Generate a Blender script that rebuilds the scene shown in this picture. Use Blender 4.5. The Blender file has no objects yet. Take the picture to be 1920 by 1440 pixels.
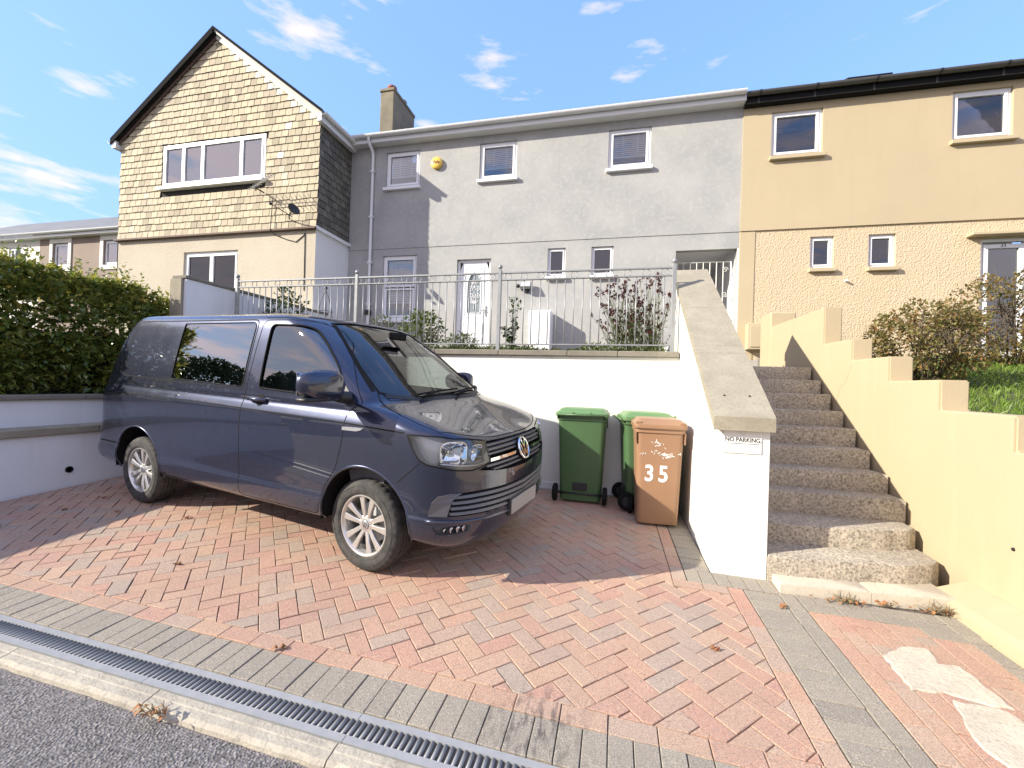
import bpy, bmesh, math, random
from math import sin, cos, pi, radians, sqrt, atan2, hypot
from mathutils import Vector, Matrix, noise as mnoise
from mathutils.bvhtree import BVHTree

random.seed(35)
SC = bpy.context.scene
COL = SC.collection

# ------------------------------------------------------------------ camera
F_PX, YAW, ROLL, PITCH, CAM_H = 779.0, radians(13.198), radians(1.843), radians(0.319), 1.442
cam_data = bpy.data.cameras.new('camera')
cam_data.sensor_fit = 'HORIZONTAL'
cam_data.sensor_width = 36.0
cam_data.lens = 36.0 * F_PX / 1920.0
cam_data.clip_start = 0.05
cam_data.clip_end = 2000.0
cam = bpy.data.objects.new('camera', cam_data)
COL.objects.link(cam)
fw = Vector((-sin(YAW) * cos(PITCH), cos(YAW) * cos(PITCH), sin(PITCH)))
rt0 = Vector((cos(YAW), sin(YAW), 0))
up0 = rt0.cross(fw)
rt = rt0 * cos(ROLL) + up0 * sin(ROLL)
up = up0 * cos(ROLL) - rt0 * sin(ROLL)
CAM_P = Vector((0, 0, CAM_H))
cam.matrix_world = Matrix(((rt.x, up.x, -fw.x, 0), (rt.y, up.y, -fw.y, 0), (rt.z, up.z, -fw.z, CAM_H), (0, 0, 0, 1)))
SC.camera = cam

# ------------------------------------------------------------------ light
SUN_AZ, SUN_EL = radians(29.5), radians(27.5)       # light travels along (+X, +Y), from the left
to_sun = Vector((-cos(SUN_AZ) * cos(SUN_EL), -sin(SUN_AZ) * cos(SUN_EL), sin(SUN_EL)))
sun_data = bpy.data.lights.new('sun', 'SUN')
sun_data.energy = 2.05
sun_data.angle = radians(0.53)
sun_data.color = (1.0, 0.93, 0.80)
sun = bpy.data.objects.new('sun', sun_data)
sun.rotation_euler = (-to_sun).to_track_quat('-Z', 'Y').to_euler()
sun.location = (-20, -10, 15)
COL.objects.link(sun)

world = bpy.data.worlds.new('World')
SC.world = world
world.use_nodes = True
wn, wl = world.node_tree.nodes, world.node_tree.links
wn.clear()
w_out = wn.new('ShaderNodeOutputWorld')
w_bg = wn.new('ShaderNodeBackground')
w_sky = wn.new('ShaderNodeTexSky')
w_sky.sky_type = 'NISHITA'
w_sky.sun_disc = False
w_sky.sun_elevation = SUN_EL
w_sky.sun_rotation = atan2(to_sun.x, to_sun.y)
w_sky.altitude = 50
w_sky.air_density = 1.0
w_sky.dust_density = 0.4
w_sky.ozone_density = 2.6
w_bg.inputs[1].default_value = 0.15
# small streaky fair-weather clouds over the whole sky
w_tc = wn.new('ShaderNodeTexCoord')
w_map = wn.new('ShaderNodeMapping')
w_map.inputs['Scale'].default_value = (2.6, 2.6, 10.5)
w_map.inputs['Location'].default_value = (0.35, 0.2, 0.9)
w_n1 = wn.new('ShaderNodeTexNoise')
w_n1.inputs['Scale'].default_value = 2.3
w_n1.inputs['Detail'].default_value = 7.0
w_n1.inputs['Roughness'].default_value = 0.55
w_r1 = wn.new('ShaderNodeValToRGB')
w_r1.color_ramp.elements[0].position = 0.57
w_r1.color_ramp.elements[0].color = (0, 0, 0, 1)
w_r1.color_ramp.elements[1].position = 0.72
w_r1.color_ramp.elements[1].color = (1, 1, 1, 1)
w_mix = wn.new('ShaderNodeMixRGB')
w_mix.inputs[2].default_value = (2.05, 1.74, 1.86, 1)
w_mul = wn.new('ShaderNodeMath')
w_mul.operation = 'MULTIPLY'
w_mul.inputs[1].default_value = 0.8
wl.new(w_tc.outputs['Generated'], w_map.inputs['Vector'])
wl.new(w_map.outputs[0], w_n1.inputs['Vector'])
# cloud cover thickens toward the sky behind the viewer, as the van's glass mirrors it, raised further for fill light
w_sep = wn.new('ShaderNodeSeparateXYZ')
w_cov = wn.new('ShaderNodeMapRange')
w_cov.inputs['From Min'].default_value = 0.25
w_cov.inputs['From Max'].default_value = -0.75
w_cov.inputs['To Min'].default_value = 0.0
w_cov.inputs['To Max'].default_value = 0.24
w_add = wn.new('ShaderNodeMath')
w_add.operation = 'ADD'
wl.new(w_tc.outputs['Generated'], w_sep.inputs[0])
wl.new(w_sep.outputs['Y'], w_cov.inputs['Value'])
wl.new(w_n1.outputs['Fac'], w_add.inputs[0])
wl.new(w_cov.outputs[0], w_add.inputs[1])
wl.new(w_add.outputs[0], w_r1.inputs[0])
wl.new(w_r1.outputs[0], w_mul.inputs[0])
wl.new(w_mul.outputs[0], w_mix.inputs[0])
# even compression of the sky's range, the same over the whole dome
w_bw = wn.new('ShaderNodeRGBToBW')
w_ma = wn.new('ShaderNodeMath')
w_ma.operation = 'MULTIPLY_ADD'
w_ma.inputs[1].default_value = 0.58
w_ma.inputs[2].default_value = 0.50
w_dv = wn.new('ShaderNodeMixRGB')
w_dv.blend_type = 'DIVIDE'
w_dv.inputs[0].default_value = 1.0
wl.new(w_sky.outputs[0], w_bw.inputs[0])
wl.new(w_bw.outputs[0], w_ma.inputs[0])
wl.new(w_sky.outputs[0], w_dv.inputs[1])
wl.new(w_ma.outputs[0], w_dv.inputs[2])
w_tn = wn.new('ShaderNodeMixRGB')
w_tn.blend_type = 'MULTIPLY'
w_tn.inputs[0].default_value = 1.0
w_tn.inputs[2].default_value = (0.85, 0.88, 1.0, 1)
wl.new(w_dv.outputs[0], w_tn.inputs[1])
wl.new(w_tn.outputs[0], w_mix.inputs[1])
wl.new(w_mix.outputs[0], w_bg.inputs[0])
wl.new(w_bg.outputs[0], w_out.inputs[0])

SC.view_settings.view_transform = 'Standard'
SC.view_settings.look = 'None'
SC.view_settings.exposure = 2.1
SC.view_settings.gamma = 1.0
SC.view_settings.use_curve_mapping = False
SC.render.engine = 'CYCLES'
SC.cycles.use_denoising = True
SC.cycles.max_bounces = 8
SC.cycles.transparent_max_bounces = 12
SC.cycles.glossy_bounces = 4
SC.cycles.caustics_reflective = False
SC.cycles.caustics_refractive = False


# ------------------------------------------------------------------ helpers
def project(p):
    d = Vector(p) - CAM_P
    z = d.dot(fw)
    if z < 0.05:
        return None
    return (960 + F_PX * d.dot(rt) / z, 720 - F_PX * d.dot(up) / z, z)


class MB:
    """collects faces for one mesh"""
    def __init__(s):
        s.v, s.f, s.m = [], [], []
        s.cur = 0

    def add(s, verts, faces, mi=None):
        o = len(s.v)
        s.v += [tuple(p) for p in verts]
        s.f += [tuple(i + o for i in f) for f in faces]
        s.m += [s.cur if mi is None else mi] * len(faces)
        return s

    def box(s, a, b, M=None):
        x0, y0, z0 = a
        x1, y1, z1 = b
        V = [(x0, y0, z0), (x1, y0, z0), (x1, y1, z0), (x0, y1, z0), (x0, y0, z1), (x1, y0, z1), (x1, y1, z1), (x0, y1, z1)]
        if M is not None:
            V = [M @ Vector(p) for p in V]
        return s.add(V, [(0, 3, 2, 1), (4, 5, 6, 7), (0, 1, 5, 4), (1, 2, 6, 5), (2, 3, 7, 6), (3, 0, 4, 7)])

    def cbox(s, a, b, c=0.005, M=None):
        """box with chamfered edges"""
        lo, hi = Vector(a), Vector(b)
        c = min(c, 0.45 * min(hi[i] - lo[i] for i in range(3)))
        V, idx = [], {}
        for sx in (0, 1):
            for sy in (0, 1):
                for sz in (0, 1):
                    S = (sx, sy, sz)
                    base = [hi[i] if S[i] else lo[i] for i in range(3)]
                    for ax in range(3):
                        p = list(base)
                        for k in range(3):
                            if k != ax:
                                p[k] += -c if S[k] else c
                        idx[(S, ax)] = len(V)
                        V.append(Vector(p))
        Fs = []
        for ax in range(3):
            o1, o2 = (ax + 1) % 3, (ax + 2) % 3
            for sd in (0, 1):
                q = []
                for (p1, p2) in ((0, 0), (1, 0), (1, 1), (0, 1)):
                    S = [0, 0, 0]
                    S[ax] = sd
                    S[o1] = p1
                    S[o2] = p2
                    q.append(idx[(tuple(S), ax)])
                Fs.append(tuple(q) if sd else tuple(reversed(q)))
        for ax in range(3):
            o1, o2 = (ax + 1) % 3, (ax + 2) % 3
            for p1 in (0, 1):
                for p2 in (0, 1):
                    A = [0, 0, 0]
                    B = [0, 0, 0]
                    A[o1] = B[o1] = p1
                    A[o2] = B[o2] = p2
                    B[ax] = 1
                    A, B = tuple(A), tuple(B)
                    q = (idx[(A, o1)], idx[(B, o1)], idx[(B, o2)], idx[(A, o2)])
                    Fs.append(q if (p1 != p2) else tuple(reversed(q)))
        for S in [(a_, b_, c_) for a_ in (0, 1) for b_ in (0, 1) for c_ in (0, 1)]:
            q = (idx[(S, 0)], idx[(S, 1)], idx[(S, 2)])
            Fs.append(q if sum(S) % 2 else tuple(reversed(q)))
        if M is not None:
            V = [M @ p for p in V]
        return s.add(V, Fs)

    def prism(s, poly, d0, d1, ax='y', M=None):
        """extrude a 2D polygon; ax y: poly is (x, z); ax x: poly is (y, z); ax z: poly is (x, y)"""
        n = len(poly)
        mk = {'y': lambda p, d: (p[0], d, p[1]), 'x': lambda p, d: (d, p[0], p[1]), 'z': lambda p, d: (p[0], p[1], d)}[ax]
        V = [Vector(mk(p, d0)) for p in poly] + [Vector(mk(p, d1)) for p in poly]
        if M is not None:
            V = [M @ p for p in V]
        Fs = [tuple(range(n)), tuple(reversed(range(n, 2 * n)))]
        for i in range(n):
            j = (i + 1) % n
            Fs.append((i, i + n, j + n, j))
        return s.add(V, Fs)

    def tube(s, pts, r, n=6, cap=True, close=False):
        pts = [Vector(p) for p in pts]
        rs = r if isinstance(r, (list, tuple)) else [r] * len(pts)
        N = len(pts)
        V = []
        prev = None
        for i, p in enumerate(pts):
            if close:
                t = pts[(i + 1) % N] - pts[i - 1]
            else:
                t = pts[min(i + 1, N - 1)] - pts[max(i - 1, 0)]
            t = t.normalized() if t.length > 1e-9 else Vector((0, 0, 1))
            if prev is None:
                a = Vector((0, 0, 1)) if abs(t.z) < 0.9 else Vector((1, 0, 0))
                u = t.cross(a).normalized()
            else:
                u = (prev - t * prev.dot(t))
                u = u.normalized() if u.length > 1e-9 else t.orthogonal().normalized()
            prev = u
            w = t.cross(u)
            for k in range(n):
                an = 2 * pi * k / n
                V.append(p + (u * cos(an) + w * sin(an)) * rs[i])
        Fs = []
        for i in range(N if close else N - 1):
            i2 = (i + 1) % N
            for k in range(n):
                k2 = (k + 1) % n
                Fs.append((i * n + k, i * n + k2, i2 * n + k2, i2 * n + k))
        if cap and not close:
            Fs.append(tuple(reversed(range(n))))
            Fs.append(tuple(range((N - 1) * n, N * n)))
        return s.add(V, Fs)

    def lathe(s, prof, n=24, M=None, close=False):
        """prof: list of (r, z) round the local z axis"""
        V = []
        for (r, z) in prof:
            for k in range(n):
                an = 2 * pi * k / n
                V.append(Vector((r * cos(an), r * sin(an), z)))
        P = len(prof)
        Fs = []
        for i in range(P if close else P - 1):
            i2 = (i + 1) % P
            for k in range(n):
                k2 = (k + 1) % n
                Fs.append((i * n + k, i * n + k2, i2 * n + k2, i2 * n + k))
        if not close:
            Fs.append(tuple(reversed(range(n))))
            Fs.append(tuple(range((P - 1) * n, P * n)))
        if M is not None:
            V = [M @ p for p in V]
        return s.add(V, Fs)

    def sphere(s, c, r, nu=8, nv=6, M=None):
        prof = []
        for i in range(nv + 1):
            a = -pi / 2 + pi * i / nv
            prof.append((max(r * cos(a), 1e-4), r * sin(a)))
        T = Matrix.Translation(Vector(c))
        return s.lathe(prof, nu, T if M is None else M @ T)

    def mesh(s, name='mesh'):
        me = bpy.data.meshes.new(name)
        me.from_pydata(s.v, [], s.f)
        me.polygons.foreach_set('material_index', s.m)
        return me

    def build(s, name, mat, parent=None, smooth=False, normals=True, angle=None):
        me = s.mesh(name)
        if normals:
            bm = bmesh.new()
            bm.from_mesh(me)
            bmesh.ops.recalc_face_normals(bm, faces=bm.faces)
            bm.to_mesh(me)
            bm.free()
        for m_ in (mat if isinstance(mat, (list, tuple)) else [mat]):
            me.materials.append(m_)
        if smooth:
            me.shade_smooth()
            if angle is not None:
                me.set_sharp_from_angle(angle=radians(angle))
        return link(name, me, parent)


def link(name, me, parent=None, M=None):
    o = bpy.data.objects.new(name, me)
    COL.objects.link(o)
    if M is not None:
        o.matrix_basis = M
    if parent is not None:
        o.parent = parent
        if parent.get('_world'):
            o.matrix_parent_inverse = parent.matrix_basis.inverted()
        elif parent.parent is not None and parent.parent.get('_world'):
            pass
    return o


def tag(o, label=None, cat=None, group=None, kind=None):
    if label:
        o['label'] = label
    if cat:
        o['category'] = cat
        kind = kind or 'thing'
    if group:
        o['group'] = group
    if kind:
        o['kind'] = kind
    return o


def empty(name, loc, label=None, cat=None, group=None, M=None, world_children=True):
    """Empty at a thing's base; children are written in world coordinates unless M is given"""
    o = bpy.data.objects.new(name, None)
    o.empty_display_size = 0.2
    COL.objects.link(o)
    if M is not None:
        o.matrix_basis = M
    else:
        o.location = loc
        if world_children:
            o.matrix_basis = Matrix.Translation(Vector(loc))
            o['_world'] = 1
    return tag(o, label, cat, group)


def copy_tree(o, parent=None, basis=None):
    c = o.copy()
    COL.objects.link(c)
    if parent is not None:
        c.parent = parent
    if basis is not None:
        c.matrix_basis = basis
    for ch in o.children:
        copy_tree(ch, c)
    return c


# ------------------------------------------------------------------ material helpers
class NT:
    def __init__(s, name):
        s.mat = bpy.data.materials.new(name)
        s.mat.use_nodes = True
        s.n = s.mat.node_tree.nodes
        s.l = s.mat.node_tree.links
        s.bsdf = s.n['Principled BSDF']
        s.out = s.n['Material Output']
        s._pos = None

    def put(s, inp, val):
        if val is None:
            return
        if hasattr(val, 'is_output') or isinstance(val, bpy.types.NodeSocket):
            s.l.new(val, inp)
        elif isinstance(val, (tuple, list)) and len(val) == 3 and inp.type == 'RGBA':
            inp.default_value = (*val, 1)
        else:
            inp.default_value = val

    def pos(s, scale=None):
        if s._pos is None:
            s._pos = s.n.new('ShaderNodeNewGeometry')
        p = s._pos.outputs['Position']
        if scale is None:
            return p
        m = s.n.new('ShaderNodeMapping')
        m.inputs['Scale'].default_value = scale
        s.l.new(p, m.inputs['Vector'])
        return m.outputs[0]

    def obj(s, scale=None):
        t = s.n.new('ShaderNodeTexCoord').outputs['Object']
        if scale is None:
            return t
        m = s.n.new('ShaderNodeMapping')
        m.inputs['Scale'].default_value = scale
        s.l.new(t, m.inputs['Vector'])
        return m.outputs[0]

    def noise(s, scale, detail=4, rough=0.55, vec=None, dist=0):
        t = s.n.new('ShaderNodeTexNoise')
        t.inputs['Scale'].default_value = scale
        t.inputs['Detail'].default_value = detail
        t.inputs['Roughness'].default_value = rough
        t.inputs['Distortion'].default_value = dist
        s.l.new(vec if vec is not None else s.pos(), t.inputs['Vector'])
        return t.outputs['Fac']

    def voro(s, scale, vec=None, feature='F1', out='Distance', rnd=1.0):
        t = s.n.new('ShaderNodeTexVoronoi')
        t.feature = feature
        t.inputs['Scale'].default_value = scale
        t.inputs['Randomness'].default_value = rnd
        s.l.new(vec if vec is not None else s.pos(), t.inputs['Vector'])
        return t.outputs[out]

    def ramp(s, fac, stops):
        r = s.n.new('ShaderNodeValToRGB')
        e = r.color_ramp.elements
        while len(e) < len(stops):
            e.new(0.5)
        for el, (p, c) in zip(e, stops):
            el.position = p
            el.color = (c, c, c, 1) if isinstance(c, (int, float)) else (*c, 1)
        s.l.new(fac, r.inputs[0])
        return r.outputs[0]

    def mix(s, fac, a, b, mode='MIX'):
        m = s.n.new('ShaderNodeMixRGB')
        m.blend_type = mode
        s.put(m.inputs[0], fac)
        for i, v in ((1, a), (2, b)):
            if isinstance(v, (int, float)):
                v = (v, v, v)
            s.put(m.inputs[i], v)
        return m.outputs[0]

    def math(s, op, a, b=None):
        m = s.n.new('ShaderNodeMath')
        m.operation = op
        s.put(m.inputs[0], a)
        if b is not None:
            s.put(m.inputs[1], b)
        return m.outputs[0]

    def rnd(s):
        """one random number for each object and each loose piece"""
        a = s.n.new('ShaderNodeObjectInfo').outputs['Random']
        if s._pos is None:
            s.pos()
        b = s._pos.outputs['Random Per Island']
        return s.math('FRACT', s.math('ADD', a, b))

    def bump(s, h, strength=0.3, dist=0.01, normal=None):
        b = s.n.new('ShaderNodeBump')
        b.inputs['Strength'].default_value = strength
        b.inputs['Distance'].default_value = dist
        s.l.new(h, b.inputs['Height'])
        if normal is not None:
            s.l.new(normal, b.inputs['Normal'])
        return b.outputs[0]

    def done(s, col=None, rough=0.7, metal=0.0, normal=None, spec=None, coat=None, coat_rough=0.03, ior=None, emit=None):
        i = s.bsdf.inputs
        s.put(i['Base Color'], col)
        s.put(i['Roughness'], rough)
        s.put(i['Metallic'], metal)
        if normal is not None:
            s.l.new(normal, i['Normal'])
        if spec is not None:
            i['Specular IOR Level'].default_value = spec
        if coat is not None:
            i['Coat Weight'].default_value = coat
            i['Coat Roughness'].default_value = coat_rough
        if ior is not None:
            i['IOR'].default_value = ior
        return s.mat


def mottled(name, c1, c2, scale=1.2, rough=0.8, bump=0.15, bscale=60, bdist=0.004, c3=None, stain=0.0, stain_col=(0.25, 0.26, 0.22), stretch=None):
    t = NT(name)
    n1 = t.noise(scale, 5, 0.6, t.pos(stretch) if stretch else None)
    col = t.mix(t.ramp(n1, [(0.3, 0.0), (0.7, 1.0)]), c1, c2)
    if c3 is not None:
        n2 = t.noise(scale * 9, 4, 0.6)
        col = t.mix(t.ramp(n2, [(0.5, 0.0), (0.75, 0.6)]), col, c3)
    if stain:
        n3 = t.noise(1.0, 5, 0.6, t.pos((6.0, 6.0, 0.7)))
        col = t.mix(t.ramp(n3, [(0.52, 0.0), (0.8, stain)]), col, stain_col)
    h = t.noise(bscale, 5, 0.65)
    return t.done(col, rough, normal=t.bump(h, bump, bdist))


def plain(name, c, rough=0.5, metal=0.0, var=0.08, scale=8, bump=0.0, coat=None, spec=None):
    t = NT(name)
    n1 = t.noise(scale, 4, 0.6)
    lo = tuple(max(0, x * (1 - var)) for x in c)
    hi = tuple(min(1, x * (1 + var)) for x in c)
    col = t.mix(n1, lo, hi)
    nr = t.bump(t.noise(scale * 12, 3), bump, 0.003) if bump else None
    return t.done(col, rough, metal, normal=nr, coat=coat, spec=spec)


def leafy(name, cols, rough=0.5, trans=0.35, spec=0.4):
    """leaf material: tint differs from leaf to leaf"""
    t = NT(name)
    r = t.rnd()
    n = len(cols)
    stops = [(i / max(1, n - 1), c) for i, c in enumerate(cols)]
    col = t.ramp(r, stops)
    t.done(col, rough, spec=spec)
    tr = t.n.new('ShaderNodeBsdfTranslucent')
    t.l.new(col, tr.inputs[0])
    mx = t.n.new('ShaderNodeMixShader')
    mx.inputs[0].default_value = trans
    t.l.new(t.bsdf.outputs[0], mx.inputs[1])
    t.l.new(tr.outputs[0], mx.inputs[2])
    t.l.new(mx.outputs[0], t.out.inputs[0])
    return t.mat


def glassy(name, tint=(0.8, 0.85, 0.85), rough=0.0, ior=1.5, boost=0.0, refl=(1, 1, 1), wave=0.0):
    """thin window glass: clear with a fresnel reflection"""
    t = NT(name)
    t.n.remove(t.bsdf)
    tr = t.n.new('ShaderNodeBsdfTransparent')
    tr.inputs[0].default_value = (*tint, 1)
    gl = t.n.new('ShaderNodeBsdfGlossy')
    gl.inputs['Roughness'].default_value = rough
    gl.inputs['Color'].default_value = (*refl, 1)
    fr = t.n.new('ShaderNodeFresnel')
    fr.inputs['IOR'].default_value = ior
    if wave:
        nb = t.bump(t.noise(2.2, 2, 0.4), wave, 0.02)
        t.l.new(nb, gl.inputs['Normal'])
    fac = t.math('ADD', fr.outputs[0], boost) if boost else fr.outputs[0]
    mx = t.n.new('ShaderNodeMixShader')
    t.l.new(fac, mx.inputs[0])
    t.l.new(tr.outputs[0], mx.inputs[1])
    t.l.new(gl.outputs[0], mx.inputs[2])
    t.l.new(mx.outputs[0], t.out.inputs[0])
    return t.mat


def paver_mat(name, cols, dark=(0.1, 0.095, 0.09)):
    t = NT(name)
    base = t.ramp(t.rnd(), [(i / (len(cols) - 1), c) for i, c in enumerate(cols)])
    sp = t.noise(150, 3, 0.7)
    col = t.mix(t.ramp(sp, [(0.36, 0.7), (0.48, 0.0)]), base, dark)
    sp2 = t.noise(170, 3, 0.7, t.pos((1.0, 1.13, 1.0)))
    col = t.mix(t.ramp(sp2, [(0.54, 0.0), (0.66, 0.7)]), col, (0.70, 0.60, 0.47))
    big = t.noise(1.3, 4, 0.6)
    col = t.mix(t.ramp(big, [(0.35, 0.22), (0.6, 0.0)]), col, (0.22, 0.19, 0.16))
    tyre = t.noise(7, 5, 0.7)
    col = t.mix(t.ramp(tyre, [(0.62, 0.0), (0.8, 0.35)]), col, (0.16, 0.14, 0.12))
    # tyre dirt dragged in over the drain
    vm = t.n.new('ShaderNodeVectorMath')
    vm.operation = 'DISTANCE'
    vm.inputs[1].default_value = (-0.27, 1.75, 0.01)
    t.l.new(t.pos(), vm.inputs[0])
    near = t.ramp(vm.outputs['Value'], [(0.05, 1.0), (0.30, 0.0)])
    streak = t.ramp(t.noise(16, 5, 0.7, t.pos((2.2, 0.6, 1.0))), [(0.48, 0.0), (0.62, 0.85)])
    col = t.mix(t.math('MULTIPLY', near, streak), col, (0.07, 0.06, 0.055))
    moss = t.ramp(t.noise(3.1, 5, 0.75), [(0.60, 0.0), (0.78, 0.4)])
    col = t.mix(moss, col, (0.20, 0.19, 0.13))
    h = t.noise(170, 3, 0.75)
    return t.done(col, 0.9, normal=t.bump(h, 0.8, 0.005))


MT = {}
MT['asphalt'] = (lambda t: t.done(t.mix(t.ramp(t.noise(0.9, 5), [(0.3, 0.0), (0.7, 0.5)]),
                 t.mix(t.ramp(t.voro(95, out='Color'), [(0.2, 0.0), (0.9, 1.0)]), (0.06, 0.057, 0.056), (0.27, 0.25, 0.24)), (0.19, 0.165, 0.145)), 0.85,
                 normal=t.bump(t.voro(95), 0.9, 0.006)))(NT('asphalt'))
MT['paver_red'] = paver_mat('paver_red', [(0.45, 0.325, 0.245), (0.50, 0.30, 0.20), (0.50, 0.275, 0.195), (0.52, 0.325, 0.21), (0.49, 0.265, 0.19), (0.52, 0.34, 0.23), (0.41, 0.315, 0.245), (0.50, 0.31, 0.21)])
MT['paver_grey'] = paver_mat('paver_grey', [(0.27, 0.24, 0.195), (0.33, 0.29, 0.225), (0.29, 0.26, 0.21), (0.35, 0.31, 0.235)])
MT['bed'] = plain('joint_sand', (0.10, 0.085, 0.07), 0.95, var=0.3, scale=30)
MT['kerb'] = mottled('kerb_concrete', (0.48, 0.435, 0.34), (0.33, 0.295, 0.235), 6, 0.9, 0.8, 90, 0.006, (0.17, 0.15, 0.125))
MT['drain'] = plain('drain_grey', (0.30, 0.305, 0.305), 0.5, 0.0, 0.2, 20)
MT['drain_slat'] = plain('drain_slat_grey', (0.23, 0.235, 0.235), 0.45, 0.0, 0.2, 25)
MT['black_void'] = plain('dark_channel', (0.015, 0.015, 0.015), 0.9)
MT['white_wall'] = mottled('white_masonry_paint', (0.82, 0.81, 0.75), (0.77, 0.77, 0.71), 0.9, 0.8, 0.35, 70, 0.004, stain=0.35, stain_col=(0.45, 0.46, 0.38))
MT['white_wall_cool'] = mottled('white_wall_paint', (0.82, 0.82, 0.82), (0.75, 0.76, 0.765), 0.8, 0.75, 0.25, 45, 0.004, stain=0.25, stain_col=(0.5, 0.5, 0.48))
MT['grey_render'] = mottled('grey_render', (0.42, 0.42, 0.40), (0.325, 0.33, 0.32), 1.3, 0.85, 0.4, 45, 0.005, (0.47, 0.465, 0.44), stain=0.22, stain_col=(0.29, 0.295, 0.28))
MT['yellow_smooth'] = mottled('yellow_render', (0.495, 0.41, 0.265), (0.46, 0.38, 0.245), 0.7, 0.85, 0.15, 60, 0.003, stain=0.12, stain_col=(0.36, 0.28, 0.17))
MT['yellow_paint'] = mottled('yellow_wall_paint', (0.46, 0.375, 0.24), (0.43, 0.35, 0.22), 0.8, 0.85, 0.35, 50, 0.004, stain=0.30, stain_col=(0.50, 0.44, 0.31))


def roughcast(name, c1, c2, scale=26, strength=1.0, dist=0.035):
    t = NT(name)
    w = t.noise(scale * 0.8, 3, 0.6)
    v = t.voro(scale, None, 'SMOOTH_F1')
    h = t.mix(0.5, v, w)
    col = t.mix(t.ramp(t.noise(1.1, 4), [(0.3, 0), (0.7, 1)]), c1, c2)
    return t.done(col, 0.9, normal=t.bump(h, strength, dist))


MT['yellow_rough'] = roughcast('yellow_roughcast', (0.60, 0.485, 0.325), (0.56, 0.45, 0.30), 48, 0.9, 0.022)
MT['cream_rough'] = roughcast('cream_roughcast', (0.53, 0.475, 0.37), (0.47, 0.415, 0.32), 40, 0.7, 0.016)
MT['brown_rough'] = roughcast('brown_roughcast', (0.31, 0.245, 0.20), (0.27, 0.215, 0.175), 30, 0.6, 0.02)
MT['far_white'] = mottled('far_white_render', (0.78, 0.75, 0.68), (0.70, 0.67, 0.6), 1.0, 0.85, 0.2, 30)
MT['coping'] = mottled('coping_stone', (0.36, 0.325, 0.24), (0.28, 0.25, 0.185), 5.0, 0.9, 0.6, 110, 0.004, (0.19, 0.17, 0.13))
MT['coping_dark'] = mottled('weathered_coping', (0.25, 0.225, 0.18), (0.18, 0.16, 0.13), 4.0, 0.92, 0.4, 110, 0.004, (0.16, 0.15, 0.12))


def granite(name, lo, hi, sc=70):
    t = NT(name)
    a = t.noise(sc, 3, 0.75)
    col = t.mix(t.ramp(a, [(0.38, 0), (0.55, 1)]), lo, hi)
    b = t.voro(sc * 0.8, out='Color')
    col = t.mix(t.ramp(b, [(0.75, 0), (0.85, 0.7)]), col, (0.62, 0.54, 0.42))
    pit = t.noise(16, 4, 0.7)
    col = t.mix(t.ramp(pit, [(0.6, 0), (0.72, 0.8)]), col, (0.11, 0.095, 0.08))
    big = t.noise(2.2, 4)
    col = t.mix(t.ramp(big, [(0.4, 0), (0.7, 0.35)]), col, (0.24, 0.20, 0.16))
    return t.done(col, 0.95, normal=t.bump(t.noise(sc * 0.7, 5, 0.8), 0.9, 0.012))


MT['step'] = granite('exposed_aggregate_step', (0.19, 0.165, 0.13), (0.50, 0.445, 0.355), 55)
MT['step_base'] = mottled('base_step_concrete', (0.54, 0.485, 0.385), (0.45, 0.40, 0.315), 5, 0.9, 0.4, 90, 0.004, (0.3, 0.27, 0.22))
MT['patch'] = mottled('concrete_patch', (0.62, 0.56, 0.44), (0.48, 0.43, 0.335), 7, 0.95, 0.9, 60, 0.008, (0.26, 0.22, 0.165))
MT['pvc'] = plain('white_plastic', (0.82, 0.83, 0.84), 0.32, 0, 0.03, 3)
MT['pvc_gutter'] = plain('white_gutter_plastic', (0.74, 0.755, 0.76), 0.4, 0, 0.06, 3)
MT['sill_grey'] = plain('painted_sill', (0.50, 0.50, 0.49), 0.7, 0, 0.08, 6, 0.2)
MT['black_plastic'] = plain('black_plastic', (0.02, 0.02, 0.022), 0.45, 0, 0.1, 10)
MT['dark_gutter'] = plain('dark_gutter_plastic', (0.075, 0.075, 0.07), 0.4, 0, 0.15, 6)
MT['black_board'] = plain('black_fascia', (0.020, 0.020, 0.020), 0.95, 0, 0.1, 6, spec=0.05)
MT['pane'] = glassy('window_glass', (0.86, 0.89, 0.90), 0.0, 1.5, 0.06, (1, 1, 1), 0.05)
MT['pane_dark'] = glassy('dark_window_glass', (0.5, 0.52, 0.56), 0.0, 1.5, 0.05, (1, 1, 1), 0.05)
MT['pane_sky'] = glassy('sky_lit_window_glass', (0.5, 0.52, 0.52), 0.0, 1.6, 0.30, (1, 1, 1), 0.12)
MT['room_board'] = plain('dark_room_board', (0.10, 0.10, 0.11), 0.9, 0, 0.2, 1)  # dark board behind each window; the room's dimness put into its colour
MT['blind'] = plain('blind_slat', (0.78, 0.79, 0.80), 0.5, 0, 0.03, 3)
MT['curtain'] = plain('net_curtain', (0.80, 0.80, 0.78), 0.8, 0, 0.1, 8)
MT['slate'] = (lambda t: t.done(
    t.mix(t.ramp(t.noise(9, 5, 0.7), [(0.5, 0.0), (0.75, 0.55)]),
          t.ramp(t.rnd(), [(0.0, (0.31, 0.265, 0.18)), (0.2, (0.42, 0.365, 0.25)), (0.45, (0.48, 0.42, 0.285)), (0.7, (0.53, 0.465, 0.315)), (0.86, (0.46, 0.40, 0.275)), (0.95, (0.38, 0.31, 0.22)), (1.0, (0.55, 0.51, 0.385))]),
          (0.25, 0.22, 0.155)), 0.8, normal=t.bump(t.noise(40, 5, 0.7), 0.5, 0.004)))(NT('lichen_slate'))
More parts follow.
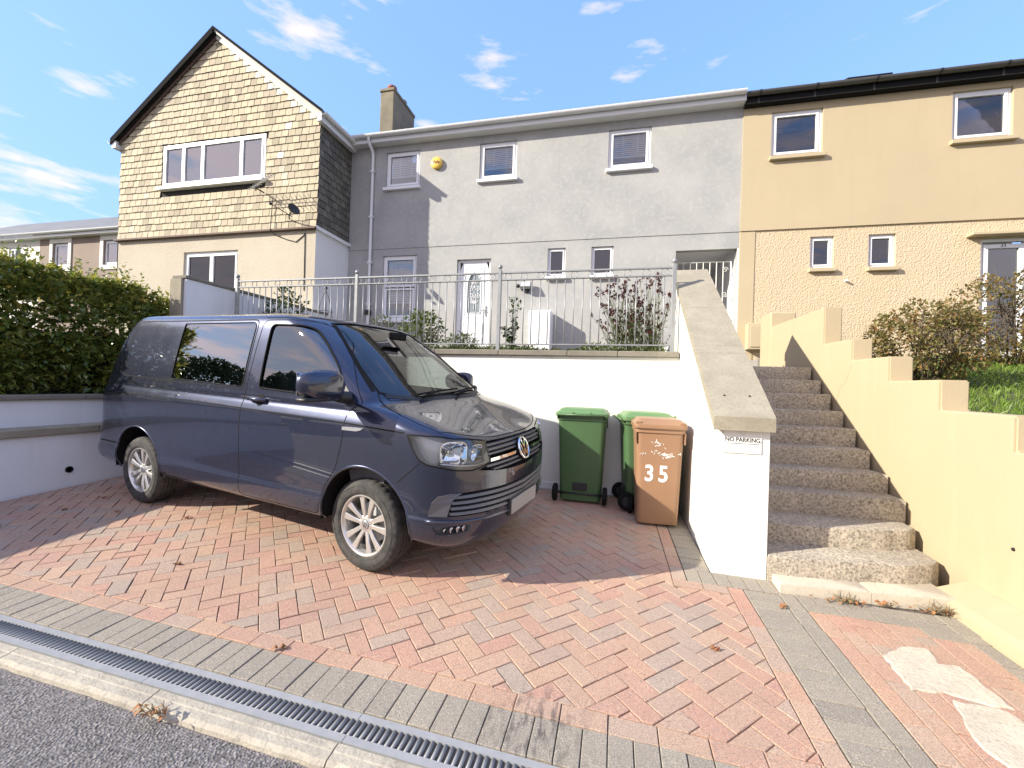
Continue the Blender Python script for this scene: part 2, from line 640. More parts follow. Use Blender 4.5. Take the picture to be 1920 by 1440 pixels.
MT['slate_side'] = (lambda t: t.done(
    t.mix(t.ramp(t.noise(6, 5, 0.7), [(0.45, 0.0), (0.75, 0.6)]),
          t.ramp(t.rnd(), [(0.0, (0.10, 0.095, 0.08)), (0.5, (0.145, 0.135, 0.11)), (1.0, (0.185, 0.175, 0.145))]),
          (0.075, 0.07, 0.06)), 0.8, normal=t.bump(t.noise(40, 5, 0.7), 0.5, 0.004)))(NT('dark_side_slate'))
MT['slate_white'] = plain('fresh_pale_slate', (0.66, 0.65, 0.60), 0.7, 0, 0.08, 9)
MT['slate_silver'] = plain('silvery_verge_slate', (0.46, 0.455, 0.385), 0.55, 0, 0.15, 9, 0.2)
MT['felt'] = plain('dark_backing', (0.04, 0.037, 0.033), 0.95, 0, 0.2, 10)
MT['roof'] = mottled('roof_slate', (0.16, 0.16, 0.165), (0.11, 0.115, 0.12), 1.5, 0.7, 0.4, 30, 0.006, (0.22, 0.22, 0.21))
MT['roof_brown'] = mottled('brown_roof', (0.24, 0.18, 0.15), (0.18, 0.13, 0.11), 2.5, 0.8, 0.4, 30, 0.006)
MT['timber_brown'] = plain('brown_timber', (0.12, 0.075, 0.055), 0.75, 0, 0.25, 12, 0.3)
MT['chimney'] = mottled('chimney_render', (0.27, 0.24, 0.17), (0.17, 0.155, 0.12), 3.5, 0.95, 0.7, 40, 0.01, (0.36, 0.31, 0.12))
MT['terracotta'] = plain('terracotta', (0.34, 0.13, 0.085), 0.8, 0, 0.2, 14)
MT['galv'] = plain('silver_railing_paint', (0.30, 0.31, 0.31), 0.42, 0.3, 0.25, 14)
MT['gate_white'] = plain('cream_iron_paint', (0.70, 0.69, 0.63), 0.5, 0, 0.08, 9)
MT['soil'] = plain('garden_soil', (0.09, 0.065, 0.045), 0.95, 0, 0.4, 20, 0.8)
MT['landing'] = mottled('landing_concrete', (0.30, 0.28, 0.25), (0.24, 0.22, 0.2), 3, 0.95, 0.4, 60)
MT['turf'] = plain('turf_soil', (0.075, 0.085, 0.035), 0.95, 0, 0.3, 14, 0.6)
# ================================================================== GROUND
GX, GY, GY0 = -0.0207, 0.0361, 1.5


def gz(x, y):
    return GX * x + GY * (y - GY0)


g_n = Vector((-GX, -GY, 1)).normalized()
g_x = Vector((1, 0, GX))
g_x = (g_x - g_n * g_x.dot(g_n)).normalized()
g_y = g_n.cross(g_x)
G = Matrix(((g_x.x, g_y.x, g_n.x, 0), (g_x.y, g_y.y, g_n.y, GY0), (g_x.z, g_y.z, g_n.z, 0), (0, 0, 0, 1)))
TH = radians(-0.755)
P0 = Vector((-0.986, 1.605))
SD = Vector((cos(TH), sin(TH)))
TD = Vector((-sin(TH), cos(TH)))


def st(s_, t_):
    p = P0 + SD * s_ + TD * t_
    return (p.x, p.y)


# --- road: one sheet that runs out to the horizon behind and beside the viewer
mb = MB()
xs = [-300, -60, -20, -8, -4, 0, 4, 8, 20, 60, 300]
row_a = [(x, -300.0, gz(x, 1.35) * (1 if abs(x) < 21 else 21 / abs(x)) - 1.5) for x in xs]
row_b = [(x, -4.0, gz(x, 1.35) * (1 if abs(x) < 21 else 21 / abs(x)) - 0.02) for x in xs]
row_c = [(x, 1.42, gz(x, 1.35) * (1 if abs(x) < 21 else 21 / abs(x)) - 0.035) for x in xs]
k = len(xs)
mb.add(row_a + row_b + row_c, [(i, i + 1, k + i + 1, k + i) for i in range(k - 1)] + [(k + i, k + i + 1, 2 * k + i + 1, 2 * k + i) for i in range(k - 1)])
road = tag(mb.build('road', MT['asphalt']), 'grey weathered asphalt road in front of the driveway', None, None, 'structure')

# --- terrain behind the retaining walls, under and beyond the houses
mb = MB()
mb.box((-300, 9.2, 0.6), (-5.0, 300, 1.45))
mb.box((-4.99, 9.2, 0.6), (300, 300, 1.46))
mb.box((-300, 1.3, -0.5), (-6.25, 9.19, 0.78))
mb.box((2.75, 9.0, 0.2), (300, 9.19, 1.3))
mb.box((8.5, 1.3, -0.5), (300, 8.99, 1.3))
terrain = tag(mb.build('terrain', MT['turf']), 'raised garden ground behind the walls and under the houses', None, None, 'structure')

# --- driveway bed
drive = MB()
drive.box((-6.0, 0.0, -0.25), (2.5, 4.2, -0.012))
driveway = drive.build('driveway', MT['bed'])
driveway.matrix_basis = G
tag(driveway, 'block paved driveway in red herringbone with grey borders', None, None, 'structure')
U = 0.102
UD = Vector((cos(TH + pi / 4), sin(TH + pi / 4)))
VD = Vector((cos(TH - pi / 4), sin(TH - pi / 4)))
HO = Vector((-0.082, 2.021))


def clip_poly(poly, region):
    """clip a polygon by a convex, counter-clockwise region"""
    out = list(poly)
    n = len(region)
    for i in range(n):
        a, b = Vector(region[i]), Vector(region[(i + 1) % n])
        e = b - a
        nn = Vector((-e.y, e.x))
        inp, out = out, []
        for j in range(len(inp)):
            p, q = Vector(inp[j]), Vector(inp[(j + 1) % len(inp)])
            dp, dq = (p - a).dot(nn), (q - a).dot(nn)
            if dp >= 0:
                out.append(p)
            if (dp >= 0) != (dq >= 0):
                out.append(p + (q - p) * (dp / (dp - dq)))
        if len(out) < 3:
            return []
    return out


def area2(p):
    return 0.5 * sum(p[i][0] * p[(i + 1) % len(p)][1] - p[(i + 1) % len(p)][0] * p[i][1] for i in range(len(p)))


def inset(poly, d):
    n = len(poly)
    if area2(poly) < 0:
        poly = list(reversed(poly))
    res = []
    for i in range(n):
        p0, p1, p2 = Vector(poly[i - 1]), Vector(poly[i]), Vector(poly[(i + 1) % n])
        e1, e2 = (p1 - p0).normalized(), (p2 - p1).normalized()
        n1, n2 = Vector((-e1.y, e1.x)), Vector((-e2.y, e2.x))
        b = n1 + n2
        l = b.dot(n1)
        res.append(p1 + b * (d / max(l, 0.35)))
    return res


def in_poly(p, poly):
    x, y = p
    c = False
    n = len(poly)
    for i in range(n):
        x1, y1 = poly[i]
        x2, y2 = poly[(i + 1) % n]
        if (y1 > y) != (y2 > y) and x < (x2 - x1) * (y - y1) / (y2 - y1) + x1:
            c = not c
    return c


def to_local(p):
    return (p[0], p[1] - GY0)


PAVE = []          # (polygon in world xy, colour key)
s_l, s_r = -5.2, 3.4
herr_south = [st(-9, 0.306), st(9, 0.306)]
reg_a = [(-5.72, herr_south[0][1] - 0.02), (0.865, herr_south[1][1] + 0.09), (0.865, 3.19), (-5.72, 3.19)]
reg_a = [(-5.72, P0.y + 0.306 + (-5.72 - P0.x) * math.tan(TH)), (0.865, P0.y + 0.306 + (0.865 - P0.x) * math.tan(TH)), (0.865, 3.19), (-5.72, 3.19)]
reg_b = [(-5.72, 3.19), (0.495, 3.19), (0.495, 5.2), (-5.72, 5.2)]
for a in range(-80, 81):
    for b in range(-80, 81):
        q = (a + b) % 4
        if q == 0:
            c = [(a, b), (a + 2, b), (a + 2, b + 1), (a, b + 1)]
        elif q == 2:
            c = [(a, b), (a + 1, b), (a + 1, b + 2), (a, b + 2)]
        else:
            continue
        poly = [HO + UD * (i * U) + VD * (j * U) for i, j in c]
        if max(p.x for p in poly) < -5.72 or min(p.x for p in poly) > 0.9 or max(p.y for p in poly) < 1.8 or min(p.y for p in poly) > 5.25:
            continue
        if area2(poly) < 0:
            poly.reverse()
        pa, pb = clip_poly(poly, reg_a), clip_poly(poly, reg_b)
        A = (abs(area2(pa)) if pa else 0, abs(area2(pb)) if pb else 0)
        # a brick that straddles the two regions is laid whole
        if A[0] > 0 and A[1] > 0 and sum(A) > 0.0185:
            PAVE.append((poly, 'r'))
            continue
        for pp, aa in ((pa, A[0]), (pb, A[1])):
            if aa > 0.0012:
                PAVE.append((pp, 'r'))


def rect_st(s0, s1, t0, t1):
    return [Vector(st(s0, t0)), Vector(st(s1, t0)), Vector(st(s1, t1)), Vector(st(s0, t1))]


def rect(x0, x1, y0, y1):
    return [Vector((x0, y0)), Vector((x1, y0)), Vector((x1, y1)), Vector((x0, y1))]


kx = 0
for i in range(-50, 34):                       # grey soldier course along the drain
    PAVE.append((rect_st(i * U, (i + 1) * U, 0.004, 0.203), 'g'))
for i in range(-25, 10):                       # red stretcher course
    s0, s1 = i * 2 * U, (i + 1) * 2 * U
    x1 = P0.x + s1
    if P0.x + s0 > 0.86:
        break
    if x1 > 0.864:
        s1 = 0.864 - P0.x
    PAVE.append((rect_st(s0, s1, 0.204, 0.305), 'r'))
y = 1.815
while y < 3.30:                                # strip beside the herringbone: red stretchers, grey soldiers, grey stretchers
    y2 = min(y + 2 * U, 3.30)
    if y > 1.80:
        PAVE.append((rect(0.867, 0.971, y, y2), 'r'))
    PAVE.append((rect(1.204, 1.308, y + 0.06, y2 + 0.06), 'g'))
    y = y2
y = 1.815
while y < 3.28:
    PAVE.append((rect(0.974, 1.202, y, min(y + 0.113, 3.295)), 'g'))
    y += 0.113
x = 0.605
while x < 1.24:
    PAVE.append((rect(x, min(x + U, 1.305), 3.30, 3.50), 'g'))
    x += U
x = 0.495
while x < 0.86:
    PAVE.append((rect(x, min(x + 2 * U, 0.867), 3.195, 3.296), 'r'))
    x += 2 * U
y = 3.30
while y < 5.2:
    PAVE.append((rect(0.497, 0.60, y, min(y + 2 * U, 5.2)), 'r'))
    y += 2 * U
y = 3.50
while y < 5.2:
    PAVE.append((rect(0.603, 0.80, y, min(y + U, 5.2)), 'g'))
    y += U
x = -5.7
while x < 0.45:
    PAVE.append((rect(x, x + 2 * U, 5.202, 5.30), 'g'))
    x += 2 * U
# small apron before the steps
PATCH1 = [(1.50, 2.47), (1.646, 2.495), (1.811, 2.456), (1.905, 2.466), (1.888, 2.75), (1.79, 2.752), (1.822, 2.885), (1.68, 2.862), (1.52, 2.735)]
PATCH2 = [(1.645, 2.445), (1.56, 2.19), (1.62, 1.93), (1.86, 1.93), (1.90, 2.30), (1.86, 2.44), (1.815, 2.447)]
col_i = 0
x = 1.312
while x < 2.08:
    y = 1.815 - (U if col_i % 2 else 0)
    top = 3.02 if x > 1.4 else 3.12
    while y < top:
        a_, b_ = max(y, 1.815), min(y + 2 * U, top)
        if b_ - a_ > 0.02:
            cx, cy = x + U / 2, (a_ + b_) / 2
            PAVE.append((rect(x, x + U, a_, b_), 'r'))
        y += 2 * U
    x += U
    col_i += 1
xe = x
y = 1.815
while y < 3.12:
    PAVE.append((rect(xe, xe + U, y, min(y + 2 * U, 3.12)), 'g'))
    y += 2 * U
x = 1.312
while x < 2.2:
    PAVE.append((rect(x, min(x + 2 * U, 2.26), 3.123, 3.225), 'g'))
    PAVE.append((rect(x + U if x + U < 2.2 else x, min(x + 3 * U, 2.26), 3.227, 3.33), 'g'))
    if x > 1.4 and x + 2 * U < xe:
        PAVE.append((rect(x, x + 2 * U, 3.022, 3.12), 'r' if x < 1.75 else 'g'))
    x += 2 * U

PAVE.append((rect(1.312, 1.312 + U, 3.227, 3.33), 'g'))
PAVE.append((rect(1.414, 1.516, 3.022, 3.12), 'r'))
# rank by size in the picture: the 300 largest are objects of their own, the rest one field
cand = []
for poly, ck in PAVE:
    c = sum((Vector(p) for p in poly), Vector((0, 0))) / len(poly)
    q = project((c.x, c.y, gz(c.x, c.y)))
    inside = q is not None and -30 < q[0] < 1950 and -30 < q[1] < 1470
    sz = abs(area2(poly)) / (q[2] ** 3) if inside else -1
    cand.append((sz, poly, ck))
cand.sort(key=lambda r: -r[0])


def paver_mesh(mb, poly, jitter=True):
    """chamfered block in the driveway's own frame"""
    pl = [Vector(to_local(p)) for p in poly]
    if area2(pl) < 0:
        pl.reverse()
    o = inset(pl, 0.0022)
    i_ = inset(pl, 0.0046)
    n = len(pl)
    h = random.uniform(-0.003, 0.002) if jitter else 0
    tx, ty = (random.gauss(0, 0.010), random.gauss(0, 0.010)) if jitter else (0, 0)
    c = sum(pl, Vector((0, 0))) / n
    zz = lambda p: h + (p.x - c.x) * tx + (p.y - c.y) * ty
    V = [(p.x, p.y, -0.03) for p in o] + [(p.x, p.y, zz(p) - 0.0025) for p in o] + [(p.x, p.y, zz(p)) for p in i_]
    Fs = [tuple(range(2 * n, 3 * n))]
    for a in range(n):
        b = (a + 1) % n
        Fs += [(a, b, n + b, n + a), (n + a, n + b, 2 * n + b, 2 * n + a)]
    mb.add(V, Fs)


fields = {'r': MB(), 'g': MB()}
for rank, (sz, poly, ck) in enumerate(cand):
    if rank < 300 and sz > 0:
        mb = MB()
        paver_mesh(mb, poly)
        mb.build('paver', MT['paver_red'] if ck == 'r' else MT['paver_grey'], driveway, normals=False)
    else:
        paver_mesh(fields[ck], poly)
for ck in fields:
    o = fields[ck].build('paving', MT['paver_red'] if ck == 'r' else MT['paver_grey'], driveway, normals=False)
    o['kind'] = 'stuff'
mb = MB()
for P_ in (PATCH1, PATCH2):
    pl = []
    for i in range(len(P_)):
        a, b = Vector(P_[i]), Vector(P_[(i + 1) % len(P_)])
        n_ = max(2, int((b - a).length / 0.03))
        for j in range(n_):
            p = a.lerp(b, j / n_)
            pl.append(p + Vector((random.uniform(-.007, .007), random.uniform(-.007, .007))))
    pl = [Vector(to_local(p)) for p in pl]
    if area2(pl) < 0:
        pl.reverse()
    n_ = len(pl)
    p2_ = inset(pl, 0.006)
    mb.add([(p.x, p.y, -0.01) for p in pl] + [(p.x, p.y, 0.0015) for p in pl] + [(p.x, p.y, 0.006) for p in p2_], [tuple(range(2 * n_, 3 * n_))] + [(r * n_ + i, r * n_ + (i + 1) % n_, (r + 1) * n_ + (i + 1) % n_, (r + 1) * n_ + i) for r in (0, 1) for i in range(n_)])
mb.build('concrete_patch', MT['patch'], driveway, normals=False)

# --- slotted drain along the road
DR0, DR1 = -5.6, 2.6       # along s
dr_c = st(-1.5, -0.07)
drain = empty('drain_channel', (dr_c[0], dr_c[1], gz(*dr_c)), 'grey slotted drainage channel between the grey border and the concrete kerb', 'drain')


def d3(s_, t_, h):
    p = st(s_, t_)
    return Vector((p[0], p[1], gz(*p) + h))


def d_box(mb, s0, s1, t0, t1, h0, h1):
    V = [d3(s0, t0, h0), d3(s1, t0, h0), d3(s1, t1, h0), d3(s0, t1, h0), d3(s0, t0, h1), d3(s1, t0, h1), d3(s1, t1, h1), d3(s0, t1, h1)]
    mb.add(V, [(0, 3, 2, 1), (4, 5, 6, 7), (0, 1, 5, 4), (1, 2, 6, 5), (2, 3, 7, 6), (3, 0, 4, 7)])


seg = [DR0, -3.6, -1.05, 0.0, 1.0, DR1]
for (a, b) in zip(seg, seg[1:]):
    for (t0, t1) in ((-0.032, -0.002), (-0.142, -0.110)):
        mb = MB()
        d_box(mb, a + 0.0015, b - 0.0015, t0, t1, -0.04, -0.002)
        mb.build('rail', MT['drain'], drain)
mb = MB()
d_box(mb, DR0, DR1, -0.112, -0.030, -0.13, -0.10)
d_box(mb, DR0, DR1, -0.036, -0.031, -0.10, -0.045)
d_box(mb, DR0, DR1, -0.113, -0.108, -0.10, -0.045)
mb.build('trough', MT['black_void'], drain)
mb = MB()
mb.tube([(0, -0.0795 / 2, 0), (0, 0.0795 / 2, 0)], 0.0085, 8)
slat_me = mb.mesh('slat')
slat_me.materials.append(MT['drain_slat'])
slat_me.shade_smooth()
s_ = DR0 + 0.02
while s_ < DR1:
    c = d3(s_, -0.071, -0.0105)
    q = project(c)
    if q and -20 < q[0] < 1100 and q[1] < 1480:
        link('slat', slat_me, drain, Matrix.Translation(c) @ Matrix.Rotation(TH, 4, 'Z'))
    s_ += 0.0282
# --- kerb stones
s_ = -6.1
kerb = empty('kerb', (dr_c[0], 1.4, 0.02), None)
tag(kerb, 'pale worn concrete kerb edging between drain and road', None, None, 'structure')
for ln in (0.915, 0.915, 0.915, 0.66, 0.86, 0.915, 0.915, 0.915, 0.915, 0.915):
    mb = MB()
    a, b = s_ + 0.003, s_ + ln - 0.003
    N_ = 24
    V = []
    for i in range(N_ + 1):
        sx = a + (b - a) * i / N_
        w = 0.004 * mnoise.noise(Vector((sx * 9, 0, 0)))
        w2 = 0.007 * mnoise.noise(Vector((sx * 11, 5, 0)))
        hh = 0.003 * mnoise.noise(Vector((sx * 7, 9, 0)))
        prof = [(-0.147, -0.1), (-0.147, -0.006 + hh), (-0.155, 0.002 + hh), (-0.185, 0.001 + hh), (-0.19, -0.002), (-0.222 + w2, -0.004 + hh), (-0.236 + w2, -0.018 + hh), (-0.243 + w2, -0.1)]
        V += [d3(sx, t_ + w * 0.3, h_) for t_, h_ in prof]
    m_ = 8
    Fs = [(i * m_ + k, (i + 1) * m_ + k, (i + 1) * m_ + k + 1, i * m_ + k + 1) for i in range(N_) for k in range(m_ - 1)]
    Fs += [tuple(range(m_)), tuple(reversed(range(N_ * m_, (N_ + 1) * m_)))]
    mb.add(V, Fs)
    mb.build('kerb_stone', MT['kerb'], kerb)
    s_ += ln
# ================================================================== WALLS AND STEPS
# --- white retaining wall with coping (face at y = 5.30)
RW = empty('retaining_wall', (-2.5, 5.4, 0.1), 'tall white painted retaining wall behind the van and the bins', 'wall')
mb = MB()
mb.box((-5.93, 5.30, -0.1), (0.83, 5.52, 1.845))
mb.build('wall_face', MT['white_wall'], RW)
cx = -5.95
for ln in (0.9, 0.9, 0.92, 0.9, 0.9, 0.9, 0.62, 0.78):
    mb = MB()
    mb.cbox((cx + 0.002, 5.255, 1.846), (min(cx + ln, 0.80) - 0.002, 5.56, 1.918), 0.008)
    mb.build('coping_stone', MT['coping_dark'], RW)
    cx += ln
mb = MB()
mb.cbox((-5.7, 5.288, 0.02), (0.80, 5.299, 0.235), 0.003)
mb.build('plinth', MT['white_wall_cool'], RW)

# --- two-tier white side wall on the van's tail side
SW = empty('side_wall', (-5.8, 3.2, 0.1), 'low two-tier white wall with stone copings beneath the leafy hedge', 'wall')
mb = MB()
mb.box((-6.02, 0.9, -0.2), (-5.75, 5.30, 0.765))
mb.build('lower_tier', MT['white_wall_cool'], SW)
mb = MB()
mb.box((-6.25, 0.9, 0.5), (-5.985, 4.72, 1.13))
mb.build('upper_tier', MT['white_wall_cool'], SW)
y = 0.9
k = 0
while y < 5.2:
    mb = MB()
    mb.cbox((-6.0, y + .002, 0.766), (-5.715, min(y + 0.9, 5.29) - .002, 0.85), 0.01)
    mb.build('coping_stone', MT['coping'], SW)
    if y < 4.6:
        mb = MB()
        mb.cbox((-6.30, y + .002, 1.131), (-5.945, min(y + 0.9, 4.71) - .002, 1.187), 0.01)
        mb.build('coping_stone', MT['coping_dark'], SW)
    y += 0.9
mb = MB()
MP = Matrix.Translation((-5.742, 3.344, 0.374)) @ Matrix.Rotation(pi / 2, 4, 'Y')
mb.lathe([(0.03, -0.01), (0.034, -0.01), (0.034, 0.006), (0.028, 0.006), (0.026, -0.008)], 16, MP)
mb.lathe([(0.026, -0.009), (0.001, -0.009)], 16, MP)
mb.build('drain_outlet', MT['black_plastic'], SW)

# --- garden boundary wall between the terrace and the slate-hung house
BW = empty('boundary_wall', (-6.05, 6.0, 1.0), 'white garden wall with dark coping dividing terrace and slate-hung house', 'wall')
mb = MB()
mb.box((-6.17, 4.72, 0.2), (-5.95, 7.80, 2.835))
mb.build('wall_face', MT['white_wall_cool'], BW)
mb = MB()
mb.cbox((-6.19, 4.70, 2.836), (-5.93, 7.79, 2.885), 0.008)
mb.build('coping', MT['coping_dark'], BW)
mb = MB()
mb.cbox((-6.20, 4.68, 1.1), (-5.99, 4.719, 2.834), 0.006)
mb.build('end_pillar', MT['coping'], BW)

# --- stair wall: white pier with a sloping stone coping
PW = empty('stair_wall', (1.0, 3.6, 0.05), 'white stair wall ending in a pier, topped by a sloping stone coping', 'wall')
SLP = 0.733


def cop_z(yy):
    return 1.172 + (yy - 3.45) * SLP


mb = MB()
mb.prism([(3.512, -0.1), (7.3, -0.1), (7.3, 2.10), (5.89, 2.10), (5.89, cop_z(5.89) - 0.001), (3.512, cop_z(3.512) - 0.001)], 0.81, 1.195, 'x')
mb.build('pier', MT['white_wall'], PW)
ys = [3.452, 4.19, 4.30, 4.97, 5.91]
for a, b in zip(ys, ys[1:]):
    mb = MB()
    lo = [(a + .004, cop_z(a)), (b - .004, cop_z(b)), (b - .004, cop_z(b) + 0.094), (b - .009, cop_z(b) + 0.098 - .009 * SLP), (a + .009, cop_z(a) + 0.098 + .009 * SLP), (a + .004, cop_z(a) + 0.094)]
    if a == ys[0]:
        lo = [(a, cop_z(a) - 0.012), (b - .004, cop_z(b)), (b - .004, cop_z(b) + 0.094), (b - .009, cop_z(b) + 0.098 - .009 * SLP), (a + 0.006, cop_z(a) + 0.098), (a, cop_z(a) + 0.092)]
    mb.prism(lo, 0.788, 1.213, 'x')
    o = mb.build('coping_stone', MT['coping'], PW)
for px, py in ((0.905, 3.66), (1.09, 3.66)):
    mb = MB()
    mb.sphere((px, py, cop_z(py) + 0.099), 0.008, 8, 4)
    mb.build('fixing_hole', MT['black_void'], PW)

# --- steps
nos = [(3.692, 0.241), (3.928, 0.398), (4.2, 0.584), (4.434, 0.753), (4.705, 0.933), (4.951, 1.114), (5.198, 1.283), (5.466, 1.466), (5.712, 1.634), (5.962, 1.803)]
ST = empty('garden_steps', (1.85, 4.6, 0.05), 'flight of rough exposed-aggregate steps between white pier and yellow wall', 'steps')


def rough_block(mb, poly, z0, z1, amp=0.006, ch=0.014):
    """block with worn, slightly wavy edges: poly is (x, y), counter-clockwise"""
    pl = []
    for i in range(len(poly)):
        a, b = Vector(poly[i]), Vector(poly[(i + 1) % len(poly)])
        n_ = max(1, int((b - a).length / 0.05))
        pl += [a.lerp(b, j / n_) for j in range(n_)]
    if area2(pl) < 0:
        pl.reverse()
    pl = [p + Vector((mnoise.noise(Vector((p.x * 7, p.y * 7, z1 * 3))), mnoise.noise(Vector((p.x * 7, p.y * 7, 20 + z1 * 3))))) * amp for p in pl]
    n = len(pl)
    i1 = inset(pl, ch * 0.35)
    i2 = inset(pl, ch)
    zn = lambda p: amp * 0.6 * mnoise.noise(Vector((p.x * 6, p.y * 6, 40 + z1)))
    rings = [[(p.x, p.y, z0) for p in pl], [(p.x, p.y, z1 - ch + zn(p)) for p in pl], [(p.x, p.y, z1 - ch * 0.3 + zn(p)) for p in i1], [(p.x, p.y, z1 + zn(p)) for p in i2]]
    V = sum(rings, [])
    Fs = [tuple(range(3 * n, 4 * n))]
    for r in range(3):
        for a in range(n):
            b = (a + 1) % n
            Fs.append((r * n + a, r * n + b, (r + 1) * n + b, (r + 1) * n + a))
    mb.add(V, Fs)


for i, (yn, zn) in enumerate(nos):
    zb = nos[i - 1][1] - 0.02 if i else 0.02
    if i == 0:
        poly = [(1.197, yn - 0.20), (1.35, yn - 0.205), (1.8, yn - 0.17), (2.15, yn - 0.10), (2.36, yn - 0.01), (2.44, yn + 0.08), (2.46, yn + 0.4), (1.197, yn + 0.4)]
    elif i == 1:
        poly = [(1.197, yn - 0.115), (1.75, yn - 0.105), (2.12, yn - 0.06), (2.36, yn + 0.03), (2.45, yn + 0.12), (2.47, yn + 0.4), (1.197, yn + 0.4)]
    elif i == 2:
        poly = [(1.197, yn), (2.30, yn - 0.005), (2.47, yn + 0.0), (2.48, yn + 0.4), (1.197, yn + 0.4)]
    else:
        poly = [(1.197, yn), (2.47, yn), (2.47, yn + 0.4), (1.197, yn + 0.4)]
    mb = MB()
    rough_block(mb, poly, zb, zn, 0.008 if i > 2 else 0.012, 0.02 if i < 3 else 0.014)
    mb.build('step', MT['step'], ST, smooth=True, angle=35)
for (a, b) in ((1.225, 1.80), (1.803, 2.33)):
    mb = MB()
    f = lambda x_: 3.315 + (x_ - 1.2) * 0.09
    rough_block(mb, [(a, f(a)), (b, f(b)), (b, 3.9), (a, 3.9)], -0.05, 0.105, 0.004, 0.008)
    mb.build('base_slab', MT['step_base'], ST, smooth=True, angle=35)
mb = MB()
rough_block(mb, [(1.197, 6.1), (2.46, 6.1), (2.46, 12.2), (1.197, 12.2)], 1.4, 1.80, 0.004)
landing = tag(mb.build('landing_path', MT['landing']), 'concrete path from the steps to the covered passage', None, None, 'structure')

# --- yellow stepped wall along the steps
YW = empty('stepped_wall', (2.6, 5.0, 0.05), 'yellow painted garden wall with stepped top beside the stairs', 'wall')
prof = [(0.6, -0.2), (7.45, -0.2), (7.45, 2.535), (5.73, 2.52), (5.73, 2.072), (5.12, 2.062), (5.12, 1.835), (4.51, 1.83), (4.51, 1.602), (3.897, 1.60), (3.897, 1.365), (3.274, 1.357), (3.274, 1.13), (2.65, 1.125), (2.65, 0.9), (0.6, 0.88)]
bm = bmesh.new()
vs = [bm.verts.new((2.50, p[0], p[1])) for p in prof]
f0 = bm.faces.new(vs)
ex = bmesh.ops.extrude_face_region(bm, geom=[f0])
for v in [e for e in ex['geom'] if isinstance(e, bmesh.types.BMVert)]:
    v.co.x = 2.69
bmesh.ops.recalc_face_normals(bm, faces=bm.faces)
bmesh.ops.bevel(bm, geom=[e for e in bm.edges], offset=0.012, segments=2, affect='EDGES')
me = bpy.data.meshes.new('wall_face')
bm.to_mesh(me)
bm.free()
me.materials.append(MT['yellow_paint'])
me.shade_smooth()
me.set_sharp_from_angle(angle=radians(40))
link('wall_face', me, YW)
mb = MB()
mb.cbox((2.50, 7.46, 1.0), (2.86, 7.92, 2.77), 0.015)
mb.build('end_pillar', MT['yellow_paint'], YW)
mb = MB()
mb.prism([(2.225, -0.2), (2.499, -0.2), (2.499, 0.175), (2.47, 0.165), (2.30, 0.10), (2.25, 0.07)], 3.60, 0.7, 'y')
mb.build('plinth', MT['yellow_paint'], YW)
mb = MB()
mb.sphere((2.50, 3.27, 0.52), 0.012, 8, 6)
mb.build('weep_hole', MT['black_void'], YW)
# dark ledge below the meter box beside the landing
mb = MB()
mb.box((2.47, 7.93, 1.2), (2.86, 8.99, 2.05))
mb.build('back_step', MT['landing'], ST)

# --- terrace and lawn behind the walls
mb = MB()
mb.box((-5.94, 5.53, 1.0), (0.805, 8.99, 1.88))
mb.box((0.806, 7.31, 1.0), (1.196, 8.99, 1.88))
terrace = tag(mb.build('terrace_ground', MT['soil']), 'planted terrace soil behind the retaining wall railing', None, None, 'structure')
mb = MB()
lawn_z = lambda yy: 1.02 + (yy - 3.0) * (0.98 / 4.6) if yy < 7.6 else 2.0
ysl = [0.6, 2.0, 3.0, 4.0, 5.0, 6.0, 6.8, 7.6, 8.0, 8.99]
V, Fs = [], []
for yy in ysl:
    for xx in (2.685, 4, 5.5, 7, 12):
        V.append((xx, yy, max(0.75, lawn_z(yy)) + (0.03 * (xx - 2.7) if yy < 7.6 else 0.0)))
for i in range(len(ysl) - 1):
    for j in range(4):
        Fs.append((i * 5 + j, i * 5 + j + 1, (i + 1) * 5 + j + 1, (i + 1) * 5 + j))
mb.add(V, Fs)
lawn = tag(mb.build('lawn', MT['turf']), 'sloping green lawn behind the yellow stepped wall', None, None, 'structure')

# hairline cracks in the yellow paint
MT['crack'] = plain('crack_line', (0.20, 0.15, 0.09), 0.95)
for pts in ([(5.13, 1.80), (5.14, 1.74), (5.22, 1.62), (5.36, 1.52), (5.40, 1.40), (5.47, 1.30)], [(2.92, 0.64), (2.93, 0.45), (2.915, 0.30), (2.93, 0.18)]):
    mb = MB()
    pp = []
    for a, b in zip(pts, pts[1:]):
        for j in range(5):
            t = j / 5
            pp.append(Vector((2.4992, a[0] + (b[0] - a[0]) * t + random.uniform(-.006, .006), a[1] + (b[1] - a[1]) * t)))
    V = []
    for p in pp:
        w_ = random.uniform(0.001, 0.0024)
        V += [p + Vector((0, -w_, 0)), p + Vector((0, w_, 0))]
    mb.add(V, [(2 * i, 2 * i + 1, 2 * i + 3, 2 * i + 2) for i in range(len(pp) - 1)])
    mb.build('crack', MT['crack'], YW, normals=False)
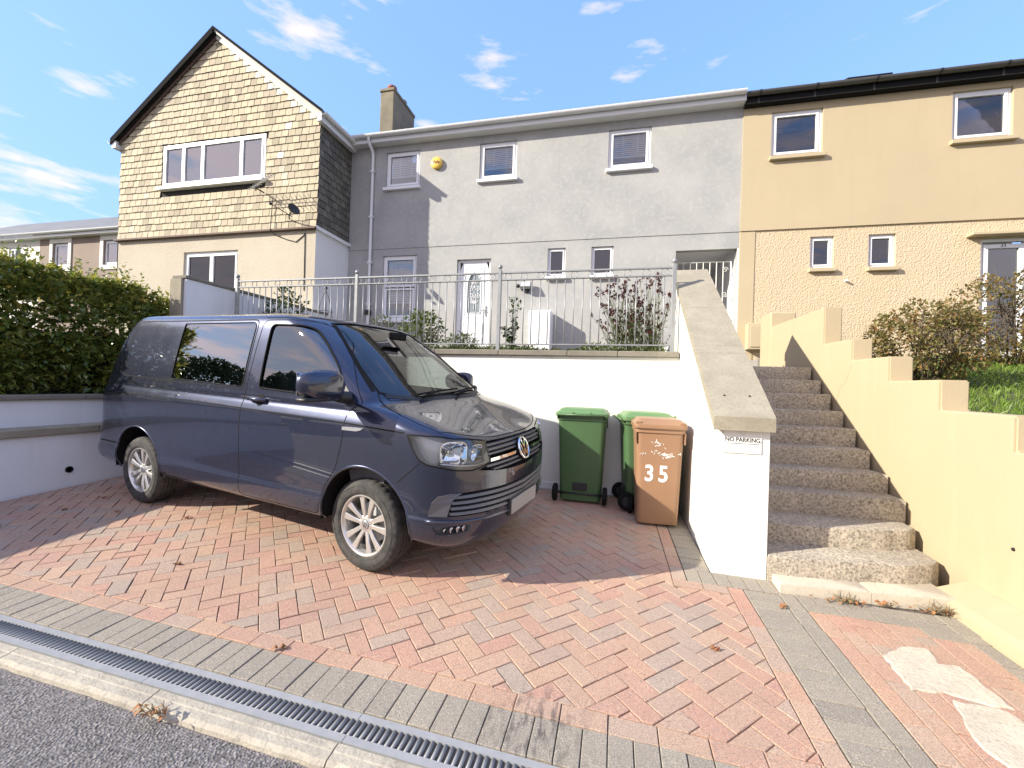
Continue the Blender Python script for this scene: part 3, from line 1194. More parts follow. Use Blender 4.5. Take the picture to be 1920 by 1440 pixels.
# ================================================================== HOUSES
def wall_holes(mb, x0, x1, z0, z1, y, holes, depth=0.12, top=None):
    """front wall sheet at y (facing -y) with rectangular openings and reveals; top(x) may cut a gable"""
    xs_ = sorted({x0, x1, *[h[0] for h in holes], *[h[1] for h in holes]})
    zs_ = sorted({z0, z1, *[h[2] for h in holes], *[h[3] for h in holes]})
    for i in range(len(xs_) - 1):
        for j in range(len(zs_) - 1):
            cx, cz = (xs_[i] + xs_[i + 1]) / 2, (zs_[j] + zs_[j + 1]) / 2
            if any(h[0] < cx < h[1] and h[2] < cz < h[3] for h in holes):
                continue
            a, b, c, d = xs_[i], xs_[i + 1], zs_[j], zs_[j + 1]
            mb.add([(a, y, c), (b, y, c), (b, y, d), (a, y, d)], [(0, 1, 2, 3)])
    for (a, b, c, d) in holes:
        Y2 = y + depth
        mb.add([(a, y, c), (a, y, d), (a, Y2, d), (a, Y2, c)], [(0, 1, 2, 3)])
        mb.add([(b, y, c), (b, Y2, c), (b, Y2, d), (b, y, d)], [(0, 1, 2, 3)])
        mb.add([(a, y, d), (b, y, d), (b, Y2, d), (a, Y2, d)], [(0, 1, 2, 3)])
        mb.add([(a, y, c), (a, Y2, c), (b, Y2, c), (b, y, c)], [(0, 1, 2, 3)])


def frame_mesh(mb, x0, x1, z0, z1, y0, y1, w):
    mb.cbox((x0, y0, z0), (x0 + w, y1, z1), 0.006)
    mb.cbox((x1 - w, y0, z0), (x1, y1, z1), 0.006)
    mb.cbox((x0 + w, y0 + 0.001, z1 - w), (x1 - w, y1, z1), 0.006)
    mb.cbox((x0 + w, y0 + 0.001, z0), (x1 - w, y1, z0 + w), 0.006)


def make_window(house, x0, x1, z0, z1, y, lights=None, fw_=0.06, sash=0.045, sill=None, sill_mat='pvc', pane='pane', blind=0, curtain=False, back=True):
    """casement in an opening whose wall face is at y; lights: list of (x0, x1, z0, z1) fractions that are glazed"""
    mb = MB()
    ya, yb = y + 0.045, y + 0.105
    frame_mesh(mb, x0, x1, z0, z1, ya, yb, fw_)
    lights = lights or [(0, 1, 0, 1)]
    ix0, ix1, iz0, iz1 = x0 + fw_, x1 - fw_, z0 + fw_, z1 - fw_
    cells = []
    for (a, b, c, d) in lights:
        A, B = ix0 + (ix1 - ix0) * a, ix0 + (ix1 - ix0) * b
        C_, D = iz0 + (iz1 - iz0) * c, iz0 + (iz1 - iz0) * d
        if a > 0:
            A += 0.004
        if c > 0:
            C_ += 0.004
        frame_mesh(mb, A, B, C_, D, ya - 0.012, yb - 0.01, sash)
        cells.append((A + sash, B - sash, C_ + sash, D - sash))
    win = mb.build('window', MT['pvc'], house)
    for (A, B, C_, D) in cells:
        m2 = MB()
        m2.box((A - 0.004, ya + 0.02, C_ - 0.004), (B + 0.004, ya + 0.028, D + 0.004))
        m2.build('pane', MT[pane], win)
    if sill:
        m3 = MB()
        m3.cbox((x0 - sill, y - 0.075, z0 - 0.085), (x1 + sill, y + 0.06, z0 - 0.012), 0.008)
        m3.build('sill', MT[sill_mat], win)
    if blind:
        m4 = MB()
        zt = iz1
        zb = iz1 - (iz1 - iz0) * blind
        zz_ = zt
        while zz_ > zb:
            Mx = Matrix.Translation((0, y + 0.15, zz_)) @ Matrix.Rotation(radians(60), 4, 'X')
            m4.box((ix0, -0.024, -0.0015), (ix1, 0.024, 0.0015), Mx)
            zz_ -= 0.043
        for fx in (0.33, 0.72):
            xx = ix0 + (ix1 - ix0) * fx
            m4.box((xx - 0.012, y + 0.122, zb), (xx + 0.012, y + 0.124, zt))
        m4.box((ix0, y + 0.13, zb - 0.05), (ix1, y + 0.17, zb - 0.01))
        m4.build('blind', MT['blind'], win)
    if curtain:
        m5 = MB()
        N_ = 40
        V, Fs = [], []
        for i in range(N_ + 1):
            xx = ix0 + (ix1 - ix0) * i / N_
            yy = y + 0.22 + 0.02 * sin(i * 1.4) + 0.012 * sin(i * 0.63)
            V += [(xx, yy, z0), (xx, yy, z1)]
        for i in range(N_):
            Fs.append((2 * i, 2 * i + 2, 2 * i + 3, 2 * i + 1))
        m5.add(V, Fs)
        m5.build('curtain', MT['curtain'], win)
    if back:
        m6 = MB()
        m6.box((x0 - 0.35, y + 0.9, z0 - 0.3), (x1 + 0.35, y + 0.92, z1 + 0.2))
        m6.build('room_board', MT['room_board'], win)
    return win


def gutter(mb, x0, x1, yc, z_top, r=0.058):
    """half-round gutter along x"""
    N_ = 12
    prof = []
    for i in range(N_ + 1):
        a = pi + pi * i / N_
        prof.append((yc + r * cos(a), z_top + r * 1.05 * sin(a)))
    inner = [(yc + (r - 0.004) * cos(pi + pi * i / N_), z_top + (r - 0.004) * 1.05 * sin(pi + pi * i / N_)) for i in range(N_, -1, -1)]
    mb.prism(prof + inner, x0, x1, 'x')


YF = 9.0
# ---------------------------------------------------------------- grey rendered house
GH = empty('grey_house', (-2.0, 9.0, 1.88), 'grey rendered terraced house with white windows and oval-glazed white door', 'house')
W_UP = [(-5.39, -4.51, 6.115, 6.965), (-3.03, -2.165, 6.115, 6.95), (-0.17, 0.695, 6.11, 6.945)]
W_GF = (-5.40, -4.52, 2.95, 4.475)
W_SM = [(-1.40, -1.01, 3.865, 4.485), (-0.46, 0.0, 3.86, 4.478)]
DOOR = (-3.505, -2.69, 1.88, 4.32)
PASS = (1.24, 2.385, 1.80, 4.318)
holes = W_UP + [W_GF] + W_SM + [DOOR, PASS]
mb = MB()
ZB = 4.645
lower = [h for h in holes if h[2] < ZB]
upper = [h for h in holes if h[2] > ZB]
wall_holes(mb, -6.38, 2.42, 1.3, ZB, YF, lower, 0.14)
wall_holes(mb, -6.38, 2.42, ZB + 0.001, 7.25, YF - 0.012, upper, 0.14)
mb.add([(-6.38, YF - 0.012, ZB + 0.001), (2.42, YF - 0.012, ZB + 0.001), (2.42, YF, ZB), (-6.38, YF, ZB)], [(0, 1, 2, 3)])
mb.box((-6.39, YF + 7.0, 1.3), (2.42, YF + 7.1, 7.25))
mb.box((-6.40, YF + 0.14, 1.3), (-6.39, YF + 7.0, 7.25))
mb.build('wall', MT['grey_render'], GH, normals=False)
for h in W_UP:
    make_window(GH, *h, YF - 0.012, fw_=0.05, sash=0.05, sill=0.04, sill_mat='pvc', pane='pane', blind=0.62)
make_window(GH, *W_GF, YF, lights=[(0, 1, 0, 0.49), (0, 1, 0.51, 1)], fw_=0.055, sash=0.045, sill=0.03, pane='pane', blind=0.72)
for h in W_SM:
    make_window(GH, *h, YF, fw_=0.035, sash=0.03, sill=0.03, pane='pane_dark')
# passage under the first floor
mb = MB()
x0, x1, z0, z1 = PASS
mb.add([(x0, YF + .14, z0), (x0, YF + 3.2, z0), (x0, YF + 3.2, z1 + .1), (x0, YF + .14, z1 + .1)], [(0, 1, 2, 3)])
mb.add([(x1, YF + .14, z0), (x1, YF + 3.2, z0), (x1, YF + 3.2, z1 + .1), (x1, YF + .14, z1 + .1)], [(0, 1, 2, 3)])
mb.add([(x0, YF + .14, z1 + .1), (x1, YF + .14, z1 + .1), (x1, YF + 3.2, z1 + .1), (x0, YF + 3.2, z1 + .1)], [(0, 1, 2, 3)])
mb.add([(x0, YF + 3.2, z0), (x1, YF + 3.2, z0), (x1, YF + 3.2, z1 + .1), (x0, YF + 3.2, z1 + .1)], [(0, 1, 2, 3)])
mb.build('passage', MT['white_wall_cool'], GH, normals=False)
# front door
x0, x1, z0, z1 = DOOR
z0 = 2.12
mb = MB()
frame_mesh(mb, x0, x1, z0, z1, YF + 0.07, YF + 0.139, 0.055)
dr = mb.build('door_frame', MT['pvc'], GH)
mb = MB()
dx0, dx1, dz0, dz1 = x0 + 0.058, x1 - 0.058, z0 + 0.058, z1 - 0.058
cxd, czd, rx, rz = (dx0 + dx1) / 2, 3.56, 0.165, 0.47
N_ = 48
el = [(cxd + rx * abs(cos(2 * pi * i / N_)) ** 0.75 * (1 if cos(2 * pi * i / N_) >= 0 else -1), czd + rz * abs(sin(2 * pi * i / N_)) ** 0.75 * (1 if sin(2 * pi * i / N_) >= 0 else -1)) for i in range(N_)]
el = [(cxd + rx * cos(2 * pi * i / N_), czd + 0.12 + 0.36 * sin(2 * pi * i / N_)) if sin(2 * pi * i / N_) > 0 else (cxd + rx * (max(-1, min(1, 1.6 * cos(2 * pi * i / N_)))), czd + 0.12 + (czd - 0.47 - czd - 0.12) * min(1, abs(1.6 * sin(2 * pi * i / N_)))) for i in range(N_)]
rect_ = []
for i in range(N_):
    a = 2 * pi * i / N_
    c_, s2 = cos(a), sin(a)
    k = min((0.5 * (dx1 - dx0)) / abs(c_) if abs(c_) > 1e-6 else 9, (0.5 * (dz1 - dz0)) / abs(s2) if abs(s2) > 1e-6 else 9)
    rect_.append((cxd + k * c_, (dz0 + dz1) / 2 + k * s2))
yd = YF + 0.085
V = [(p[0], yd, p[1]) for p in rect_] + [(p[0], yd, p[1]) for p in el] + [(p[0], yd + 0.03, p[1]) for p in el]
Fs = [(i, (i + 1) % N_, N_ + (i + 1) % N_, N_ + i) for i in range(N_)] + [(N_ + i, N_ + (i + 1) % N_, 2 * N_ + (i + 1) % N_, 2 * N_ + i) for i in range(N_)]
mb.add(V, Fs)
for (a, b, c, d) in ((dx0 + 0.13, dx1 - 0.13, 2.30, 2.56), (dx0 + 0.13, dx1 - 0.13, 2.62, 2.86)):      # raised panels
    mb.cbox((a, yd - 0.014, c), (b, yd - 0.001, d), 0.012)
    frame_mesh(mb, a - 0.035, b + 0.035, c - 0.03, d + 0.03, yd - 0.010, yd - 0.0015, 0.018)
frame_mesh(mb, cxd - 0.235, cxd + 0.235, 3.00, 4.14, yd - 0.010, yd - 0.0015, 0.02)
door = mb.build('door', MT['pvc'], GH)
mb = MB()
mb.tube([(p[0], yd - 0.006, p[1]) for p in el], 0.011, 6, close=True)
mb.build('glazing_bead', MT['pvc'], door, smooth=True)
MT['door_glass'] = plain('frosted_door_glass', (0.24, 0.28, 0.29), 0.15, 0, 0.15, 6)
mb = MB()
mb.add([(p[0], yd + 0.02, p[1]) for p in el], [tuple(range(N_))])
mb.build('glass', MT['door_glass'], door)
mb = MB()
for sg in (-1, 1):
    for k, (zc, r_) in enumerate(((3.66, 0.075), (3.50, 0.075), (3.80, 0.05), (3.37, 0.05))):
        pts = []
        for i in range(26):
            a = i / 25 * 1.6 * 2 * pi
            rr = r_ * (1 - 0.8 * i / 25)
            pts.append((cxd + sg * (r_ * 0.95 + rr * cos(a + pi)), yd + 0.014, zc + rr * sin(a + pi) * (1 if k % 2 else -1)))
        mb.tube(pts, 0.0065, 5)
mb.tube([(cxd, yd + 0.014, 3.16 + i * 0.045) for i in range(19)], 0.006, 5)
for sg in (-1, 1):
    mb.tube([(cxd + sg * 0.09 * sin(i / 12 * pi), yd + 0.014, 3.28 + 0.6 * i / 12) for i in range(13)], 0.006, 5)
mb.build('leading', MT['pvc'], door, smooth=True)
mb = MB()
mb.cbox((dx1 - 0.07, yd - 0.02, 3.02), (dx1 - 0.035, yd - 0.001, 3.26), 0.006)
mb.tube([(dx1 - 0.052, yd - 0.03, 3.15), (dx1 - 0.052, yd - 0.05, 3.15), (dx1 - 0.16, yd - 0.05, 3.15)], 0.009, 8)
mb.build('handle', MT['galv'], door, smooth=True, angle=40)
mb = MB()
mb.cbox((x0 - 0.06, YF - 0.25, 1.88), (x1 + 0.06, YF + 0.139, 2.118), 0.01)
mb.build('threshold', MT['step_base'], GH)
# eaves
mb = MB()
mb.box((-6.2, 8.80, 7.12), (2.415, 8.987, 7.136))
mb.box((-6.2, 8.78, 7.121), (2.415, 8.80, 7.25))
mb.build('fascia', MT['pvc_gutter'], GH)
mb = MB()
gutter(mb, -6.22, 2.40, 8.72, 7.275, 0.062)
gt = mb.build('gutter', MT['pvc_gutter'], GH, smooth=True, angle=40)
for k in range(10):
    xx = -5.6 + k * 0.86
    mb = MB()
    gutter(mb, xx, xx + 0.035, 8.72, 7.277, 0.066)
    mb.box((xx + .003, 8.775, 7.15), (xx + 0.032, 8.789, 7.28))
    mb.build('bracket', MT['pvc_gutter'], gt)
mb = MB()
R0, R1 = (8.70, 7.30), (12.5, 9.68)
mb.prism([R0, R1, (R1[0], R1[1] - 0.09), (R0[0] + 0.06, R0[1] - 0.06)], -6.3, 2.41, 'x')
mb.prism([R1, (16.3, 7.3), (16.3, 7.22), (R1[0], R1[1] - 0.09)], -6.3, 2.41, 'x')
mb.build('roof', MT['roof_brown'], GH)
# downpipe
mb = MB()
xd = -5.72
mb.tube([(xd, 8.72, 7.21), (xd, 8.72, 7.12), (xd, 8.92, 6.98), (xd, 8.94, 6.90), (xd, 8.94, 2.6)], 0.036, 10)
dp = mb.build('downpipe', MT['pvc_gutter'], GH, smooth=True, angle=50)
for zz_ in (6.5, 5.4, 4.3, 3.3):
    mb = MB()
    mb.cbox((xd - 0.06, 8.90, zz_), (xd + 0.06, 8.985, zz_ + 0.03), 0.004)
    mb.lathe([(0.042, zz_ - 0.02), (0.045, zz_ - 0.01), (0.045, zz_ + 0.05), (0.042, zz_ + 0.06)], 12, Matrix.Translation((xd, 8.94, 0)))
    mb.build('clip', MT['pvc_gutter'], dp)
mb = MB()
mb.cbox((xd - 0.06, 8.87, 3.05), (xd + 0.06, 8.99, 3.17), 0.01)
mb.build('joint', MT['black_plastic'], dp)
# chimney
mb = MB()
mb.cbox((-6.56, 10.5, 8.0), (-6.13, 11.75, 9.64), 0.02)
mb.cbox((-6.58, 10.48, 9.641), (-6.11, 11.77, 9.74), 0.02)
ch = mb.build('chimney', MT['chimney'], GH)
for yy in (10.75, 11.35):
    mb = MB()
    mb.lathe([(0.13, 9.72), (0.12, 9.86), (0.135, 9.87), (0.135, 9.92), (0.115, 9.93), (0.10, 9.90), (0.095, 9.75)], 18, Matrix.Translation((-6.34, yy, 0)))
    mb.build('chimney_pot', MT['terracotta'] if yy < 11 else MT['chimney'], ch, smooth=True, angle=40)

# alarm box with its maker's word
AL = empty('alarm_box', (-4.07, 8.95, 6.58), 'round yellow alarm box on the upper grey wall', 'alarm box')
MT['alarm_yellow'] = plain('alarm_yellow', (0.80, 0.54, 0.10), 0.35, 0, 0.04, 5)
Mx = Matrix.Translation((-4.07, 8.987, 6.58)) @ Matrix.Rotation(pi / 2, 4, 'X')
mb = MB()
mb.lathe([(0.135, 0.0), (0.14, 0.02), (0.14, 0.05), (0.125, 0.068), (0.06, 0.078), (0.002, 0.08)], 28, Mx)
mb.build('cover', MT['alarm_yellow'], AL, smooth=True, angle=50)


def text_mesh(name, body, size, mat, parent, M, ext=0.001, bold=0.0, align='CENTER', sx=1.0):
    cu = bpy.data.curves.new(name, 'FONT')
    cu.body = body
    cu.size = size
    cu.align_x = align
    cu.align_y = 'CENTER'
    cu.extrude = ext
    cu.offset = bold
    to = bpy.data.objects.new(name + '_tmp', cu)
    COL.objects.link(to)
    dg = bpy.context.evaluated_depsgraph_get()
    me = bpy.data.meshes.new_from_object(to.evaluated_get(dg))
    bpy.data.objects.remove(to)
    me.transform(M @ Matrix.Diagonal((sx, 1, 1, 1)))
    me.materials.clear()
    me.materials.append(mat)
    return link(name, me, parent)


MT['ink_black'] = plain('black_ink', (0.02, 0.02, 0.02), 0.6)
MT['ink_red'] = plain('dark_red_ink', (0.18, 0.05, 0.02), 0.6)
text_mesh('lettering', 'Yale', 0.105, MT['ink_red'], AL, Matrix.Translation((-4.07, 8.905, 6.585)) @ Matrix.Rotation(pi / 2, 4, 'X'), 0.001, 0.002)

# wall light beside the door
WL = empty('wall_light', (-1.9, 8.9, 3.66), 'small floodlight with sensor on the grey wall beside the door', 'light')
mb = MB()
Mx = Matrix.Translation((-1.84, 8.89, 3.66)) @ Matrix.Rotation(radians(-25), 4, 'X')
mb.cbox((-0.115, -0.05, -0.075), (0.115, 0.04, 0.075), 0.012, Mx)
mb.build('housing', MT['galv'], WL)
mb = MB()
mb.box((-0.09, -0.053, -0.05), (0.09, -0.051, 0.05), Mx)
mb.build('lens', MT['blind'], WL)
mb = MB()
mb.tube([(-1.84, 8.93, 3.62), (-1.84, 8.985, 3.58)], 0.02, 8)
mb.cbox((-1.90, 8.965, 3.52), (-1.78, 8.999, 3.62), 0.006)
mb.sphere((-2.03, 8.93, 3.66), 0.045, 10, 8)
mb.tube([(-2.03, 8.93, 3.66), (-1.9, 8.97, 3.6)], 0.012, 6)
mb.build('bracket', MT['black_plastic'], WL, smooth=True, angle=40)

# meter cupboard on the terrace
MC = empty('meter_cupboard', (-1.35, 8.8, 1.88), 'white plastic meter cupboard standing against the grey wall', 'cupboard')
mb = MB()
mb.cbox((-1.70, 8.60, 1.885), (-1.23, 8.985, 3.06), 0.012)
mb.build('box', MT['pvc'], MC)
mb = MB()
mb.cbox((-1.685, 8.588, 1.93), (-1.245, 8.599, 3.03), 0.006)
mb.build('door', MT['pvc'], MC)

# ---------------------------------------------------------------- yellow house
YH = empty('yellow_house', (5.5, 9.0, 2.0), 'yellow rendered terraced house with roughcast ground floor and black fascia', 'house')
YW_UP = [(2.925, 3.80, 6.065, 6.94), (5.825, 6.70, 6.08, 6.96)]
YW_SM = [(3.655, 4.05, 3.88, 4.483), (4.61, 5.04, 3.87, 4.478)]
YD = (6.31, 7.95, 2.0, 4.32)
mb = MB()
wall_holes(mb, 2.4205, 12.0, 4.646, 7.2, YF - 0.03, YW_UP, 0.13)
mb.add([(2.4205, YF - 0.03, 4.646), (12.0, YF - 0.03, 4.646), (12.0, YF + 0.01, 4.645), (2.4205, YF + 0.01, 4.645)], [(0, 1, 2, 3)])
mb.add([(2.4205, YF - 0.03, 4.646), (2.4205, YF + 0.2, 4.646), (2.4205, YF + 0.2, 7.2), (2.4205, YF - 0.03, 7.2)], [(0, 1, 2, 3)])
mb.build('upper_wall', MT['yellow_smooth'], YH, normals=False)
mb = MB()
mb.box((2.4205, YF + 7, 1.3), (12, YF + 7.1, 7.2))
mb.build('back_wall', MT['yellow_smooth'], YH)
mb = MB()
wall_holes(mb, 2.70, 12.0, 1.3, 4.645, YF, YW_SM + [YD], 0.13)
mb.build('lower_wall', MT['yellow_rough'], YH, normals=False)
mb = MB()
mb.cbox((2.4205, YF - 0.012, 1.3), (2.70, YF + 0.15, 4.644), 0.006)
mb.build('corner_band', MT['yellow_smooth'], YH)
mb = MB()
mb.cbox((2.387, YF - 0.008, 1.8), (2.4195, YF + 0.3, 4.318), 0.004)
mb.build('passage_jamb', MT['pvc'], YH)
for h in YW_UP:
    make_window(YH, *h, YF - 0.03, fw_=0.05, sash=0.05, sill=0.04, sill_mat='yellow_smooth', pane='pane_dark', blind=0.3 if h[0] < 4 else 0)
for h in YW_SM:
    make_window(YH, *h, YF, fw_=0.04, sash=0.035, sill=0.03, sill_mat='yellow_smooth', pane='pane_dark')
# glazed door and side light
x0, x1, z0, z1 = YD
mb = MB()
frame_mesh(mb, x0, x1, z0 + 0.12, z1, YF + 0.05, YF + 0.12, 0.06)
mb.cbox((6.96, YF + 0.049, z0 + 0.18), (7.08, YF + 0.119, z1 - 0.06), 0.006)
yf_ = mb.build('door_frame', MT['pvc'], YH)
mb = MB()
frame_mesh(mb, 6.372, 6.958, 2.185, 4.22, YF + 0.04, YF + 0.11, 0.075)
mb.cbox((6.447, YF + 0.041, 2.26), (6.883, YF + 0.105, 2.34), 0.004)
yd_ = mb.build('door', MT['pvc'], YH)
mb = MB()
mb.box((6.44, YF + 0.07, 2.33), (6.89, YF + 0.078, 4.15))
MT['pane_green'] = glassy('green_tinted_door_glass', (0.30, 0.36, 0.34), 0.02, 1.5, 0.12)
mb.build('pane', MT['pane_green'], yd_)
mb = MB()
mb.box((7.08, YF + 0.07, 2.2), (7.89, YF + 0.078, 4.26))
mb.build('pane', MT['pane'], yf_)
mb = MB()
mb.box((6.0, YF + 1.0, 1.9), (8.2, YF + 1.02, 4.5))
mb.build('room_board', MT['room_board'], yf_)
text_mesh('house_number', '33', 0.085, MT['ink_black'], yf_, Matrix.Translation((6.66, YF + 0.0395, 4.19)) @ Matrix.Rotation(pi / 2, 4, 'X'), 0.0008)
mb = MB()
mb.cbox((6.08, YF - 0.16, 4.335), (8.3, YF - 0.001, 4.395), 0.01)
mb.build('door_hood', MT['yellow_smooth'], YH)
mb = MB()
mb.cbox((6.15, YF - 0.4, 1.995), (8.1, YF + 0.12, 2.12), 0.012)
mb.build('threshold', MT['coping'], YH)
mb = MB()
mb.box((2.4205, 8.84, 7.06), (12, 8.969, 7.08))
mb.box((2.4205, 8.82, 7.061), (12, 8.84, 7.2))
mb.build('fascia', MT['black_board'], YH)
mb = MB()
gutter(mb, 2.42, 12, 8.76, 7.235, 0.062)
mb.build('fascia_gutter', MT['dark_gutter'], YH, smooth=True, angle=40)
for k in range(7):
    xx = 2.62 + k * 0.95
    mb = MB()
    gutter(mb, xx, xx + 0.04, 8.76, 7.238, 0.067)
    mb.box((xx + .003, 8.815, 7.06), (xx + 0.036, 8.819, 7.24))
    mb.build('gutter_bracket', MT['black_plastic'], YH)
mb = MB()
mb.prism([(8.74, 7.255), (12.5, 9.10), (12.5, 9.02), (8.80, 7.2)], 2.425, 12, 'x')
mb.prism([(12.5, 9.10), (16.3, 7.3), (16.3, 7.22), (12.5, 9.02)], 2.425, 12, 'x')
mb.build('roof', MT['roof'], YH)
mb = MB()
Mx = Matrix.Translation((4.55, 9.0, 7.43)) @ Matrix.Rotation(radians(24), 4, 'X')
mb.cbox((-0.36, -0.02, -0.02), (0.36, 0.6, 0.03), 0.008, Mx)
mb.build('rooflight', MT['black_board'], YH)
mb = MB()
mb.cbox((2.56, 8.80, 2.30), (2.875, 8.985, 2.80), 0.008)
mbx = mb.build('meter_box', MT['yellow_smooth'], YH)
mb = MB()
mb.cbox((2.60, 8.785, 2.345), (2.86, 8.799, 2.755), 0.004)
mb.build('meter_door', MT['yellow_smooth'], mbx)
mb = MB()
mb.tube([(4.25, 9.0, 3.62), (4.25, 8.93, 3.62)], 0.02, 8)
mb.build('overflow_pipe', MT['pvc'], YH)

# ---------------------------------------------------------------- slate-hung gable house
SH = empty('slate_house', (-9.35, 7.95, 1.5), 'gable-fronted house hung with lichen-pale slates above cream roughcast', 'house')
YL = 7.80
LX0, LX1 = -12.09, -6.32
APX, APZ, EVZ = -9.19, 9.445, 7.25
ZS = 4.78
LW = (-10.695, -7.727, 5.963, 6.993)
LG = (-9.98, -8.41, 3.17, 4.383)
mb = MB()
wall_holes(mb, LX0 + 0.03, LX1 - 0.03, 0.7, ZS, YL + 0.03, [LG], 0.14)
mb.build('ground_floor_wall', MT['cream_rough'], SH, normals=False)
mb = MB()
mb.add([(LX1 - 0.03, YL + 0.03, 0.7), (LX1 - 0.03, 9.2, 0.7), (LX1 - 0.03, 9.2, ZS + 0.03), (LX1 - 0.03, YL + 0.03, ZS)], [(0, 1, 2, 3)])
mb.build('flank_wall', MT['white_wall_cool'], SH, normals=False)
mb = MB()
# backing of the slates, with the window opening
for (a, b, c, d) in ((LX0, LW[0], ZS, EVZ), (LW[1], LX1, ZS, EVZ), (LW[0], LW[1], ZS, LW[2]), (LW[0], LW[1], LW[3], EVZ)):
    mb.add([(a, YL + 0.03, c), (b, YL + 0.03, c), (b, YL + 0.03, d), (a, YL + 0.03, d)], [(0, 1, 2, 3)])
mb.add([(LX0, YL + 0.03, EVZ), (LX1, YL + 0.03, EVZ), (APX, YL + 0.03, APZ)], [(0, 1, 2)])
for (a, b, c, d) in (LW,):
    mb.add([(a, YL + 0.03, c), (a, YL + 0.03, d), (a, YL + 0.2, d), (a, YL + 0.2, c)], [(0, 1, 2, 3)])
    mb.add([(b, YL + 0.03, c), (b, YL + 0.03, d), (b, YL + 0.2, d), (b, YL + 0.2, c)], [(0, 1, 2, 3)])
mb.add([(LX1 - 0.03, YL + 0.03, ZS), (LX1 - 0.03, 9.2, ZS), (LX1 - 0.03, 9.2, EVZ), (LX1 - 0.03, YL + 0.03, EVZ)], [(0, 1, 2, 3)])
mb.add([(LX0, YL + 0.03, 0.7), (LX0, 18, 0.7), (LX0, 18, EVZ), (LX0, YL + 0.03, EVZ)], [(0, 1, 2, 3)])
mb.build('wall_backing', MT['felt'], SH, normals=False)
# slates, one by one
SL = []
PITCH_Z, SW_ = 0.159, 0.176


def gable_half(z):
    return (LX1 - LX0) / 2 if z <= EVZ else max(0.0, (LX1 - LX0) / 2 * (APZ - z) / (APZ - EVZ))


row = 0
zc = ZS + 0.01
while zc < APZ - 0.1:
    hw = gable_half(zc + PITCH_Z * 0.55)
    xa, xb = APX - hw + 0.005, APX + hw - 0.005
    x = APX - 3.3 + (SW_ / 2 if row % 2 else 0)
    cells = []
    while x < xb:
        a, b = max(x, xa), min(x + SW_, xb)
        if b - a > 0.03:
            segs = [(a, b)]
            if zc + PITCH_Z * 0.6 > LW[2] - 0.14 and zc + PITCH_Z * 0.4 < LW[3] + 0.03:
                segs = []
                if a < LW[0] - 0.03:
                    segs.append((a, min(b, LW[0] - 0.02)))
                if b > LW[1] + 0.03:
                    segs.append((max(a, LW[1] + 0.02), b))
            for (a2, b2) in segs:
                if b2 - a2 > 0.05:
                    SL.append(('f', a2, b2, zc))
        x += SW_ * random.uniform(0.97, 1.03)
    # flank side slates
    if zc + PITCH_Z < EVZ + 0.05:
        y = YL + 0.02 + (SW_ / 2 if row % 2 else 0)
        if row % 2:
            SL.append(('s', YL + 0.02, y, zc))
        while y < 9.0:
            SL.append(('s', y, min(y + SW_, 8.985), zc))
            y += SW_
    zc += PITCH_Z
    row += 1


def slate_mesh(mb, kind, a, b, z):
    g = 0.0055
    dz = random.gauss(0, 0.004)
    rot = random.gauss(0, 0.014)
    lift = random.uniform(0.0, 0.004)
    cx, cz = (a + b) / 2, z + 0.08
    pts = [(a + g, z + dz), (b - g, z + dz + random.gauss(0, 0.004)), (b - g, z + PITCH_Z + 0.006), (a + g, z + PITCH_Z + 0.006)]
    pts = [(cx + (p[0] - cx) * cos(rot) - (p[1] - cz) * sin(rot), cz + (p[0] - cx) * sin(rot) + (p[1] - cz) * cos(rot)) for p in pts]
    out = [-0.012 - lift, -0.012 - lift, 0.004, 0.004]       # the foot stands proud, the head tucks under
    if kind == 'f':
        V = [(p[0], YL + 0.012 + o, p[1]) for p, o in zip(pts, out)] + [(p[0], YL + 0.022 + o, p[1]) for p, o in zip(pts, out)]
    else:
        V = [(LX1 - 0.018 - o, p[0], p[1]) for p, o in zip(pts, out)] + [(LX1 - 0.028 - o, p[0], p[1]) for p, o in zip(pts, out)]
    mb.add(V, [(0, 1, 2, 3), (7, 6, 5, 4), (0, 4, 5, 1), (1, 5, 6, 2), (2, 6, 7, 3), (3, 7, 4, 0)])


white_spots = [(-7.15, 7.08), (-7.3, 6.5), (-10.4, 4.93), (-9.95, 5.5)]
random.shuffle(SL)
front = [s_ for s_ in SL if s_[0] == 'f']
side = [s_ for s_ in SL if s_[0] == 's']
front.sort(key=lambda s_: -(s_[2] - s_[1]) / (abs(s_[1]) + 6))
n_front = 300 - min(50, len(side))
stuff_f, stuff_s = MB(), MB()
for i, s_ in enumerate(front):
    if i < n_front:
        mb = MB()
        slate_mesh(mb, *s_)
        cx, cz = (s_[1] + s_[2]) / 2, s_[3] + 0.1
        m_ = 'slate'
        if any(abs(cx - w[0]) < 0.13 and abs(cz - w[1]) < 0.1 for w in white_spots):
            m_ = 'slate_white'
        elif cz > EVZ and gable_half(cz) - abs(cx - APX) < 0.30:
            m_ = 'slate_silver'
        elif cx < LX0 + 0.3 and random.random() < 0.7:
            m_ = 'slate_silver'
        mb.build('slate', MT[m_], SH)
    else:
        slate_mesh(stuff_f, *s_)
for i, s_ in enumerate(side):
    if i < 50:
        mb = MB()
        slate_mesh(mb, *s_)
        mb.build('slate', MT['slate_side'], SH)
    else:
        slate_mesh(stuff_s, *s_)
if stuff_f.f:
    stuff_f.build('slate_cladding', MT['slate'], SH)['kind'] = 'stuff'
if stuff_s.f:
    stuff_s.build('flank_cladding', MT['slate_side'], SH)['kind'] = 'stuff'
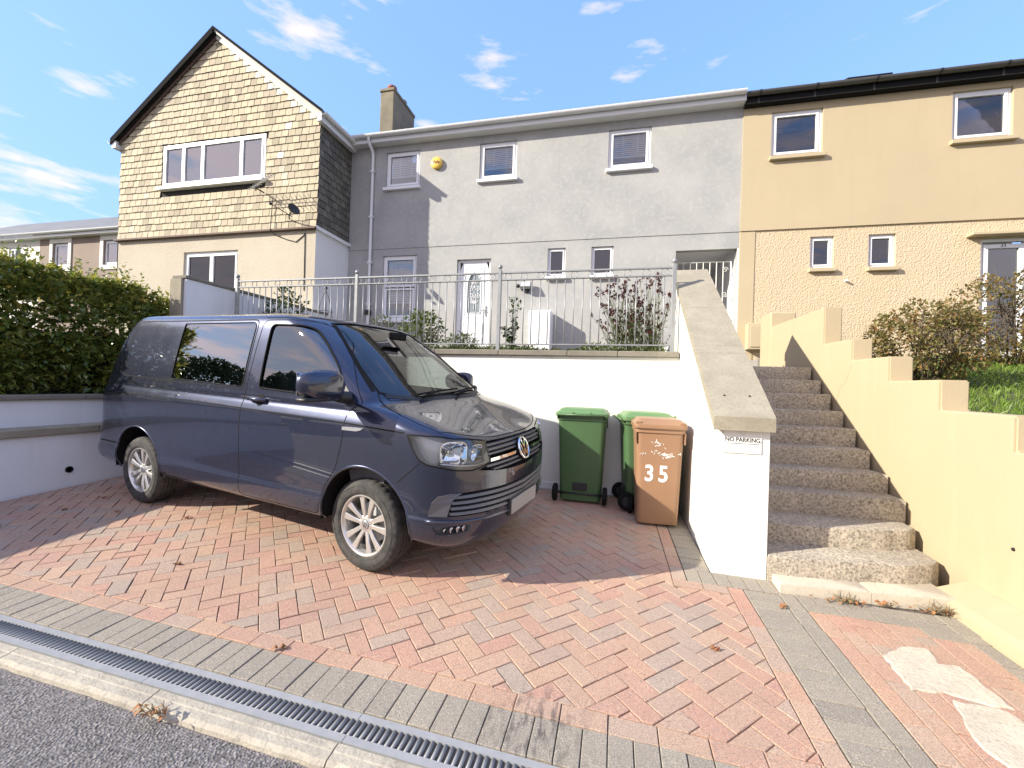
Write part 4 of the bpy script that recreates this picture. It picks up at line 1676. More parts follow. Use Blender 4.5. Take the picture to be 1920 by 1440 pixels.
# timber drip below the slates, roof, gutters
mb = MB()
mb.cbox((LX0 - 0.02, YL - 0.06, ZS - 0.05), (LX1 + 0.02, YL + 0.028, ZS - 0.002), 0.008)
mb.build('drip_board', MT['timber_brown'], SH)
mb = MB()
mb.prism([(LX1 + 0.02 - 0.05, ZS - 0.05), (LX1 + 0.035, ZS - 0.05), (LX1 + 0.035, ZS + 0.02), (LX1 - 0.03, ZS + 0.02)], YL - 0.02, 8.985, 'y')
mb.build('flank_trim', MT['pvc'], SH)
mb = MB()
rp = (APZ - EVZ) / ((LX1 - LX0) / 2)
ov = 0.14
tL = [(APX, APZ + 0.12), (LX0 - ov, EVZ + 0.12 - rp * ov), (LX0 - ov, EVZ + 0.05 - rp * ov), (APX, APZ + 0.05)]
tR = [(APX, APZ + 0.12), (LX1 + ov, EVZ + 0.12 - rp * ov), (LX1 + ov, EVZ + 0.05 - rp * ov), (APX, APZ + 0.05)]
mb.prism(tL, YL - 0.10, 18, 'y')
mb.prism(tR, YL - 0.10, 18, 'y')
mb.build('roof', MT['roof'], SH)
mb = MB()
b1 = [(APX, APZ + 0.05), (LX0 - ov, EVZ + 0.05 - rp * ov), (LX0 - ov, EVZ - 0.03 - rp * ov), (APX, APZ - 0.03)]
mb.prism(b1, YL - 0.085, YL - 0.03, 'y')
b1b = [(APX, APZ + 0.125), (LX0 - ov, EVZ + 0.125 - rp * ov), (LX0 - ov, EVZ - 0.03 - rp * ov), (APX, APZ - 0.03)]
mb.prism(b1b, YL - 0.125, YL - 0.101, 'y')
mb.build('bargeboard', MT['black_board'], SH)
mb = MB()
b2 = [(APX, APZ + 0.048), (LX1 + ov, EVZ + 0.048 - rp * ov), (LX1 + ov, EVZ + 0.01 - rp * ov), (APX, APZ + 0.01)]
mb.prism(b2, YL - 0.085, YL - 0.03, 'y')
mb.build('bargeboard', MT['slate_silver'], SH)
mb = MB()
mb.prism([(APX, APZ + 0.125), (LX1 + ov, EVZ + 0.125 - rp * ov), (LX1 + ov, EVZ + 0.06 - rp * ov), (APX, APZ + 0.06)], YL - 0.125, YL - 0.101, 'y')
mb.build('verge_tile', MT['black_board'], SH)
for sx_, xe_ in ((1, LX1), (-1, LX0)):
    mb = MB()
    mb.prism([(APX, APZ + 0.02), (xe_, EVZ + 0.02), (xe_, EVZ - 0.11), (APX, APZ - 0.11)], YL - 0.030, YL - 0.016, 'y')
    mb.build('verge_strip', MT['slate_silver'] if sx_ > 0 else MT['timber_brown'], SH)
for sx, nm in ((LX1 + 0.17, 'gutter'), (LX0 - 0.17, 'gutter')):
    mb = MB()
    Mr = Matrix.Translation((sx, YL - 0.12, 0)) @ Matrix.Rotation(pi / 2, 4, 'Z')
    tmp = MB()
    gutter(tmp, 0, 1.10 if sx > -8 else 4, 0, 7.21, 0.06)
    mb.add([Mr @ Vector(v) for v in tmp.v], tmp.f)
    s1 = 1 if sx > -8 else -1
    mb.box((min(sx - s1 * 0.17, sx - s1 * 0.06), YL - 0.10, 7.04), (max(sx - s1 * 0.17, sx - s1 * 0.06), 8.98 if s1 > 0 else 11, 7.21))
    mb.build(nm, MT['pvc_gutter'], SH, smooth=True, angle=40)
make_window(SH, *LW, YL - 0.03, lights=[(0, .20, 0, 1), (.20, .40, 0, 1), (.40, .79, 0, 1), (.79, 1, 0, 1)], fw_=0.06, sash=0.045, sill=0.05, pane='pane_sky', curtain=True)
make_window(SH, *LG, YL + 0.03, lights=[(0, .5, 0, 1), (.5, 1, 0, 1)], fw_=0.06, sash=0.05, sill=0.05, pane='pane_dark', curtain=True)
mb = MB()
mb.tube([(-7.45, YL - 0.03, 5.45), (-7.47, YL - 0.03, 5.1), (-7.45, YL - 0.07, 4.74), (-7.42, YL + 0.0, 4.68), (-7.1, YL + 0.02, 4.55), (-6.85, YL + 0.02, 4.48), (-6.65, YL + .02, 4.62), (-6.62, YL + .02, 4.67), (-6.60, YL + 0.02, 3.4)], 0.009, 5)
mb.build('aerial_cable', MT['black_plastic'], SH)
# television aerial and dish on the slates
AE = empty('television_aerial', (-7.7, 7.9, 5.6), 'small silver television aerial fixed to the slate gable', 'aerial')
MT['alu'] = plain('aluminium', (0.62, 0.63, 0.64), 0.35, 0.8, 0.1, 12)
mb = MB()
mb.tube([(-7.70, YL - 0.02, 5.62), (-7.70, YL - 0.24, 5.62)], 0.014, 6)
mb.tube([(-7.70, YL - 0.24, 5.56), (-7.70, YL - 0.24, 5.70)], 0.014, 6)
mb.build('bracket', MT['black_plastic'], AE)
mb = MB()
A_, B_ = Vector((-7.86, YL - 0.24, 5.60)), Vector((-7.10, YL - 0.42, 5.78))
mb.tube([A_, B_], 0.010, 6)
mb.build('boom', MT['alu'], AE)
for k in range(9):
    c = A_.lerp(B_, 0.12 + 0.86 * k / 8)
    mb = MB()
    mb.tube([c + Vector((0.0, -0.12, -0.07)), c + Vector((0.0, 0.12, 0.07))], 0.006, 5)
    mb.build('element', MT['alu'], AE)
DI = empty('satellite_dish', (-6.85, 7.8, 5.0), 'dark satellite dish on the lower corner of the slate gable', 'satellite dish')
mb = MB()
Mx = Matrix.Translation((-6.66, YL - 0.30, 5.05)) @ Matrix.Rotation(radians(-20), 4, 'Z') @ Matrix.Rotation(radians(70), 4, 'Y')
prof = [(0.003, 0.0), (0.05, 0.004), (0.10, 0.016), (0.125, 0.026), (0.128, 0.03), (0.12, 0.022), (0.05, 0.0)]
mb.lathe(prof, 20, Mx)
mb.build('reflector', MT['black_plastic'], DI, smooth=True, angle=50)
mb = MB()
mb.tube([(-7.0, YL - 0.02, 4.98), (-6.9, YL - 0.15, 5.0), (-6.72, YL - 0.27, 5.04)], 0.014, 6)
mb.tube([(-6.72, YL - 0.27, 4.92), (-7.05, YL - 0.50, 5.12)], 0.010, 6)
mb.sphere((-7.05, YL - 0.50, 5.12), 0.035, 8, 6)
mb.build('arm', MT['black_plastic'], DI, smooth=True)

# ---------------------------------------------------------------- far terrace beyond the hedge
FH = empty('far_terrace', (-23.0, 13.0, 2.0), 'distant terrace with grey roof seen beyond the hedge', 'house')
YR = 13.0
mb = MB()
FW = [(-23.75, -22.85, 5.98, 7.0), (-20.8, -19.9, 5.98, 7.0)]
FW2 = [(-26.55, -25.75, 6.1, 6.95)]
wall_holes(mb, -24.6, -13.5, 1.0, 7.3, YR, FW, 0.12)
mb.build('brown_wall', MT['brown_rough'], FH, normals=False)
mb = MB()
wall_holes(mb, -32.0, -24.6, 1.0, 7.3, YR, FW2, 0.12)
mb.build('white_wall', MT['far_white'], FH, normals=False)
for h in FW:
    m2 = MB()
    frame_mesh(m2, h[0] - 0.2, h[1] + 0.2, h[2] - 0.2, h[3] + 0.2, YR - 0.04, YR - 0.002, 0.19)
    w_ = make_window(FH, *h, YR, fw_=0.06, sash=0.05, pane='pane_sky', back=True)
    m2.build('surround', MT['far_white'], w_)
make_window(FH, *FW2[0], YR, lights=[(0, .35, 0, 1), (.35, 1, 0, 1)], fw_=0.06, sash=0.05, pane='pane_dark', sill=0.1)
mb = MB()
mb.prism([(YR - 0.3, 7.42), (YR + 3.1, 9.52), (YR + 3.1, 9.42), (YR - 0.25, 7.34)], -32, -13.5, 'x')
mb.prism([(YR + 3.1, 9.52), (YR + 6.4, 7.4), (YR + 6.4, 7.3), (YR + 3.1, 9.42)], -32, -13.5, 'x')
mb.build('roof', MT['roof'], FH)
mb = MB()
gutter(mb, -32, -13.5, YR - 0.33, 7.40, 0.075)
mb.box((-32, YR - 0.27, 7.22), (-13.5, YR - 0.001, 7.32))
mb.build('gutter', MT['pvc_gutter'], FH, smooth=True, angle=40)
# ================================================================== VAN
V_S = 0.9733
V_O = Vector((-1.5394, 3.5197, gz(-1.5394, 3.5197)))
V_H = radians(-10.693)
vx = Vector((cos(V_H), sin(V_H), 0))
vx = (vx - g_n * vx.dot(g_n)).normalized()
vy = g_n.cross(vx)
VM = Matrix(((vx.x * V_S, vy.x * V_S, g_n.x * V_S, V_O.x), (vx.y * V_S, vy.y * V_S, g_n.y * V_S, V_O.y), (vx.z * V_S, vy.z * V_S, g_n.z * V_S, V_O.z), (0, 0, 0, 1)))

# one row for each ring of the body, sill to roof:  fx  Lf  nf   w     rx    Lr  nr   zf    zs    zr
RINGS = [
    (0.775, 0.42, 2.6, 0.880, -3.75, 0.22, 3.0, 0.235, 0.335, 0.36),
    (0.845, 0.44, 2.6, 0.915, -3.81, 0.24, 3.0, 0.285, 0.350, 0.40),
    (0.895, 0.46, 2.6, 0.938, -3.85, 0.25, 3.0, 0.380, 0.420, 0.45),
    (0.905, 0.47, 2.6, 0.944, -3.86, 0.25, 3.0, 0.450, 0.495, 0.52),
    (0.908, 0.47, 2.6, 0.936, -3.85, 0.25, 3.0, 0.510, 0.535, 0.58),
    (0.918, 0.48, 2.6, 0.943, -3.780, 0.25, 3.0, 0.620, 0.680, 0.68),
    (0.915, 0.49, 2.6, 0.949, -3.760, 0.25, 3.0, 0.735, 0.830, 0.82),
    (0.897, 0.49, 2.6, 0.951, -3.755, 0.25, 3.0, 0.830, 0.960, 0.95),
    (0.868, 0.49, 2.6, 0.947, -3.750, 0.25, 3.0, 0.920, 1.060, 1.06),
    (0.830, 0.49, 2.6, 0.9445, -3.750, 0.25, 3.0, 0.988, 1.092, 1.11),
    (0.800, 0.49, 2.6, 0.9415, -3.750, 0.25, 3.0, 1.012, 1.106, 1.125),
    (0.650, 0.47, 2.7, 0.928, -3.740, 0.25, 3.0, 1.070, 1.150, 1.17),
    (0.480, 0.43, 2.9, 0.915, -3.730, 0.25, 3.0, 1.130, 1.188, 1.21),
    (0.310, 0.39, 3.1, 0.913, -3.720, 0.25, 3.0, 1.190, 1.218, 1.24),
    (0.160, 0.36, 3.3, 0.908, -3.710, 0.25, 3.0, 1.248, 1.250, 1.27),
    (0.040, 0.34, 3.4, 0.895, -3.690, 0.25, 3.0, 1.345, 1.330, 1.35),
    (-0.150, 0.33, 3.4, 0.870, -3.650, 0.25, 3.0, 1.490, 1.470, 1.49),
    (-0.350, 0.32, 3.4, 0.840, -3.590, 0.25, 3.0, 1.640, 1.620, 1.64),
    (-0.530, 0.31, 3.2, 0.812, -3.530, 0.25, 3.0, 1.765, 1.750, 1.76),
    (-0.670, 0.31, 3.0, 0.787, -3.470, 0.25, 3.0, 1.855, 1.845, 1.85),
    (-0.770, 0.31, 2.8, 0.755, -3.410, 0.25, 2.8, 1.903, 1.905, 1.91),
    (-0.880, 0.31, 2.5, 0.690, -3.340, 0.25, 2.6, 1.932, 1.938, 1.94),
    (-1.050, 0.32, 2.2, 0.540, -3.250, 0.25, 2.4, 1.952, 1.958, 1.955),
    (-1.300, 0.30, 2.0, 0.300, -3.15, 0.22, 2.2, 1.964, 1.970, 1.965),
    (-1.550, 0.20, 2.0, 0.004, -3.00, 0.15, 2.0, 1.970, 1.975, 1.97),
]


def pchip(ys, t):
    """monotone cubic through ys at 0, 1, 2 ..."""
    n = len(ys)
    i = min(max(int(t), 0), n - 2)
    u = t - i
    d = [ys[k + 1] - ys[k] for k in range(n - 1)]

    def m(k):
        if k == 0:
            return d[0]
        if k == n - 1:
            return d[-1]
        return 0.0 if d[k - 1] * d[k] <= 0 else 2 * d[k - 1] * d[k] / (d[k - 1] + d[k])
    h00, h10, h01, h11 = 2 * u ** 3 - 3 * u ** 2 + 1, u ** 3 - 2 * u ** 2 + u, -2 * u ** 3 + 3 * u ** 2, u ** 3 - u ** 2
    return h00 * ys[i] + h10 * m(i) + h01 * ys[i + 1] + h11 * m(i + 1)


RC = [list(c) for c in zip(*RINGS)]
NF, NS, NR = 34, 70, 14


def ring_pts(t):
    fx_, Lf, nf, w, rx_, Lr, nr, zf, zs, zr = [pchip(c, t) for c in RC]
    pts = []
    for i in range(NF + 1):
        a = (pi / 2) * i / NF
        y_ = w * max(0.0, sin(a)) ** (2 / nf)
        x_ = fx_ - Lf + Lf * max(0.0, cos(a)) ** (2 / nf)
        g = (y_ / w) ** 2 if w > 0.01 else 0
        g = g * g * (3 - 2 * g) if t > 5 else g ** 4
        pts.append((x_, y_, zf + (zs - zf) * g))
    xa, xb = fx_ - Lf, rx_ + Lr
    for i in range(1, NS):
        u = i / NS
        x_ = xa + (xb - xa) * u
        barrel = 1 - 0.010 * (2 * u - 1) ** 2 + 0.010 if False else 1 + 0.008 * (1 - (2 * u - 1) ** 2)
        pts.append((x_, w * barrel, zs + (zr - zs) * u))
    for i in range(NR + 1):
        a = (pi / 2) * i / NR
        y_ = w * max(0.0, cos(a)) ** (2 / nr)
        x_ = rx_ + Lr - Lr * max(0.0, sin(a)) ** (2 / nr)
        pts.append((x_, y_, zr))
    return pts


SUB = 5
T_LIST = [i / SUB for i in range((len(RINGS) - 1) * SUB + 1)]
half = [ring_pts(t) for t in T_LIST]
NP = len(half[0])
base_v, base_f = [], []
full = []
for r in half:
    loop = [(p[0], -p[1], p[2]) for p in r] + [p for p in reversed(r[1:-1])]
    full.append(loop)
NL = len(full[0])
for loop in full:
    base_v += loop
for i in range(len(full) - 1):
    for k in range(NL):
        k2 = (k + 1) % NL
        base_f.append((i * NL + k, (i + 1) * NL + k, (i + 1) * NL + k2, i * NL + k2))
vbm = bmesh.new()
for p in base_v:
    vbm.verts.new(p)
vbm.verts.ensure_lookup_table()
for f in base_f:
    vbm.faces.new([vbm.verts[i] for i in f])
bmesh.ops.remove_doubles(vbm, verts=vbm.verts, dist=1e-5)
vbm.normal_update()
if sum(f.normal.y for f in vbm.faces if f.calc_center_median().y > 0.8) < 0:
    bmesh.ops.reverse_faces(vbm, faces=vbm.faces)
    vbm.normal_update()
BASE_BVH = BVHTree.FromBMesh(vbm)
vbm.faces.ensure_lookup_table()
BASE_FN = [[(v.co.copy(), v.normal.copy()) for v in f.verts] for f in vbm.faces]
from mathutils.interpolate import poly_3d_calc


def base_normal(p):
    loc_, nrm, fi, d_ = BASE_BVH.find_nearest(p)
    co = [q[0] for q in BASE_FN[fi]]
    w = poly_3d_calc(co, loc_)
    n_ = Vector((0, 0, 0))
    for k_, (c_, nn) in enumerate(BASE_FN[fi]):
        n_ += nn * w[k_]
    return n_.normalized()


def on_side(x, z, sg=-1, off=0.0):
    h = BASE_BVH.ray_cast(Vector((x, sg * 3, z)), Vector((0, -sg, 0)))
    p = h[0] if h[0] is not None else Vector((x, sg * 0.9, z))
    return p + base_normal(p) * off


def on_front(y, z, off=0.0):
    h = BASE_BVH.ray_cast(Vector((3, y, z)), Vector((-1, 0, 0)))
    p = h[0] if h[0] is not None else Vector((0.85, y, z))
    return p + base_normal(p) * off


def dense(pts, step=0.03, close=True):
    out = []
    n_ = len(pts)
    for i in range(n_ if close else n_ - 1):
        a, b = Vector(pts[i]), Vector(pts[(i + 1) % n_])
        m_ = max(1, int((b - a).length / step))
        out += [a.lerp(b, j / m_) for j in range(m_)]
    if not close:
        out.append(Vector(pts[-1]))
    return out


def round_poly(pts, r, n_=4):
    """round the corners of a 2D polygon"""
    out = []
    N_ = len(pts)
    rr = r if isinstance(r, (list, tuple)) else [r] * N_
    for i in range(N_):
        p0, p1, p2 = Vector(pts[i - 1]), Vector(pts[i]), Vector(pts[(i + 1) % N_])
        a, b = p0 - p1, p2 - p1
        d = min(rr[i], a.length * 0.45, b.length * 0.45)
        A, B = p1 + a.normalized() * d, p1 + b.normalized() * d
        if d < 1e-4:
            out.append(p1)
            continue
        for k_ in range(n_ + 1):
            t = k_ / n_
            out.append(A * (1 - t) ** 2 + p1 * 2 * t * (1 - t) + B * t * t)
    return [(p.x, p.y) for p in out]


def cut(bm, pts3, d, pad=0.05):
    """cut the shell along the edges of a closed outline seen along d"""
    d = Vector(d).normalized()
    ax = Vector((0, 0, 1)).cross(d)
    if ax.length < 0.1:
        ax = Vector((0, 1, 0))
    ax.normalize()
    bx_ = d.cross(ax)
    N_ = len(pts3)
    PA = [Vector(p).dot(ax) for p in pts3]
    PB = [Vector(p).dot(bx_) for p in pts3]
    A0, A1, B0, B1 = min(PA) - 0.01, max(PA) + 0.01, min(PB) - 0.01, max(PB) + 0.01

    def ext(f):
        A = [v.co.dot(ax) for v in f.verts]
        B = [v.co.dot(bx_) for v in f.verts]
        return (min(A), max(A), min(B), max(B))
    pool = {}
    for f in bm.faces:
        if f.normal.dot(d) < 0.05:
            continue
        c = f.verts[0].co
        if not (A0 - 0.3 < c.dot(ax) < A1 + 0.3 and B0 - 0.3 < c.dot(bx_) < B1 + 0.3):
            continue
        e = ext(f)
        if e[1] < A0 or e[0] > A1 or e[3] < B0 or e[2] > B1:
            continue
        pool[f] = e
    for i in range(N_):
        p, q = Vector(pts3[i]), Vector(pts3[(i + 1) % N_])
        if (q - p).length < 1e-5:
            continue
        pl = (q - p).cross(d)
        if pl.length < 1e-7:
            continue
        a0, a1 = sorted((p.dot(ax), q.dot(ax)))
        b0, b1 = sorted((p.dot(bx_), q.dot(bx_)))
        fs = [f for f, e in pool.items() if not (e[1] < a0 - 0.004 or e[0] > a1 + 0.004 or e[3] < b0 - 0.004 or e[2] > b1 + 0.004)]
        if not fs:
            continue
        ge = set(fs)
        for f in fs:
            ge.update(f.edges)
            ge.update(f.verts)
        res = bmesh.ops.bisect_plane(bm, geom=list(ge), dist=1e-4, plane_co=p, plane_no=pl.normalized())
        for f in fs:
            pool.pop(f, None)
        for g_ in res['geom']:
            if isinstance(g_, bmesh.types.BMFace) and g_.is_valid:
                g_.normal_update()
                if g_.normal.dot(d) >= 0.05:
                    pool[g_] = ext(g_)
        for f in fs:
            if f.is_valid and f not in pool:
                pool[f] = ext(f)


# ---- outlines, in van coordinates
O_glass = round_poly([(-2.392, 1.312), (-2.375, 1.842), (-1.335, 1.852), (-1.352, 1.290)], [0.0, 0.0, 0.06, 0.05])
O_blank = round_poly([(-3.235, 1.325), (-3.20, 1.845), (-2.385, 1.842), (-2.402, 1.316)], [0.06, 0.09, 0.0, 0.0])
O_panel = round_poly([(-3.262, 1.305), (-3.222, 1.868), (-1.312, 1.875), (-1.332, 1.268)], [0.07, 0.10, 0.07, 0.06])
O_dglass = round_poly([(-1.135, 1.294), (-1.14, 1.832), (-0.80, 1.826), (-0.70, 1.800), (-0.55, 1.695), (-0.346, 1.515), (-0.215, 1.365), (-0.215, 1.262)], [0.03, 0.05, 0.08, 0.08, 0.1, 0.1, 0.01, 0.02])
O_tri = [(-0.205, 1.262), (-0.205, 1.362), (-0.07, 1.235), (-0.08, 1.225), (-0.20, 1.235)]
O_door = round_poly([(-1.315, 0.375), (-1.312, 0.73), (-1.299, 1.2), (-1.252, 1.872), (-0.80, 1.872), (-0.66, 1.83), (-0.45, 1.685), (-0.22, 1.46), (-0.02, 1.235), (-0.13, 1.185), (-0.155, 0.95), (-0.215, 0.745), (-0.33, 0.60), (-0.40, 0.375)], [0.05, 0, 0, 0.06, 0.08, 0.08, 0.05, 0.05, 0.02, 0.04, 0.05, 0.05, 0.05, 0.03])
circ = lambda cx, cz, r, n_=40: [(cx + r * cos(2 * pi * i / n_), cz + r * sin(2 * pi * i / n_)) for i in range(n_)]
ARCH_F, ARCH_R = (0.05, 0.385, 0.415), (-2.895, 0.40, 0.41)
O_archf = circ(*ARCH_F)
O_archr = circ(*ARCH_R)
H_yz = [(-0.946, 1.067), (-0.915, 1.066), (-0.80, 1.046), (-0.517, 1.008), (-0.54, 0.942), (-0.532, 0.862), (-0.642, 0.838), (-0.712, 0.829), (-0.817, 0.840), (-0.891, 0.862), (-0.93, 0.879), (-0.942, 0.905), (-0.948, 0.966)]
H_x = [0.424, 0.561, 0.698, 0.789, 0.826, 0.852, 0.829, 0.804, 0.74, 0.66, 0.581, 0.529, 0.482]
HL = [Vector((x_, y_, z_)) for x_, (y_, z_) in zip(H_x, H_yz)]
gl_half = [(0.0, 0.995), (-0.30, 0.998), (-0.508, 1.004), (-0.530, 0.942), (-0.522, 0.862), (-0.66, 0.822), (-0.48, 0.792), (-0.25, 0.772), (0.0, 0.760)]
O_grille = gl_half + [(-y_, z_) for y_, z_ in reversed(gl_half[1:-1])]
lg_half = [(0.0, 0.652), (-0.30, 0.662), (-0.62, 0.680), (-0.84, 0.685), (-0.895, 0.668), (-0.912, 0.625), (-0.915, 0.532), (-0.80, 0.522), (-0.45, 0.495), (0.0, 0.462)]
O_lower = lg_half + [(-y_, z_) for y_, z_ in reversed(lg_half[1:-1])]
O_fog = [(-0.908, 0.455), (-0.84, 0.460), (-0.745, 0.455), (-0.695, 0.440), (-0.70, 0.405), (-0.80, 0.398), (-0.885, 0.402)]
sc_half = [(0.0, 1.282), (-0.36, 1.276), (-0.62, 1.284), (-0.745, 1.315), (-0.70, 1.50), (-0.60, 1.745), (-0.535, 1.868), (-0.30, 1.893), (0.0, 1.898)]
O_screen = sc_half + [(-y_, z_) for y_, z_ in reversed(sc_half[1:-1])]
bt_half = [(0.0, 0.752), (-0.25, 0.764), (-0.48, 0.784), (-0.66, 0.812), (-0.72, 0.822), (-0.82, 0.832), (-0.90, 0.856), (-0.942, 0.885)]

side3 = lambda O_, sg: [on_side(a, b, sg) for a, b in O_]
front3 = lambda O_: [on_front(a, b) for a, b in O_]
for sg in (-1, 1):
    for O_ in (O_panel, O_glass, O_dglass, O_door, O_archf, O_archr):
        cut(vbm, [(a, sg * 0.9, b) for a, b in O_], (0, sg, 0))
    cut(vbm, [Vector((p.x, p.y * -sg, p.z)) for p in HL], (0.72, sg * 0.69, 0))
    cut(vbm, [(0.85, y_ * -sg, z_) for y_, z_ in O_fog], (1, 0, 0))
    cut(vbm, [(0.535, sg * .94, 0.886), (0.357, sg * .94, 0.731), (0.36, sg * .94, 0.2), (0.355, sg * .94, 0.73), (0.533, sg * .94, 0.8855)], (0, sg, 0))
for O_ in (O_grille, O_lower, O_screen):
    cut(vbm, [(0.8, y_, z_) for y_, z_ in O_], (1, 0, 0))
btop = list(reversed([(-y_, z_) for y_, z_ in bt_half[1:]])) + bt_half
for a, b in zip(btop, btop[1:]):
    cut(vbm, [(0.8, a[0], a[1]), (0.8, b[0], b[1])], (1, 0, 0))
# bonnet outline in plan
ring_lead = ring_pts(10.0)
lead = [(p[0], -p[1]) for p in ring_lead[:NF + 1] if p[1] < 0.80]
hood_edge = [(0.62, -0.845), (0.48, -0.868), (0.30, -0.862), (0.15, -0.825), (0.02, -0.775), (-0.03, -0.735)]
cowl_ring = [(p[0] - 0.0, -p[1]) for p in ring_pts(14.15)[:NF + 1] if p[1] < 0.72]
O_hood = lead + hood_edge + list(reversed(cowl_ring))
O_hood = O_hood + [(a, -b) for a, b in reversed(O_hood[1:-1])]
cut(vbm, [(a, b, 1.2) for a, b in O_hood], (0, 0, 1))
vbm.normal_update()


def btop_z(y_):
    y_ = -abs(y_)
    for a, b in zip(bt_half, bt_half[1:]):
        if b[0] <= y_ <= a[0]:
            t = (y_ - a[0]) / (b[0] - a[0])
            return a[1] + (b[1] - a[1]) * t
    return bt_half[-1][1]


hp = Vector((0.69, -0.72, 0))
HLP = [(p.x * 0.69 + p.y * 0.72, p.z) for p in HL]
parts = {}
for f in vbm.faces:
    c = f.calc_center_median()
    n_ = f.normal
    ya = -abs(c.y)
    key = 'body'
    xz, yz = (c.x, c.z), (c.y, c.z)
    sd = abs(n_.y) > 0.05
    if sd and abs(c.y) > 0.5 and (in_poly(xz, O_archf) or in_poly(xz, O_archr)):
        continue
    if n_.x > 0.05 and c.x > 0.3 and (in_poly(yz, O_grille) or in_poly(yz, O_lower)):
        continue
    if n_.x > 0.05 and c.x > 0.3 and in_poly((ya, c.z), O_fog):
        continue
    side = 'R' if c.y < 0 else 'L'
    if c.x > 0.38 and in_poly((c.x * 0.69 + ya * 0.72, c.z), HLP) and c.z > 0.8:
        key = 'lens' + side
    elif n_.x > 0.05 and c.x > -1.0 and c.z > 1.2 and in_poly(yz, O_screen):
        key = 'windscreen'
    elif sd and abs(c.y) > 0.5 and in_poly(xz, O_dglass):
        key = 'dglass' + side
    elif sd and abs(c.y) > 0.5 and in_poly(xz, O_glass):
        key = 'sglass' + side
    elif sd and abs(c.y) > 0.5 and in_poly(xz, O_door):
        key = 'door' + side
    elif n_.z > 0.1 and c.x > -0.05 and c.z > 0.99 and in_poly((c.x, c.y), O_hood):
        key = 'bonnet'
    elif c.x > 0.356 and c.z < btop_z(c.y) and (c.z - 0.731 < (c.x - 0.357) * (0.886 - 0.731) / (0.535 - 0.357)):
        key = 'bumper'
    parts.setdefault(key, []).append(f)


def part_mesh(name, faces, mat, parent, off=0.0, flip=False):
    idx, V, Fs, Ns = {}, [], [], []
    for f in faces:
        q = []
        for v in f.verts:
            if v.index not in idx:
                idx[v.index] = len(V)
                nn = base_normal(v.co)
                V.append(v.co + nn * off)
                Ns.append(-nn if flip else nn)
            q.append(idx[v.index])
        Fs.append(tuple(reversed(q)) if flip else tuple(q))
    me = bpy.data.meshes.new(name)
    me.from_pydata([tuple(v) for v in V], [], Fs)
    me.materials.append(mat)
    me.shade_smooth()
    me.normals_split_custom_set_from_vertices([tuple(n_) for n_ in Ns])
    return link(name, me, parent)


# ---- materials
def paint_mat():
    t = NT('dark_blue_metallic_paint')
    fl = t.voro(900, out='Color')
    col = t.mix(t.ramp(fl, [(0.2, 0.0), (0.9, 0.35)]), (0.022, 0.027, 0.055), (0.085, 0.097, 0.15))
    d1 = t.noise(5, 5, 0.65)
    dust = t.ramp(d1, [(0.35, 0.25), (0.75, 0.29)])
    return t.done(col, dust, 0.65, coat=1.0, coat_rough=0.012)


MT['paint'] = paint_mat()
MT['car_glass'] = glassy('van_screen_glass', (0.72, 0.80, 0.77), 0.0, 1.5, 0.04)
MT['car_door_glass'] = glassy('van_door_glass', (0.50, 0.56, 0.55), 0.0, 1.55, 0.16)
MT['privacy'] = glassy('van_privacy_glass', (0.03, 0.03, 0.035), 0.0, 1.6, 0.30)
MT['trim_black'] = plain('black_van_trim', (0.018, 0.018, 0.02), 0.5, 0, 0.15, 20)
MT['rubber'] = plain('black_rubber', (0.010, 0.010, 0.010), 0.8, spec=0.15)
MT['interior'] = plain('van_interior_grey', (0.10, 0.10, 0.105), 0.85, 0, 0.2, 12)
MT['chrome'] = plain('chrome', (0.82, 0.82, 0.83), 0.08, 1.0, 0.02, 5)
MT['silver'] = plain('silver_trim', (0.55, 0.56, 0.57), 0.3, 0.85, 0.05, 8)
MT['grey_plastic'] = plain('satin_grey_plastic', (0.12, 0.122, 0.13), 0.42, 0.1, 0.08, 12)
MT['lens'] = glassy('headlamp_lens', (0.93, 0.95, 0.95), 0.0, 1.45, 0.03)
MT['lamp_bowl'] = plain('lamp_housing', (0.60, 0.60, 0.58), 0.35, 0.2, 0.1, 20)
MT['plate'] = plain('blank_number_plate', (0.34, 0.32, 0.29), 0.5, 0, 0.05, 6)
MT['alloy'] = plain('alloy_wheel', (0.62, 0.61, 0.58), 0.32, 0.75, 0.06, 14)


def tyre_mat():
    t = NT('tyre_rubber')
    d = t.noise(14, 5, 0.7)
    col = t.mix(t.ramp(d, [(0.35, 0), (0.75, 1)]), (0.022, 0.022, 0.022), (0.085, 0.078, 0.068))
    return t.done(col, 0.85, normal=t.bump(t.noise(160, 3), 0.3, 0.002))


MT['tyre'] = tyre_mat()

VAN = empty('parked_van', None, 'dark blue panel van parked on the herringbone driveway, nose toward the bins', 'van', M=VM, world_children=False)
VAN.matrix_basis = VM
vbm.verts.index_update()
body = part_mesh('body', parts['body'], MT['paint'], VAN)
part_mesh('bonnet', parts['bonnet'], MT['paint'], VAN)
bumper = part_mesh('front_bumper', parts['bumper'], MT['paint'], VAN)
doors = {}
for sd in 'RL':
    doors[sd] = part_mesh('door', parts['door' + sd], MT['paint'], VAN)
    part_mesh('window', parts['dglass' + sd], MT['car_door_glass'], doors[sd], -0.008)
    part_mesh('side_window', parts['sglass' + sd], MT['privacy'], VAN, -0.003)
part_mesh('windscreen', parts['windscreen'], MT['car_glass'], VAN, -0.004)
